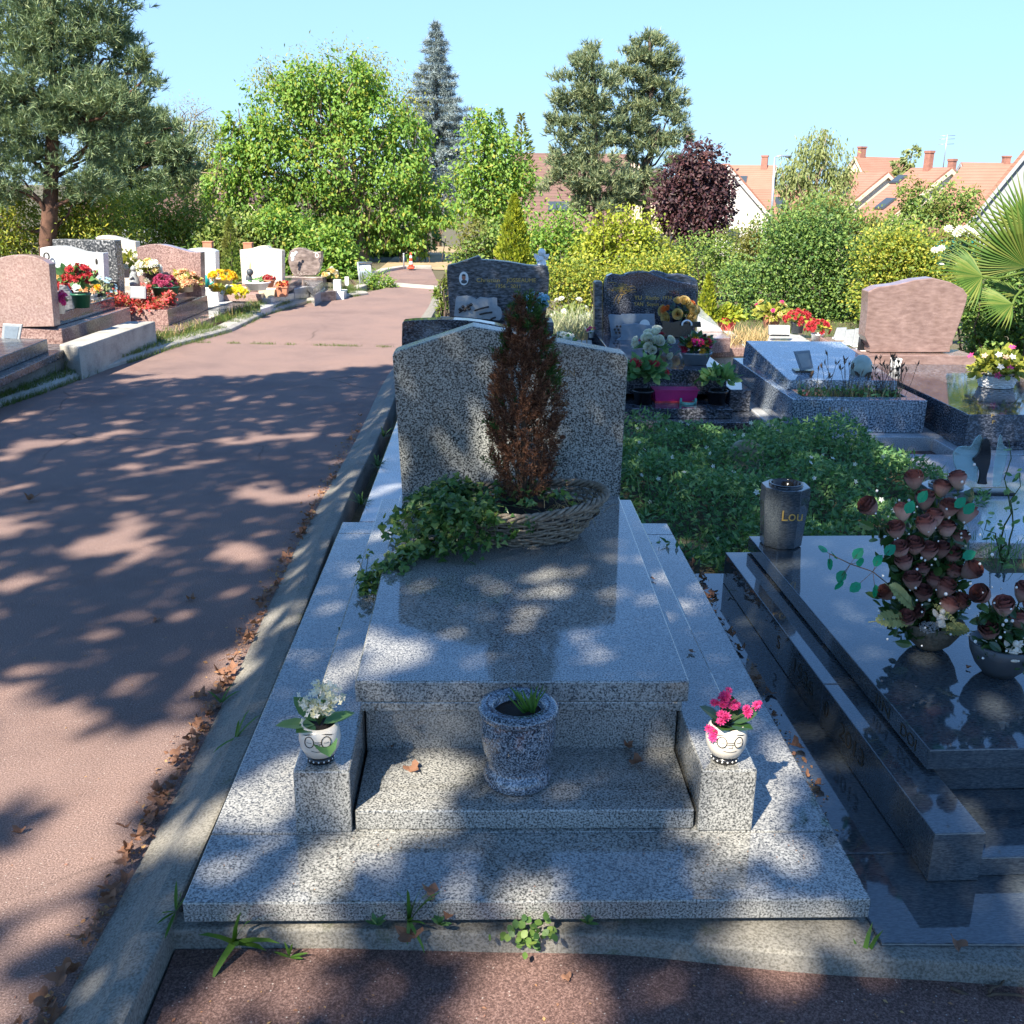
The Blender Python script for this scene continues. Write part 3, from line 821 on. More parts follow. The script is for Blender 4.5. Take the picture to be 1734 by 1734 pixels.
for k in range(58):      # the mass hanging over the left of the basket
    a = rng.uniform(2.2, 4.3)
    r0 = bell(a, rng.uniform(.85, 1.1))+[0, 0, .02]
    out = np.array([math.cos(a), math.sin(a)*.6, 0])*rng.uniform(.03, .11)
    end = r0+out*1.7+[rng.normal()*.03, -.05, 0]; end[2] = .395+abs(rng.normal())*.02
    mid = (r0+end)/2+[0, 0, rng.uniform(.01, .07)]
    ivy_strand([bell(a, .4)*[1, 1, 0]+[0, 0, .49], r0, mid, end], 22, .036, .012)
for k in range(14):      # over the soil around the trunk
    p = np.array([rng.uniform(-.17, .15), rng.uniform(1.47, 1.70), .50]); ivy_strand([p, p+[rng.normal()*.04, -.03, .04], p+[rng.normal()*.08, -.06, .01]], 10, .032, .012)
for k in range(2): ivy_strand([bell(4.55+.2*k, 1.05), bell(4.58+.2*k, .9)+[0, -.015, 0], bell(4.6+.2*k, .45)+[0, -.02, 0]], 8, .03, .008)
a0 = at(735, 930, z=.395); a1 = at(665, 955, z=.40); a2 = at(628, 985, z=.33); a3 = at(612, 1030, z=.25); a4 = at(600, 1075, z=.16)
for k in range(8):
    j = lambda s=.02: rng.normal(size=3)*[s, s, .006]
    ivy_strand([a0+j(), (a0+a1)/2+j()+[0, 0, .015], a1+j(.03), a2+j(.025)], 24, .033, .011)
for k in range(8):
    j = lambda s=.02: rng.normal(size=3)*[s, s, .006]
    ivy_strand([a1+j(), a2+j(.02), a3+j(.025), a4+j(.03)], 17, .027, .010)
for tx, ty in ((585, 1072), (608, 1090), (640, 1030), (622, 1062)):
    ivy_strand([a2, a3, at(tx, ty, z=.15)], 9, .022, .006)
for tx, ty in ((606, 945), (600, 985), (625, 935)):
    ivy_strand([a1, a2+[-.02, .02, .01], at(tx, ty, z=.33)], 10, .026, .008)
mb = MB(); n = len(LP)
for C in stems: mb.tube(C[::3], .0014, 4, mat=1)
S3 = np.array(LS)
mb.scatter(IVY, LP, LD, LN, np.stack([S3*1.05, S3, S3], 1))
obj('leaves', mb, [M['f_ivy'], M['stem']], IV, fix=False)

# ------------------------------------------------------------------ the neighbouring dark tomb
LG = thing('dark_tomb', 'polished dark grey granite tomb with gilded letters, right of the gabled tomb', 'tomb', (1.35, 1, .05))
mb = MB(); mb.prism([(.706, -.06), (3.2, -.10), (3.1, 2.05), (.706, 2.02)], .03, .078)
mb2 = MB()
mb2.prism([(.706, -.06), (3.2, -.105), (3.2, .232), (.706, .232)], .03, .080); mb2.prism([(.706, .2345), (3.2, .2345), (3.1, 2.05), (.706, 2.02)], .03, .080)
obj('base_slab', mb2, M['granite_dark'], LG, bevel=.003)
fl = at(1583, 1412, z=.203); bl = at(1228, 935, z=.203)
rdir = np.array([bl[0]-fl[0], bl[1]-fl[1], 0]); rl = np.linalg.norm(rdir); rdir /= rl
pdir = np.array([rdir[1], -rdir[0], 0])
def L3(u, v, z): return (fl[0]+rdir[0]*u+pdir[0]*v, fl[1]+rdir[1]*u+pdir[1]*v, z)
def lbox(mb, u0, u1, v0, v1, z0, z1, mat=0):
    b = [L3(u0, v0, z0), L3(u0, v1, z0), L3(u1, v1, z0), L3(u1, v0, z0)]; return mb.hexa(b, [(x, y, z1) for x, y, _ in b], mat)
for v0 in (0, .79):
    mb = MB(); lbox(mb, 0, .70, v0, v0+.115, .0805, .203); lbox(mb, .702, rl, v0, v0+.115, .0805, .203)
    kb = obj('side_kerb', mb, M['granite_dark'], LG, bevel=.003)
    if v0 == 0: lkerb = kb
mb = MB(); lbox(mb, .015, .31, .117, .788, .0805, .128); obj('step', mb, M['granite_dark'], LG, bevel=.003)
mb = MB(); lbox(mb, .28, rl, .117, .788, .1285, .190); lbox(mb, .265, rl, .117, .788, .1905, .2095); obj('plinth', mb, M['granite_dark'], LG, bevel=.003)
mb = MB(); lbox(mb, .24, rl+.01, .088, .83, .2102, .264); lled = obj('ledger', mb, M['granite_dark'], LG, bevel=.003)
def ltext(s_, u, v, z, h, w, par):
    text(s_, np.array(L3(u, v, z)), h, par, M['gold_faint'], right=-rdir, width=w)
ltext('2013', .56, -.0012, .125, .045, .17, lkerb); ltext('0', .68, -.0012, .125, .045, .035, lkerb)
ltext('1936', .96, -.0012, .125, .045, .17, lkerb); ltext('S', 1.12, -.0012, .125, .045, .03, lkerb)
ltext('DOI', .40, .0868, .221, .032, .09, lled); ltext('IIN', .56, .0868, .221, .032, .09, lled)
# vases
def vase(c, label, txt, w):
    Vv = thing('granite_vase', label, 'vase', c)
    prof = [(.070, 0), (.076, .004), (w*.94, .10), (w*1.02, .17), (w, .228)]
    mb = MB(); mb.lathe(prof+[(w*.70, .2285), (w*.68, .19), (0, .19)], c, 8, smooth=False, rot=PI/8)
    mb.disc((c[0], c[1], c[2]+.0005), .069, 8)
    bd = obj('body', mb, M['granite_dark'], Vv, bevel=.002)
    mb = MB(); mb.lathe([(w*.70, .226), (w*.70, .236), (w*.63, .238), (w*.60, .234), (w*.58, .20), (0, .20)], c, 28)
    obj('liner', mb, M['black'], Vv)
    if txt:
        y = c[1]-w*.955
        text(txt, (c[0]-.034, y-.004, c[2]+.118), .040, bd, M['gold'], up=(0, -.03, 1), width=.075)
p = at(1325, 925, z=.265)
vase((p[0], p[1]+.03, .2645), 'black faceted granite vase with gilded letters on the corner of the dark tomb', 'Lou', .088)
p2 = at(1603, 815, Y=p[1]+.03)
vase((p2[0], p[1]+.03, .2645), 'dark faceted granite vase partly hidden behind the rose arrangement', None, .088)

# rose arrangements
rose_me = None
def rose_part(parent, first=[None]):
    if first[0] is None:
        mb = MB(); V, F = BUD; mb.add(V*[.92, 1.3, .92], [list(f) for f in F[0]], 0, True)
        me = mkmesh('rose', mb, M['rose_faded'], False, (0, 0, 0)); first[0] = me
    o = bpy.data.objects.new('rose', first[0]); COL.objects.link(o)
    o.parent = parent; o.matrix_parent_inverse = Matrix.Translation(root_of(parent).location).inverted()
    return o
def place_axis(o, p, d, s):
    q = Vector(d).to_track_quat('Y', 'Z').to_matrix().to_4x4()
    o.matrix_basis = Matrix.Translation(Vector([float(x) for x in p])) @ q @ Matrix.Rotation(rng.uniform(0, 6), 4, 'Y') @ Matrix.Scale(s, 4)
def figurine(parent, c, h, mat, face=-PI/2):
    mb = MB(); c = np.asarray(c); k = h
    mb.lathe([(0, 0), (.26*k, 0), (.28*k, .1*k), (.20*k, .3*k), (.17*k, .45*k), (.20*k, .58*k), (.12*k, .68*k), (.07*k, .72*k), (0, .72*k)], c, 14)
    mb.ball(c+[0, -.02*k, .84*k], .155*k, (1, 1, 1.08))
    for s in (-1, 1):
        mb.scatter(OVAL, [c+[s*.1*k, .12*k, .42*k]], [(s*.55, .2, .8)], [(s*.3, 1, 0)], np.array([[.55*k, .6*k, .5*k]]))
        mb.tube([c+[s*.18*k, 0, .58*k], c+[s*.27*k, -.1*k, .44*k], c+[s*.08*k, -.2*k, .5*k]], [.06*k, .055*k, .045*k], 7)
        mb.ball(c+[s*.12*k, -.12*k, .08*k], .12*k, (1, 1.5, .8))
    return obj('angel_figurine', mb, mat, parent)
def fern(parent, p0, p1, w, mat):
    p0 = np.asarray(p0); p1 = np.asarray(p1); d = p1-p0; L = np.linalg.norm(d); d /= L
    up = np.array([.1, -.6, .7]); sd = norm(np.cross(d, up)); n = 11
    mb = MB(); q = np.linspace(.06, .96, n)
    P = [p0+d*L*x+[0, 0, -.12*L*x*x] for x in q]
    for s in (-1, 1):
        wid = w*np.sin(np.clip(q*1.05+.12, 0, 1)*PI)**.7
        mb.scatter(OVAL, P, [sd*s+d*.75]*n, [up]*n, np.stack([np.full(n, w*.85), wid, wid], 1))
    mb.tube([p0, p0*.5+p1*.5+[0, 0, -.03*L], p1+[0, 0, -.12*L]], .0012, 4)
    return obj('fern_leaf', mb, mat, parent, fix=False)
A1 = thing('rose_arrangement', 'tall arrangement of faded brown pink artificial roses in a rough stone bowl', 'flower arrangement', at(1580, 1110, z=.265))
bw = at(1580, 1103, z=.2645); bw[1] += .03
mb = MB(); mb.lathe([(0, .002), (.035, .002), (.058, .022), (.078, .055), (.088, .085), (.083, .087), (.07, .06), (0, .05)], bw, 28); obj('bowl', mb, M['stonepot'], A1)
mb = MB(); mb.ball(bw+[0, 0, .075], .075, (1, 1, .45)); obj('moss', mb, M['soil'], A1)
R1 = [(1549, 816, 1), (1482, 856, 1), (1590, 830, 1), (1623, 816, 1), (1565, 851, 1), (1600, 863, 1), (1628, 875, 1), (1528, 871, 1), (1520, 899, 1), (1572, 895, 1), (1600, 899, 1), (1623, 915, 1), (1591, 932, 1), (1526, 932, 1), (1534, 953, 1), (1560, 966, 1), (1607, 965, 1), (1628, 963, 1), (1559, 1005, 1), (1536, 1044, 1), (1590, 999, 1), (1617, 1018, 1), (1545, 985, 1), (1570, 935, 1), (1508, 1000, .8), (1582, 880, .9), (1548, 925, .9), (1612, 940, .9), (1575, 985, .9), (1600, 1030, .9), (1558, 1030, .9)]
mbs_ = MB(); ends = []
for i, (px, py, s) in enumerate(R1):
    Yp = bw[1]-.05+.10*np.clip((1040-py)/220, 0, 1)+rng.uniform(-.02, .02)
    p = at(px, py+14, Y=Yp)
    d = norm((p-bw)*[.8, .6, .3]+rng.normal(size=3)*.05+[0, -.035, .17])
    if i == 1: d = norm(np.array([-.6, -.2, .6]))
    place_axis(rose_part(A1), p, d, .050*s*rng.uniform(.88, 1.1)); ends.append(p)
    mbs_.tube([bw+[0, 0, .06], (bw+p)/2+[0, .02, .05], p], .0022, 5)
obj('stems', mbs_, M['stem'], A1)
mb = MB(); ends = np.array(ends); n = 1100
ce = ends[rng.integers(0, len(ends), n)]
uu = rng.uniform(.35, 1, (n, 1)); P = (bw+[0, 0, .07])*(1-uu)+(ce-[0, -.012, .03])*uu+np.clip(rng.normal(size=(n, 3)), -1.3, 1.3)*.02
mb.scatter(OVAL, P, norm(rng.normal(size=(n, 3))+[0, -.3, .3]), runit(n)+[0, -.6, .6], np.stack([rng.uniform(.028, .055, n)]*3, 1))
obj('foliage', mb, M['f_dark'], A1, fix=False)
mb = MB(); n = 75
P = ends[rng.integers(0, len(ends), n)]+rng.normal(size=(n, 3))*.035+[0, -.02, 0]
for p in P: mb.ball(p, rng.uniform(.0025, .0045), nu=6, nv=4)
obj('baby_breath', mb, M['white'], A1)
for a, b, w in (((1548, 1030), (1500, 975), .035), ((1548, 1050), (1472, 1042), .036), ((1585, 1066), (1652, 1062), .030), ((1580, 1022), (1630, 1058), .014)):
    fern(A1, at(*a, Y=bw[1]-.06), at(*b, Y=bw[1]-.12), w, M['f_fern'])
mb = MB(); p = at(1573, 1062, Y=bw[1]-.09)
for d in runit(260): mb.ball(p+d*rng.uniform(.012, .022)*[1.3, 1, .8], .0016, nu=5, nv=3)
obj('berry_cluster', mb, M['plaque'], A1)
figurine(A1, at(1592, 1060, Y=bw[1]-.08), .052, M['ivory'])
mb = MB(); st = [at(1515, 998, Y=bw[1]-.03), at(1478, 968, Y=bw[1]-.05), at(1440, 955, Y=bw[1]-.06), at(1405, 938, Y=bw[1]-.06)]
mb.tube(st, .0015, 5, mat=1)
for px, py in ((1393, 930), (1412, 940), (1405, 955), (1452, 938), (1456, 952), (1486, 950), (1425, 975), (1421, 990), (1449, 994), (1482, 1000), (1506, 932), (1562, 842), (1625, 852), (1540, 860), (1640, 862), (1640, 940)):
    p = at(px, py, Y=bw[1]-.05); j = min(st, key=lambda q: np.linalg.norm(q-p))
    if px < 1520: mb.tube([j, p], .0008, 4, mat=1)
    d = norm(p-j+rng.normal(size=3)*.01)
    mb.scatter(OVAL, [p-d*.018], [d], [rng.normal(size=3)*.4+[0, -1, .5]], np.array([[.055, .040, .04]]))
obj('teal_leaves', mb, [M['f_tealleaf'], M['twig']], A1, fix=False)
A2 = thing('rose_bowl', 'low charcoal bowl of faded roses beside the tall rose arrangement', 'flower arrangement', at(1700, 1160, z=.265))
b2 = at(1705, 1155, z=.2645); b2[1] += .05
mb = MB(); mb.lathe([(0, .002), (.04, .002), (.065, .03), (.082, .065), (.088, .095), (.083, .097), (.07, .07), (0, .06)], b2, 28); obj('bowl', mb, M['charpot'], A2)
ends = []; mbs_ = MB()
for px, py in ((1673, 1001), (1700, 1029), (1726, 1005), (1674, 1068), (1726, 1056), (1745, 1030), (1760, 1060)):
    p = at(px, py+14, Y=b2[1]-.03+rng.uniform(-.02, .03)); d = norm((p-b2)*[.8, .6, .3]+rng.normal(size=3)*.04+[0, -.04, .14])
    if px == 1673 and py < 1050: d = norm(np.array([-.7, -.3, .5]))
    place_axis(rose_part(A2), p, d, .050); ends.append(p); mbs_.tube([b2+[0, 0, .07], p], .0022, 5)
obj('stems', mbs_, M['stem'], A2)
ends = np.array(ends); mb = MB(); n = 300
uu = rng.uniform(.3, 1, (n, 1)); P = (b2+[0, 0, .08])*(1-uu)+(ends[rng.integers(0, len(ends), n)]-[0, 0, .02])*uu+np.clip(rng.normal(size=(n, 3)), -1.3, 1.3)*.018
mb.scatter(OVAL, P, norm(rng.normal(size=(n, 3))+[0, -.3, .1]), runit(n)+[0, -.6, .6], rng.uniform(.025, .05, n))
n = 160; P = b2+[0, 0, .085]+rng.normal(size=(n, 3))*[.04, .035, .012]-[0, .03, 0]
mb.scatter(OVAL, P, norm(rng.normal(size=(n, 3))+[0, -.3, .1]), runit(n)+[0, -.6, .6], rng.uniform(.012, .022, n))
obj('foliage', mb, M['f_dark'], A2, fix=False)
mb = MB()
for p in ends[rng.integers(0, len(ends), 50)]+rng.normal(size=(50, 3))*.04+[0, -.02, 0]: mb.ball(p, rng.uniform(.003, .0055), nu=6, nv=4)
obj('baby_breath', mb, M['white'], A2)
figurine(A2, at(1715, 1118, Y=b2[1]-.07), .058, M['ivory'])
# ------------------------------------------------------------------ generic grave pieces
def stele_pts(px, Y, rot=0):
    """trace an outline of the photograph onto an upright plane at depth Y, turned rot about z"""
    m = np.mean(px, axis=0); p0 = at(m[0], m[1], Y=Y)
    n = np.array([math.sin(rot), -math.cos(rot), 0]); out = []
    for x, y in px:
        d = ray(x, y); out.append(CAM+d*((p0-CAM).dot(n)/d.dot(n)))
    return out, n
def stele(name, px, Y, th, mat, parent, rot=0, bevel=.006):
    P, n = stele_pts(px, Y, rot)
    mb = MB(); mb.extr(P, -n*th)
    return obj(name, mb, mat, parent, bevel=bevel)
def zoomed(L, x0, y0, k): return [(x0+a*k, y0+b*k) for a, b in L]
def slabs(parent, specs):
    for nm, mat, b in specs:
        mb = MB(); mb.box(*b); obj(nm, mb, M[mat], parent, bevel=.005)
def round_pts(L, it=2):
    """corner-cut an open curve"""
    for _ in range(it):
        o = [L[0]]
        for a, b in zip(L[:-1], L[1:]):
            o += [(a[0]*.75+b[0]*.25, a[1]*.75+b[1]*.25), (a[0]*.25+b[0]*.75, a[1]*.25+b[1]*.75)]
        L = o+[L[-1]]
    return L

def heads(parent, P, Nn, tmpl, size, mat, name='flower', smooth=False):
    """each bloom a part of its own (shared mesh)"""
    key = (id(tmpl), mat.name)
    if key not in heads.cache:
        mb = MB(); V, F = tmpl; mb.add(V, [list(f) for f in F[0]], 0, smooth); heads.cache[key] = mkmesh(name, mb, mat, False, (0, 0, 0))
    r = root_of(parent)
    for p, n in zip(P, Nn):
        o = bpy.data.objects.new(name, heads.cache[key]); COL.objects.link(o); o.parent = parent
        o.matrix_parent_inverse = Matrix.Translation(r.location).inverted()
        ax = 'Y' if tmpl is ROSE else 'Z'
        q = Vector(n).to_track_quat(ax, 'X' if ax == 'Z' else 'Z').to_matrix().to_4x4()
        s = size*rng.uniform(.85, 1.15)
        o.matrix_basis = Matrix.Translation(Vector([float(v) for v in p])) @ q @ Matrix.Rotation(rng.uniform(0, 6), 4, ax) @ Matrix.Scale(s, 4)
heads.cache = {}

def bouquet(label, c, R, blooms, pot=None, leaf='f_dark', nleaf=120, lsize=.05, cat='flowers', name='flower_bouquet', group=None, flat=.75, lift=0, face=(-.15, -.5, .7), ltempl=OVAL, merge=False):
    """pot (kind, r_top, r_bottom, height, material) + leafy dome + blooms [(template, material, count, size)]"""
    c = np.asarray(c, float)
    T = thing(name, label, cat, c, group)
    h = 0
    if pot:
        kind, r1, r0, h, pm = pot; mb = MB()
        if kind == 'round':
            mb.lathe([(0, .001), (r0, .001), (r1*.96, h*.86), (r1*1.06, h*.86), (r1*1.06, h), (r1*.95, h), (r1*.9, h*.8), (0, h*.8)], c, 24)
        elif kind == 'square':
            b = [(c[0]+sx*r0, c[1]+sy*r0, c[2]+.001) for sx, sy in ((-1, -1), (1, -1), (1, 1), (-1, 1))]
            t2 = [(c[0]+sx*r1, c[1]+sy*r1, c[2]+h) for sx, sy in ((-1, -1), (1, -1), (1, 1), (-1, 1))]
            mb.hexa(b, t2)
            lip = [(c[0]+sx*r1*1.08, c[1]+sy*r1*1.08) for sx, sy in ((-1, -1), (1, -1), (1, 1), (-1, 1))]
            mb.prism(lip, c[2]+h*.86, c[2]+h*1.01)
        elif kind == 'oval':
            mb.lathe([(0, .001), (r0, .001), (r1*.97, h*.85), (r1*1.05, h*.86), (r1*1.05, h), (r1*.93, h), (r1*.9, h*.8), (0, h*.8)], c, 28, 1, .62)
        obj('pot', mb, pm, T)
    top = c+[0, 0, h+lift]
    if nleaf:
        n = nleaf; d = runit(n); d[:, 2] = np.abs(d[:, 2])*.9-.15
        P = top+d*R*rng.uniform(.25, .95, (n, 1))*[1, .8, flat]
        mb = MB(); mb.scatter(ltempl, P, norm(d+rng.normal(size=(n, 3))*.5), runit(n)*.6+[0, -.5, .7], rng.uniform(.6, 1.2, n)*lsize)
        k = 10
        for i in range(k): mb.tube([top-[0, 0, h*.2], top+d[i]*R*.8*[1, .8, flat]], .002, 4, mat=1)
        obj('foliage', mb, [M[leaf], M['stem']], T, fix=False)
    for tm, mt, n, sz in blooms:
        d = norm(rng.normal(size=(n, 3))*[1, .8, .6]+np.array([0, -.35, .65]))
        P = top+d*R*rng.uniform(.82, 1.08, (n, 1))*[1, .8, flat]
        Nn = norm(d+np.array(face)*.6)
        if merge or n > 45:
            mb = MB(); mb.scatter(tm, P, np.cross(Nn, runit(n)) if tm is not ROSE else Nn, Nn if tm is not ROSE else runit(n), rng.uniform(.8, 1.2, n)*sz)
            obj('blossoms', mb, M[mt], T, fix=False)
        else: heads(T, P, Nn, tm, sz, M[mt], 'rose' if tm is ROSE else 'flower')
    return T
def plaque(label, px, Y, th, mat, foot=True, rot=0, lean=.0, name='memorial_plaque', inset=None, stand='black'):
    P, n = stele_pts(px, Y, rot)
    P = [p-n*((p[2]-min(q[2] for q in P))*lean) for p in P]
    lo = min(p[2] for p in P); x = np.mean([p[0] for p in P]); y = np.mean([p[1] for p in P])
    T = thing(name, label, 'plaque', (x, y, lo))
    mb = MB(); mb.extr(P, -n*th); b = obj('plate', mb, M[mat], T, bevel=.002)
    if inset:
        c = np.mean(P, axis=0); mb = MB(); mb.extr([c+(p-c)*inset[1]+n*.003 for p in P], -n*.002); obj('inset', mb, M[inset[0]], T)
    if foot:
        w = (max(p[0] for p in P)-min(p[0] for p in P))
        mb = MB(); mb.box(x-w*.45, x+w*.45, y-.03, y+th+.04, lo-.008, lo+.004); obj('foot', mb, M[stand], T)
    return T

# ------------------------------------------------------------------ second tomb of the middle row (dark low headstone)
T2 = thing('low_headstone_tomb', 'pale granite tomb whose dark low headstone shows just above the gabled one', 'tomb', (-.1, 3.8, 0))
slabs(T2, [('base_slab', 'granite_pale', (-.645, .48, 2.60, 5.0, 0, .10)), ('ledger', 'granite_blackblue', (-.40, .36, 3.0, 4.55, .1005, .26)), ('plinth', 'granite_blackblue', (-.56, .40, 4.551, 4.86, .1005, .28))])
stele('headstone', round_pts([(681, 640), (680, 549), (684, 543), (757, 541), (800, 543), (850, 552), (905, 570), (908, 640)], 1), 4.62, .13, M['granite_blackblue'], T2)
bouquet('bunch of white flowers in a dark pot between the dark headstones', at(957, 592, Y=5.6), .085, [(MUM, 'p_white', 16, .032)], ('round', .05, .04, .05, M['charpot']), nleaf=40, lsize=.05, leaf='f_bed')

# ------------------------------------------------------------------ third tomb (notched headstone)
JZ = (750, 420, .14418)
J = thing('notched_headstone_tomb', 'slate grey tomb with a notched headstone and gilded name by the road', 'tomb', (0, 6.3, 0))
slabs(J, [('base_slab', 'granite_pale', (-.60, .60, 5.15, 7.6, -.05, .10)), ('ledger', 'granite_slate', (-.42, .42, 5.4, 7.1, .1005, .36)), ('plinth', 'granite_slate', (-.48, .50, 7.101, 7.45, .1005, .42))])
jo = zoomed([(80, 840), (60, 500), (45, 300), (52, 206), (150, 185), (300, 135), (420, 92), (440, 112), (460, 140), (600, 145), (780, 165), (1000, 204), (1230, 215), (1248, 300), (1243, 480), (1228, 650), (1200, 840)], *JZ)
jh = stele('headstone', jo, 7.2, .14, M['granite_slate'], J)
def face_text(s_, px, py, hpx, wpx, Y, par, mat='gold'):
    text(s_, at(px, py, Y=Y-.003), hpx/ppm(Y), par, M[mat], width=wpx/ppm(Y))
face_text('Christian', 806.5, 477.5, 6.6, 39, 7.2, jh); face_text('JOSSEAUME', 858, 477.5, 6.6, 50, 7.2, jh); face_text('1956 - 2011', 838, 487.3, 6.2, 41, 7.2, jh)
c = at(785.3, 471.5, Y=7.197); k = 1/ppm(7.2)
mb = MB(); mb.add([c+np.array([math.cos(a)*8*k, 0, math.sin(a)*11.3*k]) for a in np.linspace(0, 2*PI, 25)[:-1]]+[c+np.array([math.cos(a)*8*k, -.006, math.sin(a)*11.3*k]) for a in np.linspace(0, 2*PI, 25)[:-1]], [[i, (i+1) % 24, 24+(i+1) % 24, 24+i] for i in range(24)]+[list(range(24, 48))])
mp = obj('portrait_medallion', mb, M['white'], jh)
mb = MB(); mb.ball(c+[0, -.007, .010], .020, (.85, .12, 1.25), nu=14); mb.ball(c+[.003, -.0065, -.026], .026, (1, .1, .62), mat=1, nu=14); mb.ball(c+[0, -.0072, .026], .019, (.85, .12, .6), mat=2, nu=14)
obj('portrait', mb, [plain('portrait_skin', (.42, .17, .10), .5, .3, 90), M['charpot'], M['bronze']], mp)
plaque('pale stone memorial plaque with bronze flowers leaning on the notched headstone', zoomed([(130, 800), (150, 600), (165, 572), (280, 562), (340, 575), (395, 605), (440, 578), (530, 590), (600, 583), (638, 592), (640, 680), (680, 710), (698, 770), (690, 820), (660, 852)], *JZ), 7.06, .03, 'plaque', lean=.05)
T = bpy.data.objects['memorial_plaque']
mb = MB()
for a, b in (((190, 760), (330, 670)), ((370, 735), (540, 690)), ((430, 780), (580, 755)), ((560, 840), (620, 815))):
    p, q = at(750+a[0]*.14418, 420+a[1]*.14418, Y=7.045), at(750+b[0]*.14418, 420+b[1]*.14418, Y=7.045); mb.tube([p, (p+q)/2+[0, -.006, .004], q], .008, 6)
for qx, qy in ((200, 720), (235, 690), (300, 680), (330, 665), (260, 730), (310, 715)): mb.ball(at(750+qx*.14418, 420+qy*.14418, Y=7.04), .014, nu=8, nv=5)
obj('bronze_relief', mb, M['bronze'], T)
bouquet('bouquet of blue and white fabric flowers on the notched tomb', at(908, 540, Y=6.9), .095, [(MUM, 'p_blue', 22, .036), (FLOWER5, 'p_blue', 12, .04)], ('round', .055, .045, .10, M['charpot']), nleaf=70, lsize=.06, leaf='f_dark', lift=.03)
ch = thing('cherub_statue', 'small white cherub statue sitting on top of the notched headstone', 'statue', at(918, 450, Y=7.27))
c = at(917, 450.5, Y=7.27); k = 1/ppm(7.27)
mb = MB(); mb.ball(c+[0, -.005, 22*k], 6.6*k, (1, 1, 1.05))
mb.lathe([(0, 0), (7.5*k, 0), (8.5*k, 3*k), (7.2*k, 8*k), (6*k, 12*k), (6.6*k, 15*k), (3*k, 18*k), (0, 19*k)], c, 14)
mb.tube([c+[-6*k, 0, 14*k], c+[-7.5*k, -5*k, 9*k], c+[0, -8*k, 11*k]], [2.6*k, 2.4*k, 2*k], 7); mb.tube([c+[6*k, 0, 14*k], c+[8*k, -5*k, 15*k], c+[4*k, -7*k, 19*k]], [2.6*k, 2.4*k, 2*k], 7)
for s in (-1, 1): mb.ball(c+[s*4*k, -6*k, 3*k], 3.6*k, (1, 1.5, .8))
obj('body', mb, M['white'], ch)
mb = MB()
for s in (-1, 1): mb.scatter(OVAL, [c+[s*3*k, 5*k, 9*k]], [(s*.7, .2, .75)], [(0, 1, .1)], np.array([[16*k, 15*k, 14*k]]))
obj('wings', mb, M['white'], ch, fix=False)

# ------------------------------------------------------------------ the tomb with two names and many flowers
YZ = (1000, 440, .17301)
YT = thing('flowered_tomb', 'dark granite tomb with wavy headstone, two gilded names and many flowers', 'tomb', (1.25, 6, 0))
slabs(YT, [('base_slab', 'granite_blackblue', (.70, 1.78, 4.72, 7.4, 0, .09)), ('step', 'granite_blackblue', (.82, 1.53, 4.82, 5.35, .0905, .155)), ('ledger', 'granite_blackblue', (.84, 1.55, 5.13, 6.95, .19, .36)), ('plinth', 'granite_blackblue', (.78, 1.72, 6.951, 7.3, .0905, .36)),
          ('side_kerb', 'granite_blackblue', (1.56, 1.70, 5.05, 6.94, .0905, .24)), ('side_kerb', 'granite_blackblue', (.66, .80, 4.95, 6.94, .0905, .25))])
yo = zoomed([(122, 880), (122, 260), (135, 205), (160, 160), (215, 135), (260, 140), (300, 150), (340, 142), (380, 125), (480, 110), (560, 115), (650, 150), (750, 185), (880, 215), (980, 230), (1046, 244), (1042, 420), (1020, 600), (1015, 880)], *YZ)
yh = stele('headstone', yo, 7.0, .10, M['granite_blackblue'], YT, bevel=.01)
stele('rough_back_stone', zoomed([(560, 880), (560, 130), (620, 104), (700, 118), (760, 142), (860, 138), (940, 150), (1010, 175), (1050, 200), (1060, 300), (1045, 500), (1022, 880)], *YZ), 7.102, .08, M['granite_slate'], YT, bevel=.02)
stele('side_pillar', zoomed([(38, 868), (38, 225), (60, 212), (117, 215), (117, 868)], *YZ), 6.98, .14, M['granite_slate'], YT)
face_text('YU', 1074, 507.3, 6.8, 12.5, 7.0, yh); face_text('Xiaobo', 1092.5, 507.3, 6.6, 24, 7.0, yh); face_text('1934', 1121, 507, 6, 15, 7.0, yh)
face_text('YAN', 1073, 518, 6.6, 16, 7.0, yh); face_text('Soyun', 1095, 518, 6.4, 20, 7.0, yh)
mb = MB(); r2 = random.Random(3)
for i in range(36):       # engraved gilded flower
    a = r2.uniform(-.3, 3.5); p0 = np.array([300, 290.])+[r2.gauss(0, 42), r2.gauss(0, 30)]; p1 = p0+np.array([math.cos(a)*r2.uniform(50, 95), -math.sin(a)*r2.uniform(15, 65)])
    pm = (p0+p1)/2+[r2.gauss(0, 16), r2.gauss(0, 16)]
    mb.tube([at(1000+q[0]*.17301, 440+q[1]*.17301, Y=6.999) for q in (p0, pm, p1)], .0016, 4)
for x0 in (240, 270, 290): mb.tube([at(1000+q[0]*.17301, 440+q[1]*.17301, Y=6.999) for q in ((x0+30, 330), (x0, 380), (x0-10+r2.gauss(0, 10), 430))], .0016, 4)
obj('engraved_flower', mb, M['gold'], yh, fix=False)
plaque('folded grey book plaque with a white oval on the flowered tomb', zoomed([(215, 815), (178, 545), (205, 537), (300, 545), (310, 533), (628, 533), (640, 745), (640, 815)], *YZ), 6.72, .03, 'plaque_blue', lean=.06)
T = bpy.data.objects['memorial_plaque.001']; c = at(1091.5, 550.5, Y=6.70); k = 1/ppm(6.7)
mb = MB(); mb.add([c+np.array([math.cos(a)*9.2*k, 0, math.sin(a)*9.5*k]) for a in np.linspace(0, PI, 14)], [list(range(14))]); obj('white_oval', mb, M['white'], T, fix=False)
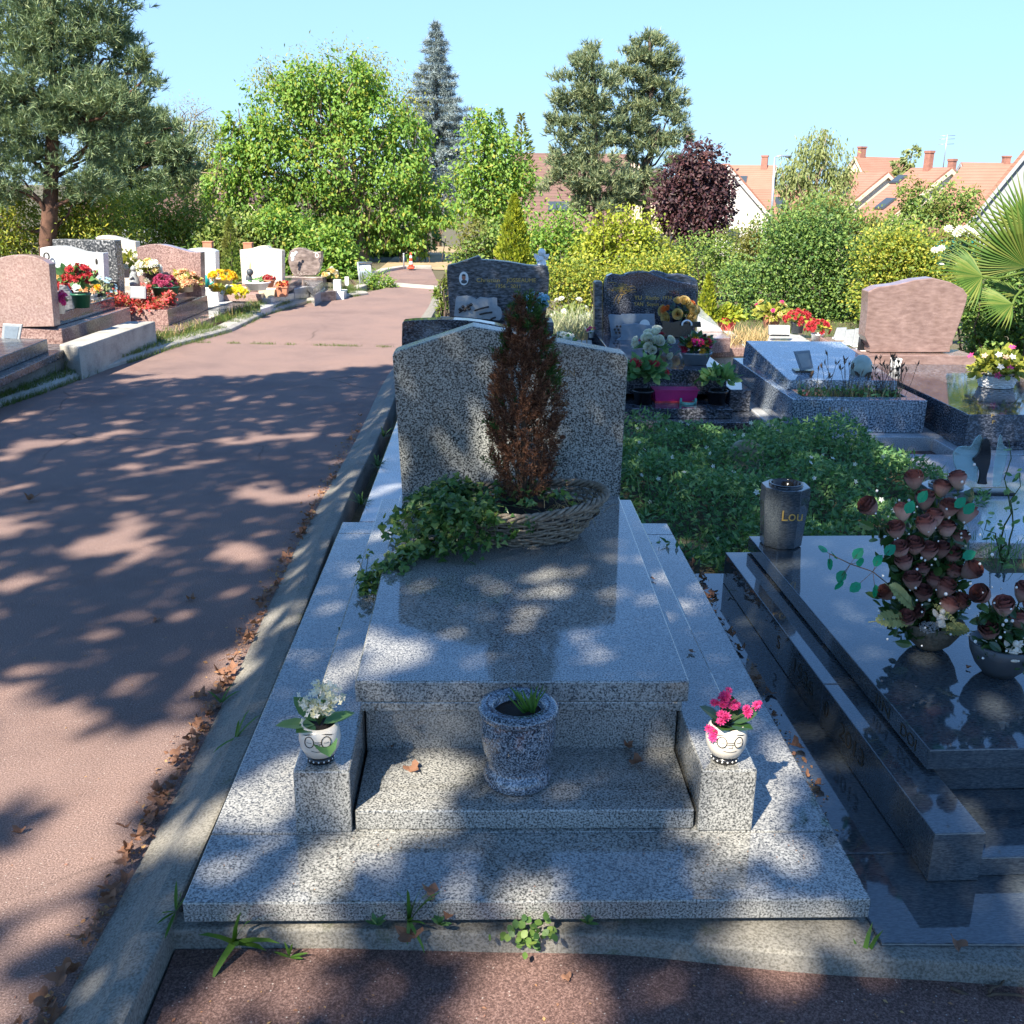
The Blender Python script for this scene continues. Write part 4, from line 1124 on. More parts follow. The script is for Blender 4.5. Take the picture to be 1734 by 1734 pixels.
mb = MB(); mb.tube([at(1080, 562, Y=6.695), at(1092, 561.5, Y=6.69), at(1104, 562.5, Y=6.695)], .008, 6)
for q in range(6): mb.ball(at(1041+q*2, 555+6*math.sin(q*2.1)+3, Y=6.70), .010, nu=7, nv=5)
obj('bronze_relief', mb, M['bronze'], T)
plaque('blue grey star edged plaque leaning in front of the book plaque', zoomed([(265, 890), (285, 835), (250, 790), (300, 762), (310, 640), (440, 628), (640, 655), (620, 890)], *YZ), 6.5, .025, 'plaque_blue', foot=False, lean=.08)
plaque('black heart edged plaque with white oval behind the mixed chrysanthemums', zoomed([(695, 740), (705, 598), (800, 615), (880, 596), (925, 625), (990, 610), (1080, 607), (1085, 660), (1000, 660), (960, 770)], *YZ), 6.62, .025, 'black', inset=None, lean=.06)
T = bpy.data.objects['memorial_plaque.003']; c = at(1163, 550, Y=6.6); k = 1/ppm(6.6)
mb = MB()
for r_, z in ((8.2, 0),): mb.tube([c+np.array([math.cos(a)*r_*k, -.002, math.sin(a)*7.5*k]) for a in np.linspace(-.2, PI+.2, 14)], 1.6*k, 6)
obj('white_oval', mb, M['white'], T)
bouquet('bouquet of cream and orange roses against the wavy headstone', at(1149, 556, Y=6.82), .125, [(ROSE, 'p_cream', 11, .062), (ROSE, 'p_orange', 5, .042)], ('round', .06, .05, .13, M['black']), nleaf=60, lsize=.06, face=(-.1, -.9, .3), lift=-.01)
bouquet('mixed pink, ochre and garnet chrysanthemums in a grey oval pot', at(1178, 617, z=.361), .105, [(MUM, 'p_fuchsia', 12, .030), (MUM, 'p_ochre', 8, .028), (MUM, 'p_garnet', 12, .028)], ('oval', .105, .075, .085, M['greypot']), nleaf=110, lsize=.075, lift=.04)
bouquet('bouquet of white and pale roses with one red bloom on the flowered tomb', at(1106, 606, z=.361), .125, [(ROSE, 'p_white', 18, .048), (MUM, 'p_garnet', 2, .04)], ('round', .05, .045, .05, M['charpot']), nleaf=110, lsize=.055, leaf='f_bed', lift=.03)
bouquet('red flowered plant with broad green leaves at the left end of the magenta trough', at(1088, 683, z=.157), .14, [(MUM, 'p_red', 7, .032)], ('round', .07, .055, .09, M['black']), nleaf=210, lsize=.085, leaf='f_bed', lift=.11, name='red_flower_plant', cat='plant', face=(-.6, -.5, .3))
bouquet('leafy green plant without flowers at the right end of the magenta trough', at(1213, 683, z=.157), .12, [], ('round', .07, .055, .09, M['black']), nleaf=110, lsize=.075, leaf='f_bed', lift=.08, name='green_plant', cat='plant')
TR = thing('planter_trough', 'magenta plastic planter trough on the step of the flowered tomb', 'planter', at(1144, 682, z=.156))
a = at(1107, 681, z=.156); b = at(1181, 681, z=.156); zt = at(1107, 661, Y=a[1])[2]
mb = MB(); w = .10
mb.hexa([(a[0]+.012, a[1], .1565), (b[0]-.012, b[1], .1565), (b[0]-.012, b[1]+w, .1565), (a[0]+.012, a[1]+w, .1565)], [(a[0], a[1]-.01, zt), (b[0], b[1]-.01, zt), (b[0], b[1]+w+.01, zt), (a[0], a[1]+w+.01, zt)])
obj('body', mb, M['magenta'], TR, bevel=.004)
mb = MB(); mb.box(a[0]-.006, b[0]+.006, a[1]-.016, a[1]+w+.016, zt+.0005, zt+.008); obj('rim', mb, M['magenta'], TR, bevel=.002)
mb = MB(); mb.box(a[0]+.006, b[0]-.006, a[1]-.012, a[1]+w+.012, .1555, .164); obj('saucer', mb, M['redpot'], TR)
CEL = thing('celadon_bowl', 'small round celadon green bowl in front of the magenta trough', 'bowl', at(1164, 698, z=.09))
c = at(1164, 699, z=.0905); mb = MB(); mb.lathe([(0, .001), (.035, .001), (.058, .02), (.062, .04), (.052, .062), (.048, .068), (.055, .078), (.050, .080), (.042, .068), (0, .05)], c, 26)
for s in (-1, 1): mb.box(c[0]+s*.05-.007, c[0]+s*.05+.007, c[1]-.006, c[1]+.006, .155, .19)
obj('bowl', mb, M['celadon'], CEL)

# ------------------------------------------------------------------ low blue grey tomb with a planted front recess
A = thing('low_blue_grey_tomb', 'low blue grey granite tomb with weeds in its front recess', 'tomb', (2.2, 5.2, 0))
slabs(A, [('base_slab', 'granite_pale', (1.72, 2.79, 4.30, 6.3, -.03, .10)),
          ('body', 'granite_bluespeck', (1.79, 2.62, 4.40, 4.50, .1005, .305)), ('body_side', 'granite_bluespeck', (1.79, 1.88, 4.501, 6.0, .1005, .304)), ('body_side', 'granite_bluespeck', (2.53, 2.62, 4.501, 6.0, .1005, .304)), ('soil', 'soil', (1.881, 2.529, 4.501, 4.75, .11, .262))])
mb = MB(); b = [(1.84, 4.72, .3045), (2.56, 4.72, .3045), (2.60, 5.98, .3045), (1.86, 5.98, .3045)]
mb.hexa(b, [(1.85, 4.73, .366), (2.55, 4.73, .366), (2.59, 5.96, .44), (1.87, 5.96, .44)]); obj('ledger', mb, M['granite_bluespeck'], A, bevel=.005)
face_text('L 1', 1402, 697, 9, 24, 4.40, A, 'gold_dim')
W1 = thing('recess_weeds', 'seeding weeds and grasses growing in the recess of the low blue grey tomb', 'weeds', (2.2, 4.6, .26))
mb = MB(); n = 150
P = np.stack([rng.uniform(1.9, 2.52, n), rng.uniform(4.52, 4.70, n), np.full(n, .262)], 1)
mb.scatter(GRASS, P, norm(rng.normal(size=(n, 3))*.35+[0, 0, 1]), runit(n), np.stack([rng.uniform(.04, .1, n), rng.uniform(.06, .17, n), rng.uniform(.05, .12, n)], 1))
n = 160; P = np.stack([rng.uniform(1.9, 2.52, n), rng.uniform(4.5, 4.70, n), rng.uniform(.27, .34, n)], 1); mb.scatter(OVAL, P, runit(n), runit(n)+[0, 0, .8], rng.uniform(.025, .045, n), mat=1)
for i in range(46):
    p = np.array([rng.uniform(1.92, 2.55)+.05*(i > 25), rng.uniform(4.55, 4.68), .262]); L = rng.uniform(.14, .30); q = p+np.array([rng.normal()*.05, rng.normal()*.03, L])
    mb.tube([p, (p+q)/2+[.01, 0, .01], q], .0016, 4, mat=2)
    mb.scatter(NARROW, [q-[0, 0, .02]]*3, norm(rng.normal(size=(3, 3))*.3+[0, 0, 1]), runit(3), np.array([[.03, .045, .03]]*3), mat=2)
obj('stalks', mb, [M['f_straw'], M['f_bed'], M['twig']], W1, fix=False)
plaque('small tilted glass fronted frame on the low blue grey tomb', [(1356, 628), (1346, 596), (1373, 594), (1378, 624)], 4.95, .02, 'plaque_blue', lean=.15, inset=('plaque', .72))
HM = thing('rounded_stone_marker', 'pale rounded helmet shaped marker standing on the low blue grey tomb', 'marker', at(1458, 637, Y=4.92))
c = at(1457, 636, Y=4.9); k = 1/ppm(4.9)
mb = MB(); mb.lathe([(17*k, 0), (19*k, 6*k), (19.5*k, 14*k), (17.5*k, 24*k), (13*k, 31*k), (7*k, 35.5*k), (0, 37*k)], c, 26, 1, .75); obj('shell', mb, plain('pale_green_glaze', (.34, .40, .34), .15, .12), HM)
for q_, d_ in ((-8, (-.5, -.1, .5)), (3, (.5, -.1, .4))): mb = MB(); mb.scatter(OVAL, [c+[q_*k, -14.7*k, 1*k]], [d_], [(0, -1, .3)], np.array([[12*k, 14*k, 10*k]])); obj('leaf_relief', mb, M['bronze'], HM, fix=False)

# ------------------------------------------------------------------ pink headstone tomb
B = thing('pink_headstone_tomb', 'veined pink shouldered headstone behind a dark grey slab with a white basket', 'tomb', (3.2, 5, 0))
slabs(B, [('base_slab', 'granite_pale', (2.64, 3.8, 3.93, 6.35, -.03, .09)), ('ledger', 'granite_blackblue', (2.70, 3.62, 4.02, 5.80, .0905, .30)), ('plinth', 'granite_vein', (2.72, 3.56, 5.801, 6.12, .0905, .365))])
bo = zoomed([(1118, 394), (1118, 372), (1104, 345), (1098, 330), (1108, 230), (1112, 150), (1150, 132), (1230, 122), (1300, 104), (1372, 96), (1440, 113), (1492, 140), (1508, 165), (1505, 190), (1478, 275), (1450, 350), (1448, 362), (1440, 372), (1438, 394)], 1000, 430, .42331)
stele('headstone', bo, 5.9, .15, M['granite_vein'], B)
face_text('F', 1677, 707, 7, 6, 4.017, B, 'gold'); face_text('F', 1679, 717, 6, 5, 4.017, B, 'gold')
BW = thing('white_basket', 'white wicker basket on the dark slab of the pink tomb', 'basket', at(1686, 662, z=.3))
c = at(1686, 655, z=.3005)
mb = MB(); K = 26
for r_ in range(7):
    pts = []
    for i in range(4*K+1):
        a = 2*PI*i/(4*K); rr = .105+.0038*r_+.004*math.cos(a*K/2+PI*(r_ % 2)); pts.append(c+[math.cos(a)*rr, math.sin(a)*rr*.8, .007+.0115*r_])
    mb.tube(pts, .0062, 5, cap=False)
for i in range(K):
    a = 2*PI*i/K; mb.tube([c+[math.cos(a)*.103, math.sin(a)*.083, .002], c+[math.cos(a)*.13, math.sin(a)*.105, .09]], .004, 4)
obj('weave', mb, M['wicker_white'], BW)
mb = MB(); mb.tube([c+[math.cos(a)*.134, math.sin(a)*.108, .094+.004*math.sin(a*9)] for a in np.linspace(0, 2*PI, 61)], .008, 6, cap=False); obj('rim', mb, M['wicker'], BW)
mb = MB(); mb.disc(c+[0, 0, .075], .124, 24, 1, .8); obj('soil', mb, M['soil'], BW)
bouquet('leafy bright green plant with pink and white blooms in the white basket', c+[0, 0, .11], .20, [(FLOWER5, 'p_pink', 6, .024), (FLOWER5, 'p_white', 5, .024), (FLOWER5, 'p_peach', 4, .022)], None, nleaf=480, lsize=.06, leaf='f_golden', name='flowering_plant', cat='plant', flat=.95)
bouquet('dark leafy potted plant on the front corner of the dark slab at the right edge', at(1722, 728, z=.06), .085, [], ('round', .06, .045, .08, M['charpot']), nleaf=130, lsize=.06, leaf='f_dark', lift=.04, name='potted_plant', cat='plant', flat=1.3)
CU = thing('white_cup', 'small white square cup on the slab in front of the pink headstone', 'cup', at(1518, 628, z=.3))
c = at(1516, 623, z=.3005); mb = MB(); s = .034
mb.hexa([(c[0]-s*.8, c[1]-s*.8, c[2]), (c[0]+s*.8, c[1]-s*.8, c[2]), (c[0]+s*.8, c[1]+s*.8, c[2]), (c[0]-s*.8, c[1]+s*.8, c[2])], [(c[0]-s, c[1]-s, c[2]+.072), (c[0]+s, c[1]-s, c[2]+.072), (c[0]+s, c[1]+s, c[2]+.072), (c[0]-s, c[1]+s, c[2]+.072)]); obj('body', mb, M['white'], CU, bevel=.006)
mb = MB(); mb.disc((c[0], c[1], c[2]+.0728), .026, 14); obj('dark_hollow_disc', mb, M['charpot'], CU)  # flat dark disc coloured as the shaded hollow; the body is solid
CA = thing('candle_holder', 'tiny white dome candle holder with a red centre by the pink headstone', 'candle holder', at(1583, 615, z=.3))
c = at(1583, 614.5, z=.3005); mb = MB(); mb.lathe([(.020, 0), (.021, .010), (.016, .022), (.008, .029), (0, .030)], c, 16); obj('dome', mb, M['white'], CA); mb = MB(); mb.ball(c+[0, -.017, .010], .007, (.7, .6, 1.5)); obj('flame_window', mb, M['p_pink'], CA)

# ------------------------------------------------------------------ pale slab with glass angel
C_ = thing('pale_flat_tomb', 'flat pale granite slab under the glass angel at the right edge', 'tomb', (2.6, 3, 0))
mb = MB(); mb.prism([(1.98, 2.35), (4.2, 2.20), (4.2, 3.80), (2.25, 3.88), (2.1, 3.1)], -.02, .10); obj('slab', mb, M['granite_pale'], C_, bevel=.005)
GA = thing('glass_angel', 'dark angel silhouette between pale glass wings on a black base', 'sculpture', at(1676, 834, z=.1))
g0 = at(1676, 835, z=.1005); gY = g0[1]
a = at(1643, 834, Y=gY); b = at(1711, 834, Y=gY)
mb = MB(); mb.box(a[0], b[0], gY-.05, gY+.05, .1005, .116); obj('base', mb, M['black'], GA, bevel=.002)
mb = MB(); mb.box(a[0]+.004, b[0]-.03, gY-.028, gY-.016, .1165, .130); obj('silver_strip', mb, M['steel'], GA)
fig = [(1656, 820), (1660, 806), (1659, 795), (1651, 785), (1647, 778), (1657, 768), (1662, 757), (1664, 746), (1669, 741), (1675, 743), (1677, 752), (1679, 770), (1676, 790), (1671, 805), (1671, 814), (1673, 821)]
P, nn = stele_pts(round_pts(fig+[fig[0]], 1)[:-1], gY); mb = MB(); mb.extr(P, -nn*.014); obj('figure', mb, M['black'], GA, bevel=.002)
w1 = [(1655, 818), (1630, 806), (1617, 790), (1614, 770), (1620, 758), (1634, 755), (1645, 757), (1652, 742), (1661, 735), (1664, 745), (1660, 770), (1656, 790)]
P, nn = stele_pts(round_pts(w1+[w1[0]], 1)[:-1], gY+.02, .15); mb = MB(); mb.extr(P, -nn*.008); obj('glass_wing', mb, M['glass'], GA, bevel=.001)
w2 = [(1681, 824), (1683, 790), (1688, 760), (1692, 738), (1696, 735), (1699, 756), (1707, 758), (1705, 780), (1698, 805), (1694, 824)]
P, nn = stele_pts(round_pts(w2+[w2[0]], 1)[:-1], gY-.02, -.3); mb = MB(); mb.extr(P, -nn*.008); obj('glass_wing', mb, M['glass'], GA, bevel=.001)

# ------------------------------------------------------------------ small tombs behind
D = thing('three_plaque_tomb', 'low rose granite slab behind the pink headstone carrying grey plaques', 'tomb', at(1430, 600, z=.3))
mb = MB(); q = [at(1388, 571, z=.30)[:2], at(1418, 569, z=.30)[:2], at(1475, 585, z=.30)[:2], at(1470, 606, z=.30)[:2]]; mb.prism(q, -.03, .30); obj('slab', mb, M['granite_rose'], D, bevel=.006)
for i, (lab, px) in enumerate((('leftmost of the grey plaques leaning beside the pink headstone', [(1412, 573), (1420, 556), (1436, 555.5), (1431, 574)]), ('middle grey plaque of the group leaning beside the pink headstone', [(1430, 580), (1436, 559.5), (1450, 559), (1446, 582)]), ('widest rightmost grey plaque leaning beside the pink headstone', [(1444, 584.5), (1452, 558), (1464, 557), (1457, 586)]))):
    plaque(lab, px, 6.75-.13*i, .02, 'plaque', lean=.3, stand='white')
plaque('black standing plaque at the left foot of the pink headstone', [(1455, 594), (1459, 572), (1470, 572), (1468, 594)], 6.02, .05, 'black', lean=.1, stand='white')
E_ = thing('white_slab_tomb', 'white slab tomb behind the low blue grey tomb, crowded with red flowers', 'tomb', at(1335, 580, z=.25))
mb = MB(); q = [at(1296, 588, z=.26)[:2], at(1303, 566, z=.26)[:2], at(1350, 564, z=.26)[:2], at(1390, 588, z=.26)[:2]]; mb.prism(q, -.03, .26); obj('slab', mb, M['granite_white'], E_, bevel=.006)
E2 = thing('grey_kerb_tomb', 'grey edged grave border holding red flower pots behind the white slab', 'tomb', at(1370, 570, z=.2))
mb = MB(); q = [at(1347, 570, z=.22)[:2], at(1350, 562, z=.22)[:2], at(1392, 575, z=.22)[:2], at(1386, 584, z=.22)[:2]]; mb.prism(q, -.03, .22); obj('border', mb, M['granite_rose'], E2, bevel=.006)
plaque('white rectangular plaque propped on the white slab tomb', [(1303, 567), (1304, 551.5), (1339, 552), (1337, 567)], 7.25, .04, 'granite_white', lean=.25, inset=('white', .8))
bouquet('clump of deep red chrysanthemums nearest the hedge, left of the pair', at(1349, 564, Y=7.7), .12, [(MUM, 'p_red', 42, .028)], ('round', .06, .05, .10, M['charpot']), nleaf=60, lsize=.06, leaf='f_golden', flat=.65, lift=.03)
bouquet('clump of deep red chrysanthemums in a pale pot, right of the pair', at(1383, 582, Y=7.25), .105, [(MUM, 'p_red', 42, .026)], ('round', .055, .045, .09, M['white']), nleaf=60, lsize=.06, leaf='f_yellowhedge', flat=.65, lift=.05)
bouquet('yellowing shrub with pink blooms in a terracotta pot behind the white plaque', at(1305, 556, Y=8.3), .19, [(MUM, 'p_pink', 5, .026), (MUM, 'p_cream', 6, .036)], ('square', .07, .055, .13, M['terracotta']), nleaf=150, lsize=.075, leaf='f_golden', name='potted_shrub', cat='plant')
F_ = thing('rosy_stepped_tomb', 'stepped rose granite tomb with white edging behind the flowered tomb', 'tomb', at(1220, 590, z=.1))
for nm, mat, pts, z0, z1 in (('white_edging', 'granite_white', [(1180, 604, .06), (1239, 604, .06), (1286, 596, .06), (1232, 556, .06), (1180, 556, .06)], -.03, .06),
                             ('base_slab', 'granite_rose', [(1180, 592, .14), (1264, 589, .14), (1218, 556, .14), (1180, 556, .14)], .0605, .14),
                             ('body', 'granite_rose', [(1180, 575, .27), (1238, 572, .27), (1206, 549, .27), (1180, 549, .27)], .1405, .27)):
    mb = MB(); mb.prism([at(x, y, z=z)[:2] for x, y, z in pts], z0, z1); obj(nm, mb, M[mat], F_, bevel=.005)
mb = MB(); b = [at(x, y, z=.2705) for x, y in ((1180, 562), (1224, 562), (1200, 545), (1180, 545))]
mb.hexa(b, [b[0]+[0, 0, .14], b[1]+[-.02, 0, .03], b[2]+[0, 0, .06], b[3]+[0, 0, .16]]); obj('sloped_ledger', mb, M['granite_white'], F_, bevel=.005)
bouquet('golden leaved shrub in a bright red square pot by the hedge', at(1229, 559, Y=8.6), .20, [], ('square', .085, .06, .125, M['redpot']), nleaf=420, lsize=.06, leaf='f_gold', name='potted_shrub', cat='plant', flat=.8)
YC = thing('golden_dwarf_conifer', 'slender golden dwarf conifer beside the wavy headstone', 'conifer', at(1195, 548, Y=8.5))
def cone_conifer(T, base, H, R, n, leafm, tmpl=LEAF, size=.05, up=.9):
    base = np.asarray(base); tz = rng.random(n)**1.25; phi = rng.uniform(0, 2*PI, n)
    lump = 1+.22*np.sin(phi*5+tz*23)+.15*np.sin(phi*3-tz*31)
    rr = R*np.interp(tz, [0, .08, .3, .6, .85, 1], [.75, 1, .92, .62, .28, .03])*lump*np.sqrt(rng.uniform(.45, 1, n))
    P = base+np.stack([np.cos(phi)*rr, np.sin(phi)*rr, tz*H+.02], 1)
    D = norm(np.stack([np.cos(phi)*.6, np.sin(phi)*.6, np.full(n, up)], 1)+rng.normal(size=(n, 3))*.3)
    mb = MB(); mb.scatter(tmpl, P, D, np.stack([np.cos(phi), np.sin(phi), np.full(n, .3)], 1)+rng.normal(size=(n, 3))*.4, size*rng.uniform(.7, 1.3, n)*(1-.4*tz))
    obj('foliage', mb, leafm, T, fix=False)
    mb = MB(); mb.tube([base-[0, 0, .05], base+[0, 0, H*.9]], [R*.16, R*.02], 7); obj('trunk', mb, M['bark'], T)
cone_conifer(YC, at(1195, 548, Y=8.5), .46, .075, 900, M['f_gold'], size=.05)
def tuft(label, c, R, H, n, mat, name='grass_clump', tmpl=GRASS, w=.05, cat='grass', parts='blades'):
    T = thing(name, label, cat, c); c = np.asarray(c)
    P = c+np.stack([rng.normal(size=n)*R, rng.normal(size=n)*R*.8, np.zeros(n)], 1)
    D = norm(rng.normal(size=(n, 3))*[.45, .4, .1]+[0, 0, 1]); L = rng.uniform(.5, 1, n)*H
    mb = MB(); mb.scatter(tmpl, P, D, runit(n)*.6+[0, -.5, .2], np.stack([L*w*8, L, L], 1)); obj(parts, mb, M[mat], T, fix=False); return T
tuft('grey green lavender bush between the two dark headstones', at(968, 575, Y=8.2), .16, .46, 520, 'f_lav', 'lavender_bush', w=.022, cat='plant')
tuft('straw coloured grass clump below the lavender bush', at(945, 590, Y=7.6), .12, .26, 320, 'f_straw', w=.03)
tuft('dry pale grass clump beside the bright red square pot', at(1265, 583, Y=7.9), .13, .27, 320, 'f_straw', w=.03)
bouquet('single pink bloom in a slim glass beside the pale pillar', at(1001, 572, Y=6.9), .035, [(MUM, 'p_pink', 3, .022)], ('round', .022, .018, .06, M['white']), nleaf=10, lsize=.03)
bouquet('white rose bush with tall stems at the back of the notched tomb', at(965, 545, Y=8.9), .22, [(MUM, 'p_white', 9, .04)], None, nleaf=160, lsize=.06, leaf='f_hedge', name='rose_bush', cat='plant', flat=1.2)
SP = thing('slatted_bench_top', 'weathered pale slatted panel lying between the dark headstones', 'panel', at(985, 592, Y=6.3))
for i in range(4):
    mb = MB(); a, b, c, d = at(963+i*11, 606, z=.30), at(972+i*11, 606, z=.30), at(975+i*9, 576, z=.30), at(967.5+i*9, 576, z=.30)
    mb.prism([a[:2], b[:2], c[:2], d[:2]], .24, .30+.002*(i % 2)); obj('slat', mb, M['concrete_pale'], SP, bevel=.003)
# round stone half hidden in the green bed
RS = thing('round_stone_plaque', 'round pale stone plaque half sunk in the green weeds', 'plaque', at(1265, 790, Y=3.6))
c = at(1264, 776, Y=3.55); k = 1/ppm(3.55)
mb = MB(); P = [c+np.array([math.cos(a)*34*k, .02*math.sin(a), math.sin(a)*32*k]) for a in np.linspace(0, 2*PI, 33)[:-1]]; mb.extr(P, (0, .03, 0)); obj('disc', mb, plain('lichened_limestone', (.36, .32, .24), .9, .3, 30), RS, bevel=.008)
# ------------------------------------------------------------------ graves on the left of the road
LR = math.radians(-6)
def lprism(parent, nm, mat, pts, z0, z1):
    mb = MB(); mb.prism([tuple(p[:2]) if len(p) == 2 else tuple(at(p[0], p[1], z=p[2])[:2]) for p in pts], z0, z1); return obj(nm, mb, M[mat], parent, bevel=.006)
W2 = lambda x, y: (x, y)
L0 = thing('grey_slab_tomb', 'grey slab tomb nearest on the left edge, with a framed plaque', 'tomb', (-4, 6, 0))
lprism(L0, 'foundation', 'concrete', [W2(-3.47, 6.86), W2(-3.62, 4.0), W2(-5.2, 4.0), W2(-5.0, 6.95)], -.1, .16)
lprism(L0, 'base_slab', 'granite_slate', [(129, 583, .22), (-60, 668, .22), W2(-5.2, 4.6), W2(-5.0, 7.05)], .1605, .22)
lprism(L0, 'ledger', 'granite_slate', [(80, 574, .32), (-60, 628, .32), W2(-5.1, 5.0), W2(-4.95, 6.75)], .2205, .32)
plaque('small grey framed plaque standing on the left slab tomb', [(2, 576), (3, 548.5), (36, 550), (32, 578)], 6.55, .02, 'plaque', lean=.12, inset=('plaque_blue', .72))
L1 = thing('rose_round_top_tomb', 'rose granite tomb with round topped headstone seen from behind', 'tomb', (-4.2, 8, 0))
L1Y = 7.15
h1 = stele('headstone', round_pts([(-45, 556), (-45, 500), (-30, 446), (0, 436), (18, 432), (35, 431), (52, 433), (68, 438), (83, 447)], 1)+[(92, 553)], L1Y, .11, M['granite_pink'], L1, LR)
b0 = at(110, 583, Y=7.15); c0 = at(104, 557, Y=7.15)
LD_ = norm((at(220, 520, z=c0[2])-c0)*[1, 1, 0]); LLEN = np.linalg.norm((at(220, 520, z=c0[2])-c0)[:2])
def along(p, u, v): # along the left row: u along the road, v away from the road
    d = LD_[:2]; r = np.array([-LD_[1], LD_[0]]); return (p[0]+d[0]*u+r[0]*v, p[1]+d[1]*u+r[1]*v)
mb = MB(); q = [along(c0, 0, 0), along(c0, LLEN, 0), along(c0, LLEN, 1.1), along(c0, 0, 1.1)]; mb.prism(q, .05, c0[2]); obj('base', mb, M['granite_rose'], L1, bevel=.006)
mb = MB(); q = [along(c0, .16, .10), along(c0, LLEN-.12, .10), along(c0, LLEN-.12, 1.05), along(c0, .16, 1.05)]; mb.prism(q, c0[2]+.0005, c0[2]+.11); obj('ledger', mb, M['granite_blackblue'], L1, bevel=.006)
lz = c0[2]+.111
L1b = thing('concrete_block', 'long weathered concrete block between the rose tomb and the grass verge', 'kerb block', (-3.3, 7.5, 0))
mb = MB(); q = [at(133, 588, z=.26)[:2], at(263, 544, z=.26)[:2], at(215, 544, z=.26)[:2], at(100, 583, z=.26)[:2]]; mb.prism(q, -.05, .26); obj('block', mb, M['concrete_pale'], L1b, bevel=.01)
pq = at(112, 545, z=lz)
plaque('curved dark stone plaque lying on the rose tomb behind the pink flowers', [(96, 528), (97, 483), (108, 484), (118, 498), (123, 520), (122, 526)], 8.1, .04, 'granite_slate', foot=False, lean=.2)
bouquet('pink flowers in a slim white pot beside the round topped headstone', at(101, 531, z=lz), .085, [(MUM, 'p_pink', 16, .034)], ('round', .055, .045, .12, M['white']), nleaf=40, lsize=.05, leaf='f_lav')
bouquet('coral red flower heads in a dark green pot on the rose tomb', at(139, 521, z=lz), .145, [(MUM, 'p_red', 34, .038)], ('round', .085, .065, .13, M['greenpot']), nleaf=120, lsize=.1, leaf='f_bed', lift=.12, flat=.9)
bouquet('pale yellow flowers behind the curved stone plaque', at(103, 492, Y=8.7), .13, [(MUM, 'p_cream', 26, .045)], ('round', .06, .05, .1, M['terracotta']), nleaf=40, lsize=.06, leaf='f_lav')
bouquet('deep red rose cluster left of the coral red flowers', at(111, 502, Y=8.6), .08, [(MUM, 'p_red', 12, .04)], ('round', .05, .04, .06, M['white']), nleaf=20, lsize=.05)
bouquet('silvery foliage plant with small blue flowers before the white headstone', at(168, 512, Y=8.9), .18, [(FLOWER5, 'p_blue', 30, .022)], ('round', .07, .06, .1, M['charpot']), nleaf=120, lsize=.07, leaf='f_lav', name='silvery_plant', cat='plant', flat=1.1)
bouquet('orange and yellow blossoms right of the coral red flowers', at(157, 512, Y=8.7), .09, [(MUM, 'p_peach', 16, .04), (MUM, 'p_yellow', 5, .035)], ('round', .05, .04, .08, M['white']), nleaf=30, lsize=.05, leaf='f_bed', lift=.03)
def headtomb(label, px, Y, th, mat, name='headstone_tomb', rot=LR, base=None, depth=1.7):
    T = thing(name, label, 'tomb', at(*np.mean(px, axis=0), Y=Y)*[1, 1, 0])
    hd = stele('headstone', px, Y, th, M[mat], T, rot)
    P, n = stele_pts(px, Y, rot); lo = min(p[2] for p in P); xs_ = [p[0] for p in P]
    a = min(P, key=lambda p: p[0]); b = max(P, key=lambda p: p[0])
    d = np.array([-n[0], -n[1], 0]); r = np.array([-n[1], n[0], 0])
    w = (b-a).dot(r); q = [a-r*.04+d*(th+.05), b+r*.04+d*(th+.05), b+r*.04-d*.12, a-r*.04-d*.12]
    mb = MB(); mb.prism([p[:2] for p in q], -.05, lo+.001); obj('plinth', mb, M[base or mat], T, bevel=.006)
    if depth:
        q = [a-d*.121, b-d*.121, b-d*depth, a-d*depth]; mb = MB(); mb.prism([p[:2] for p in q], -.05, max(.06, lo-.12)); obj('ledger', mb, M[base or mat], T, bevel=.006)
    return T, hd
k = .13841
wo = zoomed([(490, 290), (560, 275), (640, 266), (740, 264), (830, 278), (900, 300), (990, 328), (1090, 345), (1180, 350), (1262, 350), (1285, 830), (500, 830)], 0, 380, k)
T, h = headtomb('white headstone with a swooping top and ring emblem on the left row', wo, 9.35, .12, 'granite_white', depth=.7)
c = at(79.5, 434, Y=9.33); mb = MB(); mb.tube([c+np.array([math.cos(a)*4.2/ppm(9.3), -.01, math.sin(a)*5.6/ppm(9.3)]) for a in np.linspace(0, 2*PI, 19)], .008, 6, cap=False); obj('ring_emblem', mb, M['bronze'], h)
mb = MB(); mb.ball(at(163.5, 443, Y=9.2), .02, (.7, .4, 1.7)); obj('emblem', mb, M['bronze'], h)
T, h = headtomb('tall charcoal speckled slab headstone behind the white one', zoomed([(640, 182), (1402, 196), (1450, 640), (1452, 835), (660, 835)], 0, 380, k), 9.9, .16, 'granite_speck', depth=0)
p = at(193, 486, Y=9.86); mb = MB(); q, n = stele_pts([(181, 477), (201, 477), (203, 495.5), (183, 495.5)], 9.88, LR); mb.extr(q, n*.03); obj('black_panel', mb, M['black'], h)
T, h = headtomb('cream headstone with a rounded hump standing beyond the charcoal slab', zoomed([(1170, 160), (1200, 143), (1270, 133), (1350, 140), (1430, 160), (1520, 190), (1600, 206), (1655, 210), (1700, 640), (1200, 640)], 0, 380, k), 10.8, .13, 'granite_cream', depth=.8)
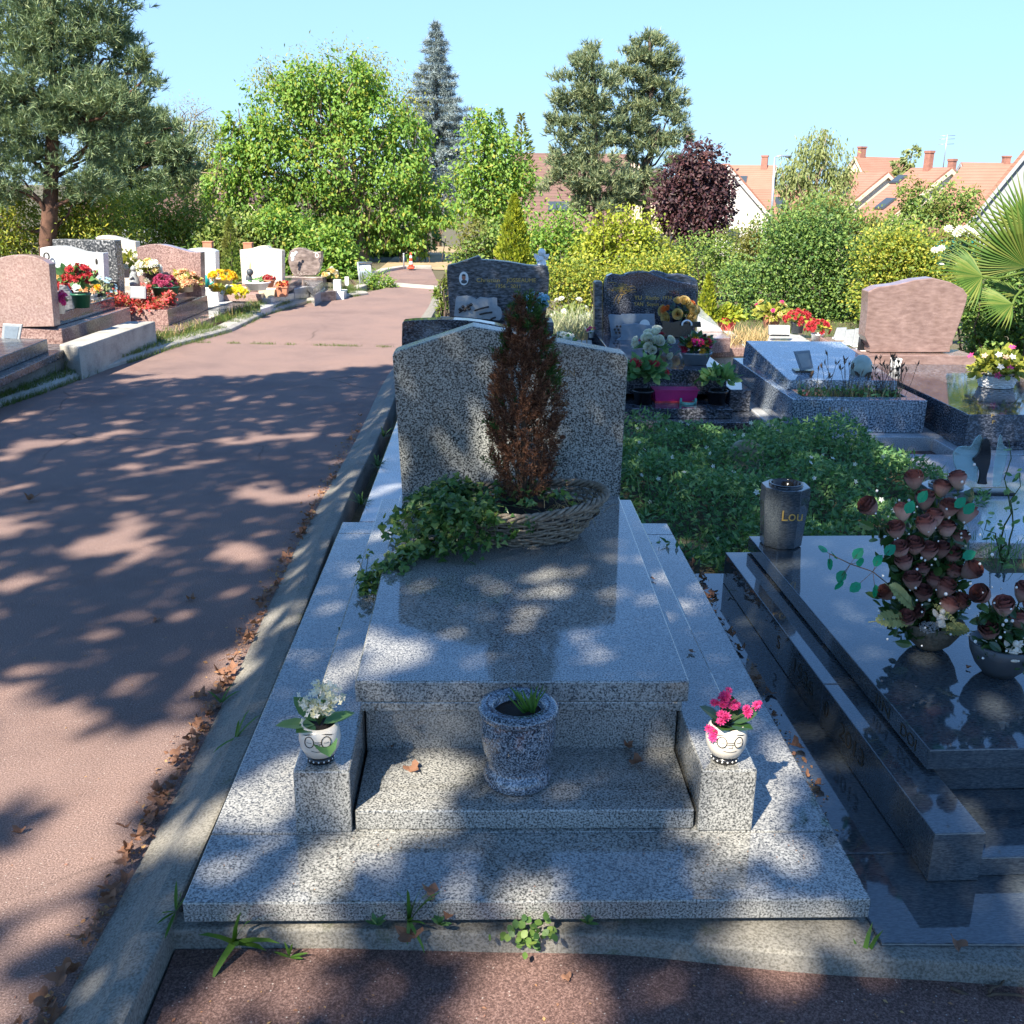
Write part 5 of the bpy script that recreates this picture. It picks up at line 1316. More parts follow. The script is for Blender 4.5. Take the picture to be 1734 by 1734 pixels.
# pink wave-topped tomb with begonias
L3T = thing('pink_wave_tomb', 'pink granite tomb with wave topped headstone and red begonias in front', 'tomb', (-3.6, 9.6, 0))
zs = lambda L: zoomed(L, 200, 380, k)
stele('headstone', zs([(1022, 886), (1010, 340), (960, 345), (870, 335), (780, 310), (690, 285), (610, 262), (520, 245), (440, 240), (360, 246), (280, 262), (225, 282), (255, 640), (265, 800), (300, 886)]), 10.0, .13, M['granite_rose'], L3T, LR)
q = [at(286, 520, z=.24), at(352, 501, z=.24)]
lprism(L3T, 'base_slab', 'granite_rose', [(306, 559, .10), (384, 528, .10), W2(-4.3, 10.9), W2(-4.25, 8.75)], -.05, .10)
e0 = at(286, 552, z=.1); e1 = at(353, 524, z=.1); zt = at(286, 525, Y=e0[1])[2]
d = norm((e1-e0)*[1, 1, 0]); r = np.array([-d[1], d[0], 0])
mb = MB(); mb.prism([p[:2] for p in (e0, e1, e1+r*1.0, e0+r*1.0)], .1005, zt); obj('planter_body', mb, M['granite_rose'], L3T, bevel=.006)
f0 = e0+d*.45+r*.05; f1 = e1-d*.02+r*.06
mb = MB(); mb.prism([p[:2] for p in (f0, f1, f1+r*.9, f0+r*.9)], zt+.0005, zt+.10); obj('ledger', mb, M['granite_rose'], L3T, bevel=.006)
zl = zt+.10
BG = thing('begonia_bed', 'dense bed of red begonias in the front of the pink wave tomb', 'flowers', e0+r*.4+d*.2)
n = 1500; P = e0+d*rng.uniform(-.02, .42, (n, 1))+r*rng.uniform(.03, 1.0, (n, 1)); P[:, 2] = zt+rng.uniform(.0, .09, n)+.05*np.sin(P[:, 0]*9)+.03*np.sin(P[:, 1]*17)
mb = MB(); mb.scatter(LEAF, P, norm(rng.normal(size=(n, 3))+[0, 0, .5]), runit(n)+[0, -.4, .8], rng.uniform(.035, .06, n)); n2 = 120
P = e0+d*rng.uniform(.25, .42, (n2, 1))+r*rng.uniform(.25, .36, (n2, 1)); P[:, 2] = zt+rng.uniform(.05, .22, n2); mb.scatter(LEAF, P, norm(rng.normal(size=(n2, 3))+[0, 0, .5]), runit(n2)+[0, -.4, .8], rng.uniform(.035, .06, n2))
obj('leaves_and_flowers', mb, M['f_begonia'], BG, fix=False)
plaque('white fronted grey frame standing among the red begonias', [(220, 505), (219, 485), (246, 486), (247, 506)], 9.25, .03, 'plaque', foot=False, lean=.1, inset=('white', .76))
plaque('rose granite panel with a dark rose motif below the wave topped headstone', [(238, 496), (239, 459), (287, 461), (288, 497)], 9.72, .05, 'granite_pink', foot=False)
T = [o for o in bpy.data.objects if o.name.startswith('memorial_plaque') and o.parent is None][-1]
mb = MB()
for q in range(7): mb.ball(at(250+q*1.6, 468+3.2*math.sin(q*1.9), Y=9.69), .022, (1, .3, 1), nu=8, nv=5)
mb.tube([at(253, 472, Y=9.69), at(252, 482, Y=9.69)], .005, 5); obj('rose_relief', mb, M['bronze'], T)
bouquet('claret coleus in a long dark green pot on the pink wave tomb', at(281, 501, z=zl), .12, [(MUM, 'p_purple', 30, .04)], ('oval', .145, .12, .10, M['greenpot']), nleaf=40, lsize=.06, lift=.02)
bouquet('big peach and cream bouquet in front of the wave topped headstone', at(316, 494, z=zl), .17, [(MUM, 'p_peach', 30, .05), (MUM, 'p_cream', 12, .055)], ('round', .08, .07, .08, M['creampot']), nleaf=80, lsize=.09, leaf='f_golden', lift=.02, flat=.7)
bouquet('white blossoms spilling over the left of the wave topped headstone', at(253, 457, Y=9.62), .12, [(MUM, 'p_white', 26, .045), (MUM, 'p_cream', 8, .04)], None, nleaf=70, lsize=.07, leaf='f_golden', flat=.9)
bouquet('white flowers and green foliage leaning on the cream humped headstone', at(215, 470, Y=10.3), .20, [(MUM, 'p_white', 12, .04)], ('round', .07, .06, .12, M['white']), nleaf=130, lsize=.08, leaf='f_golden', flat=1.4)
FG = thing('grey_figurine', 'small grey kneeling figurine left of the rose panel', 'statue', at(229, 484, Y=9.75))
c = at(229, 484, Y=9.75); mb = MB(); mb.lathe([(0, 0), (.055, 0), (.06, .03), (.045, .08), (.03, .12), (.035, .15), (0, .16)], c, 12); mb.ball(c+[0, -.01, .18], .032); mb.tube([c+[-.03, 0, .13], c+[-.03, -.05, .08], c+[0, -.06, .10]], .013, 6); obj('body', mb, M['plaque'], FG)
T, h = headtomb('pale blue grey headstone half hidden behind the pink wave tomb', zs([(860, 300), (960, 290), (1080, 292), (1150, 310), (1190, 330), (1200, 760), (860, 760)]), 11.4, .14, 'granite_white', depth=0)
# watering can
WC = thing('watering_can', 'teal plastic watering can behind the pink wave tomb', 'watering can', at(350, 486, Y=10.9))
c = at(349, 486, Y=10.9); kk = 1/ppm(10.9)
mb = MB(); mb.lathe([(0, 0), (7*kk, 0), (6.6*kk, 14*kk), (5*kk, 18*kk), (0, 19*kk)], c, 16); obj('body', mb, M['teal'], WC)
mb = MB(); mb.tube([c+[5*kk, 0, 3*kk], c+[12*kk, -.02, 7*kk], c+[19*kk, -.04, 15*kk]], [2*kk, 1.5*kk, 1.2*kk], 8); obj('spout', mb, M['teal'], WC)
mb = MB(); mb.tube([c+[-6*kk, 0, 5*kk], c+[-9*kk, 0, 14*kk], c+[-3*kk, 0, 20*kk], c+[3*kk, 0, 18*kk]], 1.1*kk, 6); obj('handle', mb, M['teal'], WC)
L5Z = .24
bouquet('bright orange yellow marigolds in a cream urn pot on the left row', at(379, 493, Y=10.7), .16, [(MUM, 'p_yellow', 44, .038)], ('round', .115, .09, .165, M['creampot']), nleaf=40, lsize=.05, leaf='f_golden', flat=.45)
bouquet('low mound of lemon yellow and white flowers below the cream urn pot', at(397, 495, Y=10.45), .15, [(MUM, 'p_lemon', 40, .034), (MUM, 'p_white', 8, .04)], None, nleaf=90, lsize=.05, leaf='f_golden', flat=.5, name='flower_mound')
bouquet('orange pansies in a low cream dish left of the lemon yellow mound', at(370, 494, Y=10.5), .09, [(MUM, 'p_yellow', 12, .03)], ('oval', .10, .08, .04, M['creampot']), nleaf=50, lsize=.05, leaf='f_golden', flat=.6)
L5g = thing('gravel_grave', 'shallow grave plot of white gravel with a grey rim on the left row', 'grave plot', at(380, 512, z=.08))
lprism(L5g, 'rim', 'granite_slate', [(352, 537, .09), (440, 511, .09), W2(-3.95, 12.2), W2(-4.0, 10.3)], -.05, .088)
lprism(L5g, 'gravel', 'gravelm', [(340, 526, .1), (400, 509, .1), W2(-3.9, 12.0), W2(-3.95, 10.5)], .0885, .105)
b0 = at(352, 509, z=.106); b1 = at(443, 511, z=.106)
mb = MB(); mb.prism([b0[:2], b1[:2], b1[:2]+np.array([.02, .3]), b0[:2]+np.array([.02, .3])], .1055, .20); obj('back_border', mb, M['granite_pink'], L5g, bevel=.006)
co5 = zoomed([(185, 310), (300, 300), (360, 285), (430, 264), (500, 260), (530, 272), (545, 292), (600, 300), (660, 308), (705, 322), (708, 720), (215, 720)], 380, 380, k)
T, h = headtomb('cream stepped shoulder headstone with flower pots in front on the left row', co5, 12.2, .14, 'granite_cream', depth=0)
bouquet('crimson flowers in a flared terracotta pot before the cream headstone', at(456, 486, Y=11.3), .07, [(MUM, 'p_red', 14, .032)], ('round', .075, .045, .09, M['terracotta']), nleaf=20, lsize=.05, flat=.7)
bouquet('wide white bowl with sparse greenery before the cream headstone', at(436, 491, Y=11.2), .10, [], ('round', .16, .10, .10, M['white']), nleaf=24, lsize=.06, leaf='f_bed', flat=.4, name='planted_bowl', cat='planter')
bouquet('coral begonias in a square terracotta pot near the road', at(479, 502, Y=11.6), .08, [(FLOWER5, 'p_orange', 12, .03)], ('square', .07, .055, .13, M['terracotta']), nleaf=50, lsize=.06, leaf='f_begonia')
EP = thing('empty_planter', 'empty cream square planter standing at the roadside of the left row', 'planter', at(455, 511, z=.08))
c = at(455, 510, z=.09); mb = MB(); s0, s1, hh = .075, .105, .155
rg = lambda s, z: [(c[0]-s, c[1]-s, z), (c[0]+s, c[1]-s, z), (c[0]+s, c[1]+s, z), (c[0]-s, c[1]+s, z)]
V = rg(s0, c[2])+rg(s1, c[2]+hh)+rg(s1*.86, c[2]+hh)+rg(s0*.8, c[2]+.03)
mb.add(V, [[3, 2, 1, 0]]+[[a+i, a+(i+1) % 4, a+4+(i+1) % 4, a+4+i] for a in (0, 4, 8) for i in range(4)]+[[12, 13, 14, 15]]); obj('body', mb, M['creampot'], EP)
EP2 = thing('white_step_slab', 'bright white slab under the empty cream planter', 'slab', at(470, 520, z=.05))
lprism(EP2, 'slab', 'granite_white', [(441, 524, .085), (458, 519, .085), (505, 497, .085), (440, 509, .085)], -.05, .0885)
# stepped grey tombs near the heart-shaped stone
G6 = thing('stepped_grey_tomb', 'grey stepped tomb base between the cream headstone and the swirled brown stone', 'tomb', at(510, 495, z=.1))
def wallstone(parent, nm, mat, pa, pb, z0, z1, deep=.9):
    a = at(*pa, z=z0); b = at(*pb, z=z0); d = norm((b-a)*[1, 1, 0]); r = np.array([-d[1], d[0], 0])
    mb = MB(); mb.prism([p[:2] for p in (a, b, b+r*deep, a+r*deep)], z0-.1 if z0 < .1 else z0+.001, z1); return obj(nm, mb, M[mat], parent, bevel=.006)
wallstone(G6, 'side', 'granite_pale', (460, 519), (498.5, 508.6), .05, .15)
wallstone(G6, 'side', 'granite_pale', (499.2, 508.4), (530, 503), .05, .20)
wallstone(G6, 'upper_step', 'granite_rose', (489, 494), (511.5, 482), .2, .29, .7)
k5 = .13841
ho = zoomed([(845, 632), (810, 560), (785, 470), (780, 390), (800, 330), (850, 295), (905, 284), (960, 292), (1030, 320), (1090, 340), (1180, 334), (1184, 420), (1170, 510), (1140, 590), (1120, 622)], 380, 380, k5)
T, h = headtomb('swirled brown asymmetrical headstone with white flower motif by the road', ho, 13.1, .13, 'granite_brown', depth=0)
mb = MB()
for qx, qy in ((835, 360), (855, 375), (825, 385), (878, 345), (840, 410), (832, 435)): mb.ball(at(380+qx*k5, 380+qy*k5, Y=13.0), .022, (1, .4, 1), nu=8, nv=5)
obj('white_flower_motif', mb, M['white'], h)
mb = MB(); c = at(380+1132*k5, 380+380*k5, Y=13.02); mb.tube([c+np.array([math.cos(a)*.022, 0, math.sin(a)*.027]) for a in np.linspace(0, 2*PI, 15)], .005, 5, cap=False); obj('ring_emblem', mb, M['white'], h)
S6 = thing('ribbed_grey_tomb', 'ribbed grey granite ledger sloping below the swirled brown headstone', 'tomb', at(530, 490, z=.1))
lprism(S6, 'lower_step', 'granite_pale', [(515, 480, .15), (545, 478, .15), (551, 487, .15), (532, 499, .15)], -.05, .15)
lprism(S6, 'upper_step', 'granite_slate', [(513, 474, .24), (541, 471, .24), (547, 477, .24), (530, 489, .24)], .151, .24)
bouquet('cream and white flower posy right of the swirled brown headstone', at(559, 478, Y=13.2), .12, [(MUM, 'p_cream', 14, .04), (MUM, 'p_white', 10, .04)], ('round', .05, .045, .06, M['bronze']), nleaf=40, lsize=.06, leaf='f_golden', flat=1.1)
RB = thing('brown_stone_block', 'low brown stone block right of the ribbed ledger', 'kerb block', at(555, 492, z=.05)); lprism(RB, 'block', 'granite_brown', [(540, 504, .06), (569, 501, .06), (571, 484, .16), (552, 485, .16)], -.05, .13)
WB = thing('white_marker_post', 'square white marker post at the end of the left row', 'marker', at(572, 490, z=.1))
c = at(573, 498, z=.06); kk = 1/ppm(c[1]); mb = MB(); mb.box(c[0]-7*kk, c[0]+5*kk, c[1]-.06, c[1]+.06, .0, c[2]+24*kk); mb.box(c[0]-7.5*kk, c[0]+11*kk, c[1]-.12, c[1]+.30, -.03, .10); obj('post', mb, M['white'], WB, bevel=.006)
SG = thing('small_sign', 'small white sign on a thin stake in the verge by the barrier', 'sign', at(588, 495, Y=14.2))
kk = 1/ppm(14.2); c = at(588, 492, Y=14.2); mb = MB(); mb.tube([c-[0, 0, .15], c+[0, 0, 16*kk]], .006, 6); obj('stake', mb, M['steel'], SG)
mb = MB(); mb.box(c[0]-3.3*kk, c[0]+3.3*kk, c[1]-.02, c[1]-.006, c[2]+8*kk, c[2]+23*kk); obj('panel', mb, M['white'], SG, bevel=.002)
# crowd barrier
BR = thing('crowd_barrier', 'galvanised steel crowd barrier seen end on at the bend of the road', 'barrier', at(614, 495, Y=14.6))
p0 = at(606, 445.5, Y=14.5); p1 = at(628, 445, Y=16.3); b0 = at(611, 489, Y=14.5); b1 = at(629.5, 484, Y=16.3)
mb = MB(); mb.tube([b0, p0, p1, b1, b0], .019, 8, smooth=True); obj('frame', mb, M['steel'], BR)
mb = MB()
for q in np.linspace(.07, .93, 14): mb.tube([p0+(p1-p0)*q, b0+(b1-b0)*q], .008, 5)
obj('bars', mb, M['steel'], BR)
mb = MB(); mb.tube([b0+[-.10, 0, -.02]]+[b0+[-.10*math.cos(a)*1.0, 0, .055*math.sin(a)-.015] for a in np.linspace(.1, PI-.1, 9)]+[b0+[.12, 0, -.03]], .016, 7); mb.tube([b0, b0+[0, 0, .06]], .016, 7); obj('foot', mb, M['steel'], BR)
# traffic cone
CN = thing('traffic_cone', 'red and white traffic cone at the far bend of the road', 'traffic cone', at(696, 455, Y=18.1))
c = at(696, 454.5, Y=18.1); kk = 1/ppm(18.1); c[2] = max(c[2], .0)
hh = 26*kk; rad = lambda t_: (4.1-2.9*t_)*kk
mb = MB(); mb.box(c[0]-5.6*kk, c[0]+5.6*kk, c[1]-.14, c[1]+.14, c[2], c[2]+.035); obj('base', mb, M['orange'], CN, bevel=.01)
for i, (t0, t1) in enumerate(((.03, .27), (.27, .46), (.46, .66), (.66, .82), (.82, 1))):
    mb = MB(); mb.lathe([(rad(t0)+(.002 if i % 2 else 0), c[2]+hh*t0-c[2]), (rad(t1)+(.002 if i % 2 else 0), hh*t1)]+([(0, hh)] if i == 4 else []), c, 20)
    obj('white_band' if i % 2 else 'red_band', mb, M['white'] if i % 2 else M['orange'], CN)
PO = thing('thin_post', 'thin grey post beside the traffic cone', 'post', at(684, 455, Y=18)); c = at(684, 455, Y=18.0); mb = MB(); mb.tube([c, c+[0, 0, 24/ppm(18)]], .014, 6); mb.ball(c+[0, 0, 24/ppm(18)], .02, nu=8, nv=6); obj('rod', mb, M['steel'], PO)
for lab, px, py in (('terracotta pot on a post left of the gravel plot, against the hedge', 265+85, 0), ):
    pass
for lab, px, py, s in (('orange brown clay urn showing above the pale blue grey headstone', 353, 415, 7.5), ('small square clay pot showing above the cream stepped headstone', 421, 417, 7)):
    T = thing('clay_pot', lab, 'pot', at(px, py+4, Y=13.6)); c = at(px, py+5, Y=13.6); kk = 1/ppm(13.6)
    mb = MB(); mb.box(c[0]-s*kk, c[0]+s*kk, c[1]-s*kk, c[1]+s*kk, c[2], c[2]+9*kk); mb.box(c[0]-s*1.1*kk, c[0]+s*1.1*kk, c[1]-s*1.1*kk, c[1]+s*1.1*kk, c[2]+9.02*kk, c[2]+11*kk); obj('body', mb, M['terracotta'], T, bevel=.006)
    mb = MB(); mb.box(c[0]-.05, c[0]+.05, c[1]-.05, c[1]+.05, -.04, c[2]-.001); obj('pedestal', mb, M['concrete'], T)
GC = thing('grey_green_conifer', 'small grey green columnar conifer left of the cream stepped headstone', 'conifer', at(395, 488, Y=12.6)*[1, 1, 0])
cone_conifer(GC, at(396, 488, Y=12.6)*[1, 1, 0], 1.05, .17, 2200, M['f_hedge'], size=.055)
TOY = thing('black_white_ornament', 'small black and white perched ornament against the cream stepped headstone', 'ornament', at(420, 482, Y=11.9))
c = at(422, 474, Y=11.95); mb = MB(); mb.ball(c, .055, (.8, .7, 1.5)); mb.ball(c+[.02, -.02, .10], .045); mb.ball(c+[-.01, -.05, -.03], .03, mat=1); mb.scatter(OVAL, [c+[.02, 0, .12]], [(.1, 0, 1)], [(0, -1, 0)], np.array([[.05, .1, .05]]), mat=2)
mb.tube([c-[0, 0, .05], c-[0, 0, .30]], .012, 6); obj('figure', mb, [M['charpot'], M['white'], M['p_peach']], TOY)
# cream dish and ledge near the watering can
# ------------------------------------------------------------------ vegetation
def limb(mb, a, b, r0, r1, wig=.08, n=7, mat=0, seg=6):
    a = np.asarray(a, float); b = np.asarray(b, float); L = np.linalg.norm(b-a)
    q = np.linspace(0, 1, seg)[:, None]; P = a+(b-a)*q
    P[1:-1] += rng.normal(size=(seg-2, 3))*L*wig*.5
    mb.tube(P, np.linspace(r0, r1, seg), n, mat=mat); return P
def broadleaf(name, label, Y, trunk_px, trunk_r, blobs, n, size, leafm, bark='bark', cat='tree', group=None, tmpl=LEAF, droop=.3, clump=16, cs=.2, shell=.5, limbs=14, base_z=None, trunk_top=None, accent=None):
    B = blobs_px(blobs, Y)
    base = at(trunk_px[0], trunk_px[1], Y=Y); base[2] = gz(base[0], base[1])-.1 if base_z is None else base_z
    T = thing(name, label, cat, base, group)
    cen = np.mean([b[0] for b in B], axis=0)
    top = np.array([base[0]*.6+cen[0]*.4, Y, cen[2]]) if trunk_top is None else at(*trunk_top, Y=Y)
    mb = MB(); P = limb(mb, base, top, trunk_r, trunk_r*.35, .04, 9)
    for i in range(limbs):
        b = B[i % len(B)]; q = rng.uniform(.35, .98); s = P[int(q*(len(P)-1))]
        limb(mb, s, b[0]+rng.normal(size=3)*b[1]*.45, trunk_r*.35, trunk_r*.06, .12, 6)
    obj('trunk', mb, M[bark], T)
    Pp, out, cid, cd = crown(B, n, clump, shell, cs)
    m = len(Pp); cdir = cd[cid]
    D = norm(cdir*.5+rng.normal(size=(m, 3))*.55+[0, 0, -droop])
    Nn = norm(out*.2+rng.normal(size=(m, 3))*.45+SD*.75+[0, 0, .2])
    mb = MB(); mb.scatter(tmpl, Pp, D, Nn, size*rng.uniform(.65, 1.3, m))
    obj('crown', mb, M[leafm] if isinstance(leafm, str) else leafm, T, fix=False)
    return T, B
def needle_tree(name, label, Y, trunk_px, trunk_top, trunk_r, blobs, ntuft, L, leafm, bark='bark_red', k=11, updir=.75, cat='pine', w=1.0, limbs=18, clump=30, cs=.2, group=None):
    B = blobs_px(blobs, Y); base = at(*trunk_px, Y=Y); base[2] = gz(base[0], base[1])-.1
    T = thing(name, label, cat, base, group); top = at(*trunk_top, Y=Y)
    mb = MB(); P = limb(mb, base, top, trunk_r, trunk_r*.25, .03, 9, seg=9)
    for i in range(limbs):
        b = B[i % len(B)]; zf = np.clip((b[0][2]-base[2])/(top[2]-base[2])-.08, .2, .95); s = P[int(zf*(len(P)-1))]
        limb(mb, s, b[0]+rng.normal(size=3)*b[1]*.35, trunk_r*.28, trunk_r*.05, .1, 5)
    obj('trunk', mb, M[bark], T)
    Pp, out, cid, cd = crown(B, ntuft, clump, .5, cs, .55)
    m = len(Pp); sd = norm(out*.75+rng.normal(size=(m, 3))*.35+[0, 0, updir])
    idx = np.repeat(np.arange(m), k); q = len(idx)
    D = norm(sd[idx]+rng.normal(size=(q, 3))*.55)
    P2 = Pp[idx]+sd[idx]*(rng.random((q, 1))*L*.9)
    mb = MB(); ln = L*rng.uniform(.6, 1.1, q)
    mb.scatter(NEEDLE, P2, D, runit(q), np.stack([ln*w, ln, ln], 1)); obj('needles', mb, M[leafm], T, fix=False)
    return T
# the big pine on the left
needle_tree('pine_tree', 'tall blue green pine filling the upper left corner with a bare reddish trunk', 15.6, (77, 418), (85, -60), .15,
    [(40, 30, 90), (150, -10, 80), (-40, 120, 95), (105, 60, 80), (180, 70, 55), (60, 130, 80), (150, 130, 70), (225, 85, 34), (-20, 210, 80), (70, 210, 70), (150, 195, 70), (215, 160, 55), (260, 130, 26), (110, 265, 70), (40, 280, 60, 0, 40), (-30, 300, 70, 0, 40), (150, 310, 45, 0, 26), (30, -90, 110), (120, -110, 100), (215, 210, 40), (110, 345, 30, 0, 18), (-10, 345, 40, 1, 18)],
    11500, .13, 'f_pine', k=13, w=1.4, limbs=34)
needle_tree('pine_tree', 'second darker pine standing behind the tall left pine', 26, (185, 400), (190, 170), .24,
    [(160, 200, 45), (210, 240, 55), (260, 225, 45), (290, 240, 40), (240, 290, 50), (185, 290, 45), (290, 290, 38), (325, 280, 24), (210, 330, 40, 0, 24), (270, 330, 45, 0, 22)],
    5200, .18, 'f_pine', k=11, w=1.7)
broadleaf('sparse_tree', 'sparse brownish bare topped tree rising behind the two left pines', 34, (315, 400), .14, [(300, 205, 40), (275, 225, 30), (335, 215, 32), (318, 185, 20), (345, 240, 30)], 2600, .07, foliage('sparse_brown_leaves', [(.20, .15, .07), (.26, .20, .09), (.18, .17, .07)], .3), tmpl=NARROW, limbs=22, cs=.3)
broadleaf('small_tree', 'small green birch like tree between the pines and the big bright tree', 30, (345, 400), .10, [(340, 240, 32), (365, 225, 22), (330, 280, 36), (360, 290, 34), (345, 325, 30)], 2600, .09, 'f_birch', limbs=12)
# the large bright green drooping tree
BT, BB = broadleaf('drooping_tree', 'large bright green drooping tree left of the path with yellow flecked leaves', 20.5, (615, 442), .15,
    [(470, 195, 60), (560, 180, 70), (640, 200, 60), (690, 240, 45), (420, 230, 45), (400, 280, 50), (480, 270, 70), (580, 270, 80), (670, 300, 65), (725, 330, 40), (440, 340, 65), (375, 330, 38), (530, 350, 70), (620, 360, 60), (690, 370, 50), (745, 375, 32), (470, 400, 50), (560, 405, 45), (400, 385, 40), (520, 430, 34), (655, 395, 34), (700, 410, 26), (395, 210, 20), (600, 140, 45), (520, 150, 45)],
    42000, .088, 'f_robinia', bark='bark_pale', droop=.75, clump=42, cs=.15, limbs=40, trunk_top=(600, 300))
mb = MB()
for i in range(130):
    b = BB[rng.integers(0, len(BB))]; p = b[0]+runit(1)[0]*b[1]*.95; q = p+[rng.normal()*.12, rng.normal()*.1, -rng.uniform(.35, .9)]
    mb.tube([p, (p+q)/2+[rng.normal()*.05, 0, 0], q], .008, 4)
obj('hanging_twigs', mb, M['twig'], BT, fix=False)
broadleaf('yellowing_tree', 'feathery yellowing tree crown behind the top of the drooping tree', 27, (590, 420), .14, [(470, 140, 40), (530, 130, 48), (590, 130, 50), (640, 150, 46), (680, 180, 36), (450, 130, 26), (620, 120, 30)], 5200, .10, 'f_golden', tmpl=NARROW, droop=.5, limbs=18, cs=.26)
broadleaf('dark_understorey_bush', 'dark shaded bush under the drooping tree beside the traffic cone', 22.5, (670, 440), .06, [(640, 415, 40), (690, 415, 34), (720, 400, 30), (580, 425, 40), (530, 440, 36), (665, 435, 30)], 3600, .11, 'f_hedged', cat='bush', limbs=6)
# blue spruce
def spruce(label, Y, base_px, top_px, R_px, n, leafm, L=.16):
    base = at(*base_px, Y=Y); base[2] = gz(base[0], base[1])-.1; top = at(*top_px, Y=Y); H = top[2]-base[2]; R = R_px/ppm(Y)
    T = thing('spruce_tree', label, 'spruce', base)
    mb = MB(); mb.tube([base, (base+top)/2, top], [R*.09, R*.05, .01], 8); 
    nm = MB(); tiers = 21; z0 = .30
    for ti in range(tiers):
        f = ti/(tiers-1); z = base[2]+H*(z0+(1-z0)*f*.985); rr = R*(1-f)**.82*rng.uniform(.85, 1.1)+.05
        kb = int(6+7*(1-f))
        for b in range(kb):
            a = 2*PI*(b+rng.random())/kb; l = rr*rng.uniform(.6, 1.1)
            o = np.array([base[0]+(top[0]-base[0])*(z-base[2])/H, base[1], z]); e = o+[math.cos(a)*l, math.sin(a)*l, -.10*l+.18*l*f]
            mid = (o+e)/2+[0, 0, -.10*l]
            mb.tube([o, mid, e], [.018, .012, .004], 4)
            k = int(16+40*l); q = rng.random(k)**.7
            P = o*(1-q)[:, None]**2+2*(q*(1-q))[:, None]*mid+e*(q**2)[:, None]
            for s in range(5):
                nm.scatter(NEEDLE, P+rng.normal(size=(k, 3))*.04, norm((e-o)/l*.6+rng.normal(size=(k, 3))*.75+[0, 0, .05]), runit(k), np.stack([np.full(k, L*1.2), rng.uniform(.6, 1.2, k)*L, np.full(k, L)], 1))
    obj('trunk', mb, M['bark'], T); obj('needles', nm, M[leafm], T, fix=False); return T
spruce('tall silvery blue spruce rising behind the drooping tree', 33, (740, 420), (738, 40), 92, 1, 'f_spruce', .19)
broadleaf('bare_shrub', 'half dead brown twigged shrub below the blue spruce', 29, (745, 410), .06, [(730, 290, 32), (760, 310, 28), (745, 340, 30), (770, 345, 22)], 1100, .10, 'f_spruce', cat='bush', limbs=26, bark='bark_pale')
broadleaf('bright_young_tree', 'upright bright green young tree between the spruce and the brown roofed house', 27, (832, 395), .09, [(815, 225, 32), (810, 205, 22), (830, 255, 45), (800, 290, 38), (860, 280, 42), (885, 305, 28), (830, 320, 55), (795, 340, 36), (865, 340, 36), (835, 365, 38)], 6800, .115, 'f_robinia', limbs=18, droop=.5)
for lab, x, y0, y1, r in (('left one of two thin dark conifer tips behind the bright young tree', 845, 185, 330, 20), ('right one of two thin dark conifer tips behind the bright young tree', 881, 195, 330, 22)):
    b = at(x, y1, Y=40); tp = at(x, y0, Y=40); T = thing('conifer_tree', lab, 'conifer', [b[0], b[1], gz(b[0], b[1])], 'conifer tips behind the bright tree')
    cone_conifer(T, b, tp[2]-b[2], r/ppm(40), 700, M['f_hedge'], NARROW, .28, up=.35)
# the pair of pines right of centre
PB1 = [(1000, 110, 36), (1010, 150, 42), (965, 160, 36), (985, 200, 44), (950, 225, 34), (1020, 215, 40), (960, 260, 34, 0, 24), (1010, 265, 40), (975, 300, 40, 0, 26), (1025, 310, 44, 0, 30), (960, 330, 40, 0, 24), (1010, 345, 44, 0, 24), (940, 200, 20), (945, 290, 22)]
PB2 = [(1095, 75, 30), (1110, 95, 34), (1080, 110, 36), (1120, 130, 34), (1070, 150, 40), (1110, 170, 44), (1145, 185, 26), (1075, 200, 42), (1125, 215, 42), (1155, 235, 20), (1080, 245, 42, 0, 28), (1120, 260, 40, 0, 26), (1050, 225, 34), (1055, 115, 26), (1070, 300, 42, 0, 26), (1100, 330, 40, 0, 26), (1150, 280, 24, 0, 16), (1060, 345, 40, 0, 24)]
PB1 = [(b[0], b[1], b[2]*(.86 if b[1] < 270 else 1.05), *b[3:]) for b in PB1]; PB2 = [(b[0], b[1], b[2]*(.86 if b[1] < 270 else 1.05), *b[3:]) for b in PB2]
needle_tree('pine_tree', 'left and lower pine of the pair standing right of centre', 31, (1012, 400), (1002, 90), .17, PB1, 3400, .19, 'f_pine2', bark='bark', k=11, w=1.9, updir=.95, clump=22)
needle_tree('pine_tree', 'right and taller pine of the pair standing right of centre', 32, (1090, 400), (1100, 60), .17, PB2, 4000, .19, 'f_pine2', bark='bark', k=11, w=1.9, updir=.95, clump=22)
broadleaf('purple_maple', 'round dark purple leaved maple in front of the white gabled house', 28, (1155, 412), .12, [(1180, 265, 30), (1190, 290, 40), (1150, 300, 36), (1215, 310, 30), (1160, 340, 48), (1205, 345, 40), (1135, 345, 34), (1175, 370, 46), (1225, 350, 24), (1140, 375, 26), (1205, 375, 30)], 9500, .125, 'f_maple', limbs=18, droop=.25)
broadleaf('weeping_birch', 'pale weeping birch among the houses on the right', 62, (1380, 370), .22, [(1385, 250, 30), (1405, 265, 34), (1360, 280, 34), (1345, 300, 26), (1420, 290, 30), (1385, 300, 44), (1350, 325, 30), (1400, 335, 44), (1430, 315, 22), (1330, 290, 18), (1325, 320, 18), (1395, 235, 16)], 5600, .26, 'f_birch', tmpl=NARROW, droop=1.5, limbs=16, bark='bark_pale')
broadleaf('thin_poplar', 'thin pale poplar top showing between the right hand roofs', 80, (1525, 330), .16, [(1535, 270, 12), (1548, 255, 9), (1530, 285, 14), (1520, 300, 12), (1545, 285, 10), (1518, 275, 6)], 700, .30, 'f_birch', limbs=8)
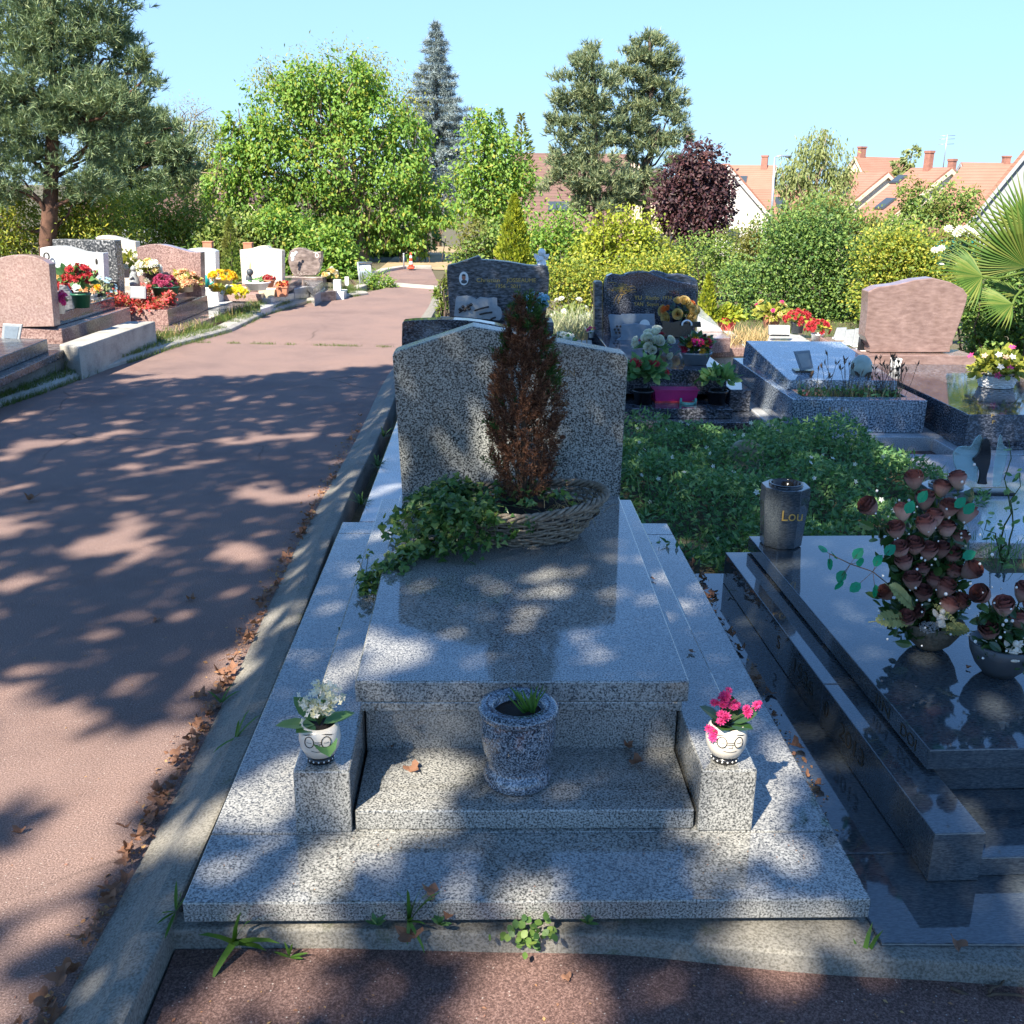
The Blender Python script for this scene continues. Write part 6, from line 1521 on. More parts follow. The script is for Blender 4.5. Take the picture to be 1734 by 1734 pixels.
broadleaf('garden_tree', 'small olive green garden tree hiding the roof eaves on the right', 30, (1590, 400), .08, [(1540, 330, 26), (1570, 345, 34), (1610, 345, 36), (1640, 350, 26), (1540, 370, 36), (1585, 375, 34), (1625, 370, 30), (1520, 390, 24), (1600, 325, 20), (1650, 330, 14)], 5200, .10, 'f_hedge', limbs=18)
# golden conifer
GO = thing('golden_conifer', 'bright golden flame shaped conifer behind the notched headstone', 'conifer', at(870, 480, Y=13)*[1, 1, 0])
b = at(869, 470, Y=13); tp = at(869, 333, Y=13); b[2] = -.05
cone_conifer(GO, b, tp[2]-b[2], 29/ppm(13)*1.12, 5200, M['f_gold'], LEAF, .075, up=.85)
# hedge shrubs, right half
def shrub(name, label, Y, blobs, n, size, leafm, tmpl=LEAF, group=None, droop=.1, cat='shrub', clump=14, cs=.3, twigs=14):
    B = blobs_px(blobs, Y); c = np.mean([b[0] for b in B], axis=0); base = np.array([c[0], c[1], gz(c[0], c[1])])
    T = thing(name, label, cat, base, group)
    mb = MB()
    for i in range(twigs):
        b = B[i % len(B)]; limb(mb, [b[0][0]*.5+base[0]*.5, c[1]+rng.normal()*.1, base[2]-.05], b[0]+rng.normal(size=3)*b[1]*.6, .018, .004, .15, 5)
    obj('stems', mb, M['bark'], T)
    Pp, out, cid, cd = crown(B, n, clump, .45, cs); m = len(Pp)
    D = norm(cd[cid]*.6+rng.normal(size=(m, 3))*.6+[0, 0, .15-droop]); Nn = norm(out*.2+rng.normal(size=(m, 3))*.45+SD*.75+[0, 0, .2])
    mb = MB(); mb.scatter(tmpl, Pp, D, Nn, size*rng.uniform(.6, 1.3, m)); obj('foliage', mb, M[leafm], T, fix=False); return T
HG = 'hedge shrubs behind the right hand tombs'
shrub('hedge_shrub', 'olive green shrub left of the golden conifer', 16, [(800, 420, 40), (830, 400, 34), (790, 440, 30), (825, 440, 40), (850, 430, 30)], 3000, .07, 'f_hedge', group=HG)
shrub('hedge_shrub', 'leafy green shrub right of the golden conifer', 14.5, [(930, 395, 46), (970, 385, 30), (900, 420, 36), (950, 430, 46), (985, 420, 30), (915, 450, 30)], 5200, .06, 'f_robinia', group=HG)
shrub('hedge_shrub', 'bright yellow green shrub directly right of the leafy green one', 13, [(1050, 405, 44), (1090, 395, 32), (1020, 400, 28), (1000, 440, 36), (1050, 450, 50), (1095, 435, 36), (1065, 370, 12), (1105, 365, 8), (1025, 375, 10)], 6200, .06, 'f_gold', group=HG, clump=10)
shrub('hedge_shrub', 'mixed hedge stretch under the bright yellow shrub behind the wavy headstone', 11.2, [(960, 470, 40), (1000, 480, 36), (1050, 480, 40), (1095, 470, 40), (1130, 460, 36), (930, 480, 30), (980, 520, 36), (1140, 480, 30)], 9500, .042, 'f_yellowhedge', group=HG)
shrub('hedge_shrub', 'low green hedge stretch in front of the purple maple', 13.5, [(1140, 440, 34), (1190, 430, 36), (1240, 420, 36), (1160, 470, 40), (1215, 465, 44), (1260, 455, 36), (1120, 430, 20)], 9000, .045, 'f_hedge', group=HG)
shrub('hedge_shrub', 'tall dark green bushy shrub left of the pink headstone', 11.3, [(1330, 400, 44), (1390, 390, 50), (1360, 430, 56), (1420, 430, 50), (1310, 450, 40), (1380, 480, 60), (1440, 480, 50), (1300, 500, 46), (1350, 520, 50), (1420, 530, 46), (1460, 440, 30), (1250, 470, 34), (1260, 520, 40), (1470, 520, 36)], 26000, .043, 'f_hedged', group=HG)
shrub('hedge_shrub', 'mid green shrub top behind the dark bushy shrub', 12.8, [(1300, 410, 36), (1345, 385, 36), (1390, 370, 34), (1430, 385, 34), (1465, 400, 34), (1270, 425, 30), (1420, 360, 16), (1350, 365, 12)], 9500, .046, 'f_hedge', group=HG)
shrub('hedge_shrub', 'yellowing hedge stretch behind the pink headstone', 10.2, [(1480, 430, 36), (1520, 430, 40), (1565, 440, 40), (1500, 470, 40), (1545, 480, 44), (1600, 470, 40), (1480, 500, 40), (1640, 460, 34), (1530, 415, 24)], 14000, .042, 'f_yellowhedge', group=HG)
shrub('hedge_shrub', 'olive hedge stretch behind the white roses by the palm', 14, [(1500, 400, 30), (1540, 405, 34), (1590, 415, 34), (1640, 420, 36), (1690, 430, 36), (1720, 440, 30)], 5000, .06, 'f_hedge', group=HG)
shrub('hedge_shrub', 'shaded dark shrub under the palm fronds behind the pink headstone', 8.0, [(1660, 540, 36), (1700, 560, 40), (1670, 580, 34), (1720, 520, 36), (1650, 510, 24), (1745, 590, 36), (1690, 480, 30), (1735, 470, 30)], 5200, .055, 'f_hedged', group=HG)
shrub('low_shrub', 'low sunlit green shrub at the foot of the crowd barrier', 14.6, [(632, 478, 16), (645, 482, 18), (622, 488, 13), (600, 490, 10), (590, 470, 10), (660, 488, 10)], 1400, .06, 'f_robinia', tmpl=NARROW)
shrub('roadside_weeds', 'ragged green weeds where the road meets the notched headstone', 9.2, [(745, 500, 9), (750, 520, 9), (752, 480, 8), (748, 540, 8), (753, 462, 6)], 700, .05, 'f_hedge', tmpl=NARROW)
# hedge shrubs, left half
HL = 'yellowing hedge shrubs behind the left graves'
for lab, Y, bl, n, lm in (
    ('yellow green hedge shrub at the left edge below the big pine', 16.1, [(10, 380, 50), (-30, 400, 50), (50, 400, 40), (20, 430, 40), (-50, 350, 40), (40, 350, 24)], 4200, 'f_yellowhedge'),
    ('yellow green hedge shrub directly right of the big pine trunk', 16.1, [(120, 370, 44), (170, 360, 44), (140, 400, 46), (200, 390, 44), (100, 400, 30), (130, 340, 20)], 5200, 'f_yellowhedge'),
    ('yellow green hedge shrub above the pink wave headstone', 17.5, [(250, 370, 46), (300, 365, 44), (270, 400, 48), (330, 395, 40), (225, 350, 26), (310, 420, 40), (345, 360, 30)], 5600, 'f_yellowhedge'),
    ('darker green hedge shrub between the pink wave and cream headstones', 16.5, [(370, 410, 36), (410, 400, 34), (385, 440, 36), (440, 420, 34), (350, 440, 30), (460, 445, 30), (480, 410, 26)], 4600, 'f_hedge'),
    ('leafy green shrub behind the swirled brown headstone', 16.5, [(520, 420, 40), (560, 440, 40), (500, 450, 34), (590, 460, 26), (540, 470, 30), (575, 415, 26), (470, 380, 30)], 4600, 'f_robinia')):
    shrub('hedge_shrub', lab, Y, bl, int(n*1.8), .08, lm, NARROW if lm == 'f_yellowhedge' else LEAF, HL, droop=.5)
# white roses by the palm
RO = bouquet('tall white rose bush beside the fan palm', at(1622, 445, Y=8.6), .20, [], None, nleaf=170, lsize=.065, leaf='f_dark', name='rose_bush', cat='plant', flat=1.3)
heads(RO, [at(x, y, Y=8.45) for x, y in ((1606, 388), (1626, 389), (1620, 396), (1643, 392), (1650, 395), (1594, 421), (1636, 388), (1583, 424))], [(-.2, -.6, .7)]*8, MUM, .05, M['p_white'], 'white_rose')
# fan palm
FP = thing('fan_palm', 'fan palm with stiff pleated fronds at the right edge', 'palm', at(1760, 600, Y=7.4)*[1, 1, 0])
pb = at(1762, 560, Y=7.4)*[1, 1, 0]; pt = at(1765, 470, Y=7.4)
mb = MB(); mb.tube([pb, (pb+pt)/2, pt], [.11, .10, .08], 10); obj('trunk', mb, M['bark'], FP)
def frond(hub, axis, nrm, R, spread, nseg, fold=.22):
    hub = np.asarray(hub, float); a = norm(np.asarray(axis, float)); n = np.asarray(nrm, float); n = norm(n-a*n.dot(a)); s = np.cross(a, n)
    mb = MB(); limb(mb, pt+rng.normal(size=3)*.03, hub, .014, .009, .05, 6)
    for i in range(nseg):
        th = (i/(nseg-1)-.5)*2*spread; d = norm(a*math.cos(th)+s*math.sin(th)); sd = norm(np.cross(n, d))
        L = R*rng.uniform(.88, 1.05)*(1-.18*abs(th)/spread); wv = spread*2/nseg*R*.5*.82
        V = []
        for q, ww in ((.02, .05), (.48, .66), (.7, .40), (1, .02)):
            drp = n*(-.16*L*q**3)
            c = hub+d*L*q+drp
            V += [c-sd*wv*ww, c+n*wv*ww*fold*4, c+sd*wv*ww]
        F = [[j*3+k, j*3+k+1, j*3+k+4, j*3+k+3] for j in range(3) for k in range(2)]
        mb.add(V, F)
    return obj('frond', mb, M['f_palm'], FP, fix=False)
frond(at(1738, 452, Y=7.2), (-.75, -.2, .85), (-.35, -.75, -.2), .78, 1.35, 34)
frond(at(1664, 468, Y=7.1), (-1, -.15, .16), (.1, -.75, .65), .47, 1.25, 26)
frond(at(1715, 515, Y=7.0), (-1, -.2, .05), (.0, -.6, .8), .40, 1.1, 22)
frond(at(1745, 390, Y=7.6), (-.2, .1, 1), (-.5, -.8, .1), .55, 1.2, 26)
frond(at(1728, 500, Y=7.5), (-.7, .2, .4), (.2, -.3, .9), .40, 1.1, 20)
frond(at(1790, 430, Y=7.3), (.4, -.1, .9), (-.3, -.8, .2), .55, 1.3, 24)
mb = MB(); mb.scatter(BLADE, [at(1703, 519, Y=7.0)], [(-.28, 0, -1)], [(0, -1, 0)], np.array([[.30, .26, .2]])); mb.scatter(BLADE, [at(1660, 470, Y=7.1)]*1, [(-.6, -.1, -.6)], [(0, -1, 0)], np.array([[.2, .22, .2]])); obj('bent_blade', mb, M['f_palm'], FP, fix=False)

# ------------------------------------------------------------------ houses
def house(label, apx, Y, ang, wid, length, rise, wall='wall_white', roof='roof', sky=(), chim=(), cat='house', win=(), over=.25, base_drop=7.0, ant=False):
    a = at(apx[0], apx[1], Y=Y); r = math.radians(ang); d = np.array([math.cos(r), math.sin(r), 0]); p = np.array([-math.sin(r), math.cos(r), 0]); up = np.array([0, 0, 1.])
    T = thing('house', label, cat, [a[0], a[1], gz(a[0], a[1])])
    h = wid/2; zb = min(a[2]-rise-.5, gz(a[0], a[1]))-.4
    e1 = a+p*h-up*rise; e2 = a-p*h-up*rise
    mb = MB(); ring = [a-up*.12, e1-up*.12, np.array([e1[0], e1[1], zb]), np.array([e2[0], e2[1], zb]), e2-up*.12]; mb.extr(ring, d*length); wl = obj('wall', mb, M[wall], T)
    mb = MB(); sl = norm(np.array([0, 0, -rise])+p*h)
    for s in (1, -1):
        q = norm(p*s*h-up*rise); n_ = norm(np.cross(q, d))*(1 if np.cross(q, d)[2] > 0 else -1); L = math.hypot(h, rise)+over
        o0 = a-d*over*.6; o1 = a+d*(length+over)
        mb.hexa([o0, o1, o1+q*L, o0+q*L], [x+n_*.16 for x in (o0, o1, o1+q*L, o0+q*L)])
    rf = obj('roof', mb, M[roof], T)
    for s in (1, -1):
        q = norm(p*s*h-up*rise); L = math.hypot(h, rise)+over; o = a-d*(over*.6+.05)
        mb = MB(); mb.hexa([o+up*.02, o+d*.046+up*.02, o+d*.046+q*L+up*.02, o+q*L+up*.02], [x-up*.26 for x in (o, o+d*.046, o+d*.046+q*L, o+q*L)]); obj('verge_board', mb, M[wall], rf)
    def onroof(s, u, v):    # s side, u along ridge, v down the slope (metres)
        q = norm(p*s*h-up*rise); n_ = np.cross(q, d); n_ = norm(n_)*(1 if n_[2] > 0 else -1); return a+d*u+q*v+n_*.165, q, n_
    for s, u, v, w_, l_ in sky:
        o, q, n_ = onroof(s, u, v); mb = MB(); mb.hexa([o, o+d*w_, o+d*w_+q*l_, o+q*l_], [x+n_*.10 for x in (o, o+d*w_, o+d*w_+q*l_, o+q*l_)]); sk_ = obj('skylight', mb, M['charpot'], rf)
        mb = MB(); o = o+n_*.105+d*.08+q*.08; mb.hexa([o, o+d*(w_-.16), o+d*(w_-.16)+q*(l_-.16), o+q*(l_-.16)], [x+n_*.02 for x in (o, o+d*(w_-.16), o+d*(w_-.16)+q*(l_-.16), o+q*(l_-.16))]); obj('pane', mb, M['pane'], sk_)
    for u, v, hh, w_ in chim:
        o = a+d*u+p*v; z0 = a[2]-abs(v)/h*rise-.3
        mb = MB(); q0 = [o-d*w_-p*w_*.7, o+d*w_-p*w_*.7, o+d*w_+p*w_*.7, o-d*w_+p*w_*.7]; mb.prism([x[:2] for x in q0], z0, a[2]+hh)
        q1 = [o-d*w_*1.15-p*w_*.85, o+d*w_*1.15-p*w_*.85, o+d*w_*1.15+p*w_*.85, o-d*w_*1.15+p*w_*.85]; mb.prism([x[:2] for x in q1], a[2]+hh+.002, a[2]+hh+.15); obj('chimney', mb, M['brick'], rf)
    for v, z_, w_, hh in win:      # windows in the near gable
        o = a+p*v-up*z_-d*.002; mb = MB(); mb.hexa([o-p*w_/2-d*.06, o+p*w_/2-d*.06, o+p*w_/2+d*.0, o-p*w_/2+d*.0], [x-up*hh for x in (o-p*w_/2-d*.06, o+p*w_/2-d*.06, o+p*w_/2, o-p*w_/2)]); wf = obj('window', mb, M['white'], wl)
        mb = MB(); o = o-d*.065; mb.hexa([o-p*w_*.4, o+p*w_*.4, o+p*w_*.4-d*.01, o-p*w_*.4-d*.01], [x-up*hh*.9 for x in (o-p*w_*.4, o+p*w_*.4, o+p*w_*.4-d*.01, o-p*w_*.4-d*.01)]); obj('pane', mb, M['pane'], wf)
    if ant:
        o = a+d*.6; mb = MB(); mb.tube([o, o+[0, 0, 2.1]], .03, 5)
        for z_ in (1.5, 1.8, 2.0): mb.tube([o+[-.5, 0, z_], o+[.5, 0, z_+.05]], .018, 4)
        obj('antenna', mb, M['steel'], T)
    return T
house('white gabled house with a plain gable wall behind the purple maple', (1231, 280), 72, 97, 6.8, 9, 3.3, win=((-.8, 4.2, 1.0, 1.2),), chim=((2.5, .9, .8, .35),))
house('low tiled wing with a single large skylight beside the lamp post', (1276, 323), 78, 8, 5.2, 4.2, 2.3, sky=((-1, 1.3, .9, .9, 1.2),))
house('house with two skylights in its salmon roof and a white right gable', (1312, 282), 96, 158, 7.5, 8.5, 3.9, sky=((1, 4.6, 1.4, .9, 1.1), (1, 2.2, 1.4, .9, 1.1)), chim=((.9, .3, .8, .28),))
house('far house with a wide chimney above the weeping birch', (1450, 267), 104, 22, 7, 5.5, 3.8, wall='wall_cream', chim=((.6, .0, .9, .34),))
house('left of the two long low roofed houses with a cream gable', (1502, 294), 74, 110, 7.6, 3.4, 2.7, wall='wall_cream', sky=((1, 1.4, 2.0, .8, 1.0),))
house('middle long roofed house with twin chimneys, antenna and skylights', (1609, 287), 66, 112, 10.4, 3.0, 3.4, wall='wall_cream', sky=((1, 1, 3.6, .9, 1.2), (1, 2.6, 1.0, .8, .9)), chim=((1.6, .3, 1.0, .24), (.3, -.4, .5, .22)), ant=True)
house('bright white gabled house nearest the palm on the right', (1727, 285), 58, 118, 7.6, 3.5, 3.5, win=((1.2, 3.2, .9, 1.1),))
house('far house with three chimneys on its long ridge at the right', (1630, 277), 98, 4, 7, 16, 3.6, wall='wall_grey', chim=((4.2, .0, .6, .32), (7.4, .0, .7, .32), (10.4, .0, .7, .32)))
house('gable end cut by the right edge of the picture, its shade coloured grey', (1765, 226), 46, 58, 7.2, 7, 5.6, wall='wall_grey')  # gable lies in shade; the grey wall colour carries it
house('brown roofed house glimpsed behind the bright young tree', (872, 262), 62, -4, 9, 6.5, 5.0, wall='wall_cream', roof='roof_brown')
house('cream walled house hidden behind the pair of pines', (1065, 272), 68, 88, 9, 8, 2.2, wall='wall_cream', roof='roof_brown')
house('low white house with a brown roof under the left pine of the pair', (893, 338), 50, -3, 6, 3.0, 2.0, wall='wall_white', roof='roof_brown', sky=((-1, 1.0, .5, 1.0, .7),))
house('cream house glimpsed between the second pine and the small birch', (335, 280), 60, 85, 7, 8, 2.5, wall='wall_cream', roof='roof_brown')
house('grey house glimpsed under the left pines', (150, 322), 48, 5, 6, 6, 1.2, wall='wall_grey', roof='roof_brown')
LPp = thing('street_lamp', 'slim grey street lamp with a short arm among the houses', 'street lamp', at(1304, 375, Y=58))
a = at(1303.5, 420, Y=58); b = at(1312, 266, Y=58); mb = MB(); mb.tube([a, b], [.09, .06], 8); obj('pole', mb, M['steel'], LPp)
mb = MB(); mb.tube([b, b+[.35, 0, .08], b+[.75, 0, .05]], .04, 6); obj('arm', mb, M['steel'], LPp); mb = MB(); mb.ball(b+[.75, 0, .03], .12, (1.6, 1, .5)); obj('lamp_head', mb, M['charpot'], LPp)
DF = thing('dark_fence', 'dark low board fence at the foot of the purple maple', 'fence', at(1150, 412, Y=30))
a = at(1098, 414, Y=30); b = at(1206, 414, Y=30); z1 = at(1098, 396, Y=30)[2]
mb = MB(); mb.box(a[0], b[0], 30, 30.06, a[2]-.3, z1); obj('boards', mb, M['charpot'], DF)
for q in np.linspace(a[0], b[0], 4): mb = MB(); mb.box(q-.05, q+.05, 30.062, 30.15, a[2]-.4, z1+.06); obj('post', mb, M['charpot'], DF)
SH = thing('garden_shed', 'small red shed with a teal base behind the white roses', 'shed', at(1600, 412, Y=26))
a = at(1582, 420, Y=26); b = at(1628, 420, Y=26); z1 = at(1590, 406, Y=26)[2]; z2 = at(1590, 388, Y=26)[2]
mb = MB(); mb.box(a[0], b[0]+.4, 26, 27.5, gz(a[0], 26)-.2, z1); obj('base_wall', mb, M['teal'], SH); mb = MB(); mb.box(a[0]+.02, a[0]+.34, 26.02, 27.4, z1+.002, z2); obj('red_panel', mb, M['brick'], SH)

# ------------------------------------------------------------------ ground cover and verge
mb = MB(); n = 30000
def bedh(x, y): return .06+.15*np.exp(-((x-1.15)/.5)**2-((y-3.2)/.7)**2)+.22*np.exp(-((x-1.75)/.42)**2-((y-3.75)/.45)**2)+.10*np.exp(-((x-.85)/.3)**2-((y-4.3)/.5)**2)+.05*np.sin(x*9+y*4)+.04*np.sin(y*11-x*5)
X = rng.uniform(.54, 2.35, n); Yy = rng.uniform(2.12, 4.62, n)
keep = (Yy > 2.14+.9*np.maximum(0, X-1.45)) & (X < 2.42-.16*(Yy-3.2)**2) & (Yy < 4.62-.12*X) & (rng.random(n) < 1-.65*((X < .75) & (Yy < 2.9)))
X, Yy = X[keep], Yy[keep]; m = len(X); hh = np.maximum(.02, bedh(X, Yy)); Z = hh*rng.uniform(.25, 1.05, m)**.6
P = np.stack([X, Yy, Z], 1)
D = norm(rng.normal(size=(m, 3))*[.8, .8, .35]+[0, 0, .45]); Nn = norm(rng.normal(size=(m, 3))*.45+[0, -.2, .85])
mb.scatter(LEAF, P, D, Nn, np.stack([rng.uniform(.015, .034, m), rng.uniform(.022, .046, m), np.full(m, .03)], 1))
k = 420; i = rng.integers(0, m, k)
for j in i: mb.tube([[X[j], Yy[j], 0], [X[j]+rng.normal()*.04, Yy[j]+rng.normal()*.04, Z[j]+.02]], .0016, 3, mat=1)
k = 300; i = rng.integers(0, m, k)
mb.scatter(GRASS, np.stack([X[i], Yy[i], Z[i]*.6], 1), norm(rng.normal(size=(k, 3))*.4+[0, 0, 1]), runit(k), np.stack([np.full(k, .05), rng.uniform(.08, .2, k), np.full(k, .1)], 1))
k = 70; i = rng.integers(0, m, k)
fp = np.stack([X[i], Yy[i], hh[i]+.015], 1); fn = norm(rng.normal(size=(k, 3))*.5+[-.1, -.6, .6])
mb.scatter(FLOWER5, fp, np.cross(fn, runit(k)), fn, rng.uniform(.011, .017, k), mat=2)
stuff(tag(obj('ground_cover', mb, [M['f_bed'], M['stem'], M['p_white']], fix=False), 'thick green bindweed bed with small white flowers covering an old grave', 'ground cover'))
mb = MB(); mb.prism([(.50, 2.08), (2.3, 2.08), (2.35, 4.1), (1.7, 4.68), (.52, 4.70)], -.06, .03); setting(obj('bed_soil', mb, M['earth']))

mb = MB()
L = np.array(dense); 
def verge(n, off0, off1, h, lm, dens=None, wide=.05):
    i = rng.integers(0, len(L)-1, n); f = rng.random((n, 1)); p = L[i]*(1-f)+L[i+1]*f
    tdir = norm(L[i+1]-L[i]); side = np.stack([-tdir[:, 1], tdir[:, 0]], 1)
    o = rng.uniform(off0, off1, (n, 1)); p = p+side*o
    cl = np.sin(p[:, 1]*5.1)+np.sin(p[:, 1]*2.3+1)+.6*np.sin(p[:, 1]*13)
    keep = (cl > (-.4 if dens is None else dens)) & (p[:, 1] > 3); p = p[keep]; m = len(p)
    P = np.stack([p[:, 0], p[:, 1], np.where(o[keep][:, 0] < .0, .0, .05)], 1)
    Lh = h*rng.uniform(.4, 1.2, m)
    mb.scatter(GRASS, P, norm(rng.normal(size=(m, 3))*[.5, .5, .1]+[0, 0, 1]), runit(m)*.6, np.stack([Lh*.35+.012, Lh, Lh], 1), mat=lm)
verge(16000, -.05, .16, .06, 0, dens=-.7); verge(9000, .12, .36, .12, 0, dens=-1.2); verge(1100, .14, .3, .15, 1, dens=.1)
stuff(tag(obj('verge_grass', mb, [M['f_grass'], M['f_straw']], fix=False), 'ragged grass verge growing along the left kerb of the road', 'grass'))
mb = MB(); n = 1300; u = rng.random(n); a = at(330, 580, z=0); b = at(662, 588, z=0)
P = a+(b-a)*u[:, None]+rng.normal(size=(n, 3))*[.02, .018, 0]; kk = (np.sin(u*41)+np.sin(u*17+2)) > -.2; P = P[kk]; P[:, 2] = 0; m = len(P)
mb.scatter(GRASS, P, norm(rng.normal(size=(m, 3))*.5+[0, 0, 1]), runit(m), rng.uniform(.015, .04, m)); stuff(tag(obj('joint_grass', mb, M['f_grass'], fix=False), 'thin line of grass growing in the joint across the road', 'grass'))
mb = MB(); n = 9000; X = rng.uniform(-1.2, 4.6, n)+0; Yy = rng.uniform(7.2, 10.8, n); P = np.stack([X, Yy, np.full(n, -.03)], 1); P = P[(X > -.55)]; m = len(P)
Lh = rng.uniform(.04, .16, m); mb.scatter(GRASS, P, norm(rng.normal(size=(m, 3))*[.5, .5, .1]+[0, 0, 1]), runit(m), np.stack([Lh*.4, Lh, Lh], 1)); stuff(tag(obj('rough_grass', mb, M['f_grass'], fix=False), 'rough sunlit grass between the right hand tombs and the hedge', 'grass'))
# weeds
def rosette(label, c, n, L, w, name='weed', el=.6, mat='f_weed', tm=GRASS):
    T = thing(name, label, 'weed', c); c = np.asarray(c); a = rng.uniform(0, 2*PI, n); e = rng.normal(el, .3, n)
    D = np.stack([np.cos(a)*np.cos(e), np.sin(a)*np.cos(e), np.sin(e)], 1); Nn = np.stack([-np.cos(a)*np.sin(e), -np.sin(a)*np.sin(e), np.cos(e)], 1)
    l = rng.uniform(.5, 1.1, n)*L; mb = MB(); mb.scatter(tm, np.tile(c+[0, 0, .002], (n, 1)), D, Nn, np.stack([np.full(n, w*(70 if tm is GRASS else 10)), l, l*.7], 1)); obj('leaves', mb, M[mat], T, fix=False); return T
def weed_dir(label, c, dirs, w, name='weed', mat='f_weed', tm=GRASS):
    T = thing(name, label, 'weed', c); c = np.asarray(c); mb = MB()
    for d in dirs:
        d = np.asarray(d, float); l = np.linalg.norm(d); mb.scatter(tm, [c+[0, 0, .002]], [d/l], [(-d[0]*.3, -d[1]*.3-.02, 1)], np.array([[w*(80 if tm is GRASS else 10), l, l*.6]]))
    obj('leaves', mb, M[mat], T, fix=False); return T
weed_dir('broad bladed weed at the front left corner of the gabled tomb', at(405, 1570, z=.06)*[1, 0, 1]+[0, -.02, 0], [(.015, -.01, .13), (.035, -.01, .09), (.115, -.03, .05), (.085, -.03, .02), (-.045, -.09, -.03), (-.07, -.02, .06), (.02, -.05, .05)], .0022, 'plantain_weed')
weed_dir('small light green weed right of the broad bladed one', at(500, 1582, z=.03)*[1, 0, 1]+[0, -.03, 0], [(-.005, -.01, .05), (.01, -.01, .045), (.04, .0, .012), (.03, -.01, .006), (-.03, .0, .015)], .0016, 'small_weed', tm=OVAL)
weed_dir('upright grass tuft growing from the joint under the front of the gabled tomb', at(694, 1552, z=.10)*[1, 0, 1]+[0, -.012, 0], [(-.01, -.005, .11), (.0, -.005, .13), (.015, -.01, .12), (.03, -.01, .11), (.05, -.01, .10), (.01, -.03, .05), (-.02, -.02, .06), (.04, -.03, .03), (.02, -.01, .14), (-.005, -.04, -.04), (.05, -.05, -.05), (.06, -.01, .12)], .0011, 'grass_weed')
for x, y, lb in ((640, 1545, 'tiny clover weed left of the upright grass tuft'), (745, 1548, 'tiny clover weed right of the upright grass tuft'), (995, 1560, 'single tiny sprout under the middle of the tomb front')):
    rosette(lb, at(x, y, z=.095)*[1, 0, 1]+[0, -.014, 0], 9, .03, .002, 'clover_weed', .6, 'f_bed', OVAL)
SE = thing('sedum_patch', 'flat dull round leaved sedum patch under the middle of the tomb front', 'weed', at(898, 1563, z=.088)*[1, 0, 1])
mb = MB(); n = 70; c = at(898, 1563, z=.083)*[1, 0, 1]; P = np.stack([c[0]+rng.normal(size=n)*.026, -.016-np.abs(rng.normal(size=n))*.012, c[2]-.004+rng.normal(size=n)*.016], 1)
mb.scatter(OVAL, P, norm(rng.normal(size=(n, 3))+[0, -.3, .2]), rng.normal(size=(n, 3))*.35+[0, -.8, .7], np.stack([rng.uniform(.022, .034, n), rng.uniform(.012, .02, n), np.full(n, .01)], 1)); obj('leaves', mb, M['f_hedged'], SE, fix=False)
weed_dir('coarse grass weed at the front right corner of the gabled tomb', at(1458, 1640, z=.03), [(.01, .01, .12), (.03, .01, .11), (.10, .03, .06), (.07, .0, .06), (-.01, .02, .07), (.05, .03, .03)], .0016, 'grass_weed')
weed_dir('straggling weed in the corner where gutter kerb meets the tomb front', at(298, 1545, z=.095), [(.0, .02, .06), (.015, .0, .05), (-.02, -.06, .02), (.0, -.08, .0), (-.015, -.04, .03), (.02, .01, .03)], .0014, 'corner_weed', tm=OVAL)
for x, y, lb in ((612, 855, 'dark spiky weed beside the second tomb slab near the ivy'), (640, 790, 'smaller spiky weed further up the gutter kerb beside the second slab'), (650, 740, 'farthest spiky weed between gutter kerb and second slab')):
    rosette(lb, at(x, y, z=.09), 22, .10, .0014, 'spiky_weed', .7, 'f_green')
weed_dir('long bladed weed lying over the gutter kerb near the left face pot', at(400, 1250, z=.08), [(.07, .05, .08), (.03, .03, .10), (-.06, -.08, .01), (.0, .05, .05)], .0012, 'grass_weed')
weed_dir('grass sprig in the gutter leaves left of the tomb', at(375, 1190, z=.01), [(-.05, .02, .05), (.03, .03, .07), (.06, .05, .04)], .0014, 'grass_weed')
weed_dir('wispy grass sprig in the gap between the two tombs', at(1240, 1000, z=.09), [(.0, .02, .10), (.04, .02, .05), (.06, -.02, .02), (-.03, -.04, .02)], .0010, 'grass_weed')
TW = thing('tall_weed', 'tall leafy flowering weed at the right edge above the rose bowl', 'weed', at(1700, 960, z=.08))
c = at(1697, 955, z=.08); mb = MB()
for tx, ty in ((1708, 745), (1726, 800), (1672, 880), (1690, 910)):
    e = at(tx, ty, Y=c[1]-.05); q = np.linspace(0, 1, 8)[:, None]; C = c+(e-c)*q+[0, 0, 0]; C[1:-1] += rng.normal(size=(6, 3))*.01; mb.tube(C, [.004, .004, .0035, .003, .0028, .0024, .002, .0015], 5, mat=1)
    n = 17; i = rng.integers(1, 8, n); P = C[i]+rng.normal(size=(n, 3))*.02; mb.scatter(OVAL, P, norm(rng.normal(size=(n, 3))+[0, 0, -.1]), runit(n)+[0, -.4, .5], rng.uniform(.02, .042, n))
obj('stems_and_leaves', mb, [M['f_bed'], M['stem']], TW, fix=False)
tuft('loose weeds at the right edge behind the dark tomb', at(1690, 945, z=.05), .16, .14, 200, 'f_bed', 'weed_clump', w=.04, cat='weed')

